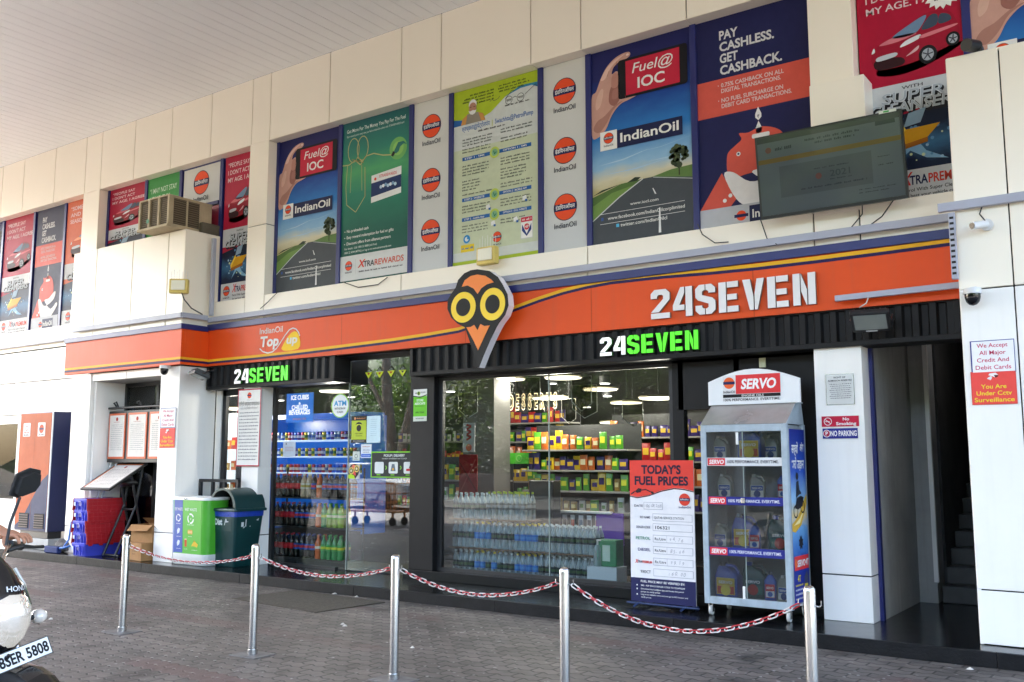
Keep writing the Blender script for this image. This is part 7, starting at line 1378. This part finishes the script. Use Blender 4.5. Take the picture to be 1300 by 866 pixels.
# cowl round the lamp
m = MB(); cz = [(.65, .055, .56), (.69, .115, .61), (.78, .165, .645), (.88, .178, .648), (.96, .158, .615), (1.04, .115, .55), (1.10, .07, .48)]
vs = []; N = 11
for z, hw_, xf in cz:
    for k in range(N): u = -1 + 2 * k / (N - 1); vs.append((xf - .16 * abs(u) ** 2.2, hw_ * u, z))
m.add(vs, [(i * N + k, i * N + k + 1, (i + 1) * N + k + 1, (i + 1) * N + k) for i in range(len(cz) - 1) for k in range(N - 1)], PB, smooth=True)
vs2 = [(x - .03, y * .96, z) for x, y, z in vs]; m.add(vs2, [(i * N + k, (i + 1) * N + k, (i + 1) * N + k + 1, i * N + k + 1) for i in range(len(cz) - 1) for k in range(N - 1)], PB); cowl = bpart(m, 'cowl')
HL = mat('headlight lens', (.50, .51, .52), .10, metal=.85, coat=1, emit=(1, .98, .92), estr=.05)
m = MB(); vs = []; hz = [(.705, .070, .612), (.74, .105, .645), (.80, .125, .664), (.87, .128, .666), (.915, .105, .652), (.935, .065, .636)]
for z, hw_, xf in hz:
    for k in range(N): u = -1 + 2 * k / (N - 1); vs.append((xf + .006 - .11 * abs(u) ** 2.2, hw_ * u, z))
m.add(vs, [(i * N + k, i * N + k + 1, (i + 1) * N + k + 1, (i + 1) * N + k) for i in range(len(hz) - 1) for k in range(N - 1)], HL, smooth=True); bpart(m, 'headlight')
for sgn in (-1, 1):
    m = MB(); m.tube([(.545, sgn * .118, .75), (.50, sgn * .158, .86), (.485, sgn * .148, .955), (.46, sgn * .112, 1.03)], .008, SV, n=6); m.tube([(.50, sgn * .14, .76), (.475, sgn * .168, .86), (.455, sgn * .158, .96)], .006, mat('stripe red', '#7a1a3a', .3), n=6); bpart(m, 'trim', cowl)
vs, fs = glyphs('HONDA', .02); m = MB(); m.add([(.628 - .27 * (b * .032) - .16 * (abs((a - 1.35) * .032) / .13) ** 2.2 + .004, (a - 1.35) * .032, .95 + b * .032) for a, b in vs], fs, mat('badge silver', '#c9cacc', .3)); bpart(m, 'badge', cowl)
# number plate
fr_ = (Vector((.735, -.145, .625)), Vector((0, .985, .17)), Vector((-.35, -.16, .92)).normalized(), Vector((.94, -.06, .35)).normalized(), .27, .08)
s = Sheet(0, 0, 0, 0, 0, th=.004, frame=fr_, back=mat('plate edge', '#2a2a2a', .5)); s.rect(.02, .05, .98, .95, '#e4e4e2', 1); s.text('8SER 5808', .5, .22, .56, '#15151a', w=.9, al='C', bold=.03, l=2); bpart(s, 'number_plate')
m = MB(); m.tube([(.66, -.1, .60), (.735, -.1, .70)], .008, PB, n=6); bpart(m, 'plate_bracket')
# handlebar
m = MB(); m.tube([(.14, -.37, 1.10), (.22, -.26, 1.12), (.36, -.12, 1.06), (.38, 0, 1.04), (.36, .12, 1.06), (.22, .26, 1.12), (.14, .37, 1.10)], .012, CH, n=8); bpart(m, 'handlebar')
for sgn in (-1, 1):
    m = MB(); m.tube([(.215, sgn * .265, 1.121), (.135, sgn * .385, 1.098)], .0185, RB, n=10); m.cyl((.135, sgn * .383, 1.098), (.13, sgn * .392, 1.097), .023, RB, n=10); bpart(m, 'grip')
    m = MB(); m.tube([(.30, sgn * .20, 1.10), (.32, sgn * .26, 1.115), (.27, sgn * .36, 1.10), (.245, sgn * .43, 1.095)], [.011, .009, .008, .009], RB, n=7); bpart(m, 'lever')
    m = MB(); m.tube([(.26, sgn * .21, 1.12), (.24, sgn * .24, 1.22), (.22, sgn * .30, 1.345)], .0075, RB, n=7)
    mi = bpart(m, 'mirror_stalk'); m = MB(); A = Matrix.Translation((.215, sgn * .335, 1.415)) @ Matrix.Rotation(R(12 * sgn), 4, 'X') @ Matrix.Rotation(R(20), 4, 'Y')
    hexa = [(-.085, -.045), (-.045, -.07), (.05, -.06), (.082, -.02), (.078, .05), (.02, .075), (-.06, .06)]
    m.prism([(a * sgn, b) for a, b in hexa], A @ Vector((-.012, 0, 0)), A.to_3x3() @ Vector((0, 1, 0)), A.to_3x3() @ Vector((0, 0, 1)), A.to_3x3() @ Vector((1, 0, 0)), .012, RB); m.prism([(a * sgn * .78, b * .78) for a, b in hexa], A @ Vector((0, 0, 0)), A.to_3x3() @ Vector((0, 1, 0)), A.to_3x3() @ Vector((0, 0, 1)), A.to_3x3() @ Vector((1, 0, 0)), .026, RB); bpart(m, 'mirror', mi)
    m = MB(); m.cyl((.50, sgn * .13, .80), (.50, sgn * .20, .80), .012, RB, n=8); ind = bpart(m, 'indicator'); m = MB(); lathe_p = [(.004, 0), (.028, .01), (.036, .035), (.028, .06), (.006, .075)]; m.lathe(lathe_p, mat('indicator lens', '#d8cfc6', .08, coat=1), n=12, M=Matrix.Translation((.50, sgn * .19, .80)) @ Matrix.Rotation(R(-90 * sgn), 4, 'X')); m.bbox(.478, .522, sgn * .225 - .006, sgn * .225 + .006, .785, .815, mat('indicator amber', '#c8631e', .3), .004); bpart(m, 'lens', ind)
m = MB(); loft(m, [(.72, .10, 0, .24, .09), (.82, .12, 0, .27, .135), (.92, .13, 0, .25, .13), (.985, .12, 0, .16, .07)], .06, PB); bpart(m, 'tank')
m = MB(); m.bbox(-.66, -.12, -.12, .12, .74, .83, RB, .04); bpart(m, 'seat')
m = MB(); m.bbox(-.10, .22, -.12, .12, .32, .66, SV, .03); m.cyl((-.02, -.16, .42), (-.02, .16, .42), .10, SV, n=16); m.tube([(.36, 0, .98), (.30, 0, .70), (.18, 0, .30)], .02, PB, n=8); m.tube([(.10, 0, .75), (-.5, 0, .72)], .02, PB, n=8); bpart(m, 'engine')
m = MB(); m.tube([(.20, -.14, .45), (.12, -.17, .26), (-.3, -.18, .28), (-.75, -.19, .36)], [.022, .022, .03, .045], CH, n=10); bpart(m, 'exhaust')
for y in (-.10, .10): m = MB(); m.tube([(-.62, y, .315), (-.2, y, .34)], .018, PB, n=8); m.tube([(-.58, y, .34), (-.5, y, .72)], .026, CH, n=8); bpart(m, 'shock')
m = MB(); m.bbox(-.92, -.64, -.09, .09, .72, .84, PB, .03); m.bbox(-.94, -.91, -.06, .06, .74, .81, mat('tail red', '#8a1418', .2), .01); bpart(m, 'tail')
m = MB(); m.tube([(-.05, .12, .30), (-.08, .24, .02)], .012, RB, n=6); m.tube([(-.05, -.12, .30), (-.08, -.24, .02)], .012, RB, n=6); bpart(m, 'stand')
# rider: one continuous skinned body; only the fingers reach into the picture
SKN = mat('rider skin', '#b07a5c', .5, var=.1, scale=20); SH = mat('rider shirt', '#5a6f8a', .8, var=.15, scale=30); TR = mat('rider trousers', '#2a2d36', .8, var=.15, scale=30); SHO = mat('rider shoe', '#1a1817', .6); HAIR = mat('rider hair', '#15110f', .7)
def skinned(name, pts, edges, mats_by, parent, root=0, sub=2):
    me = bpy.data.meshes.new(name); me.from_pydata([p[:3] for p in pts], edges, []); o = bpy.data.objects.new(name, me); COL.objects.link(o)
    sk = o.modifiers.new('s', 'SKIN'); sk.use_smooth_shade = True
    for k, p in enumerate(pts): sv = me.skin_vertices[0].data[k]; sv.radius = (p[3], p[3] if len(p) < 5 else p[4]); sv.use_root = (k == root)
    ss = o.modifiers.new('u', 'SUBSURF'); ss.levels = sub; ss.render_levels = sub
    bpy.context.view_layer.update(); nm = bpy.data.meshes.new_from_object(o.evaluated_get(bpy.context.evaluated_depsgraph_get())); bpy.data.objects.remove(o); bpy.data.meshes.remove(me)
    for mm in (SKN, SH, TR, SHO, HAIR): nm.materials.append(mm)
    for p in nm.polygons: p.material_index = mats_by(p.center); p.use_smooth = True
    r = bpy.data.objects.new(name, nm); COL.objects.link(r)
    if parent is not None: r.parent = parent
    return r
per = thing('person', 'person sitting on the motorcycle, only the fingers of one hand by the grip in view', 'person', MLOC, MR); per.scale = (1.05, 1.05, 1.05)
pts, ed = [], []
def vtx(x, y, z, r, link=None, r2=None):
    pts.append((x, y, z, r, r2 or r))
    if link is not None: ed.append((link, len(pts) - 1))
    return len(pts) - 1
pel = vtx(-.36, 0, .93, .15, None, .12); ab = vtx(-.36, 0, 1.10, .14, pel, .11); ch = vtx(-.31, 0, 1.32, .17, ab, .12); nb = vtx(-.28, 0, 1.47, .07, ch); nk = vtx(-.26, 0, 1.55, .055, nb); hd0 = vtx(-.25, 0, 1.62, .085, nk, .075); hd1 = vtx(-.235, 0, 1.70, .10, hd0, .085); hd2 = vtx(-.25, 0, 1.78, .075, hd1, .07)
nose = vtx(-.13, 0, 1.67, .014, hd1)
for sgn in (-1, 1):
    sh = vtx(-.30, sgn * .19, 1.42, .075, nb); el = vtx(-.10, sgn * .34, 1.20, .048, sh); wr = vtx(.10, sgn * .33, 1.155, .030, el); pm = vtx(.15, sgn * .325, 1.152, .034, wr, .020)
    for f, (dy, ln_) in enumerate(((-.032, .95), (-.011, 1.08), (.011, 1.0), (.032, .82))):
        a = vtx(.185, sgn * (.325 + dy), 1.158, .0105, pm); b = vtx(.185 + .032 * ln_, sgn * (.328 + dy * 1.1), 1.157, .0095, a); c_ = vtx(.185 + .056 * ln_, sgn * (.33 + dy * 1.15), 1.142, .0088, b); vtx(.185 + .066 * ln_, sgn * (.33 + dy * 1.15), 1.118, .0078, c_)
    th = vtx(.14, sgn * .285, 1.138, .013, pm); th2 = vtx(.17, sgn * .270, 1.115, .0105, th); vtx(.195, sgn * .272, 1.100, .0085, th2)
    hp = vtx(-.33, sgn * .10, .90, .10, pel); kn = vtx(.10, sgn * .20, .72, .065, hp); an = vtx(-.02, sgn * .20, .32, .042, kn); vtx(.02, sgn * .20, .255, .045, an); vtx(.14, sgn * .21, .245, .036, len(pts) - 1)
def pm_(c):
    if c.z < .345: return 3
    if c.z < .97 and c.x < .2: return 2
    if c.x > .02 and abs(c.y) > .2: return 0
    if c.z > 1.49: return 4 if (c.z > 1.735 or c.x < -.29) else 0
    return 1
skinned('body', pts, ed, pm_, per)
for y in (-.035, .035): m = MB(); m.lathe([(.002, -.011), (.009, -.007), (.011, 0), (.009, .007), (.002, .011)], mat('eye', '#e6e2dc', .2), n=10, c=(-.150, y, 1.695)); m.lathe([(.001, -.005), (.005, -.002), (.005, .002), (.001, .005)], mat('iris', '#1d1410', .2), n=8, c=(-.141, y, 1.695)); m.build('eye', parent=per, local=True)
m = MB(); m.bbox(-.150, -.138, -.024, .024, 1.628, 1.636, mat('lip', '#8a4a40', .5), .003); m.build('mouth', parent=per, local=True)
for y in (-.09, .09): m = MB(); m.bbox(-.26, -.225, y - .008, y + .008, 1.66, 1.72, SKN, .007); m.build('ear', parent=per, local=True)
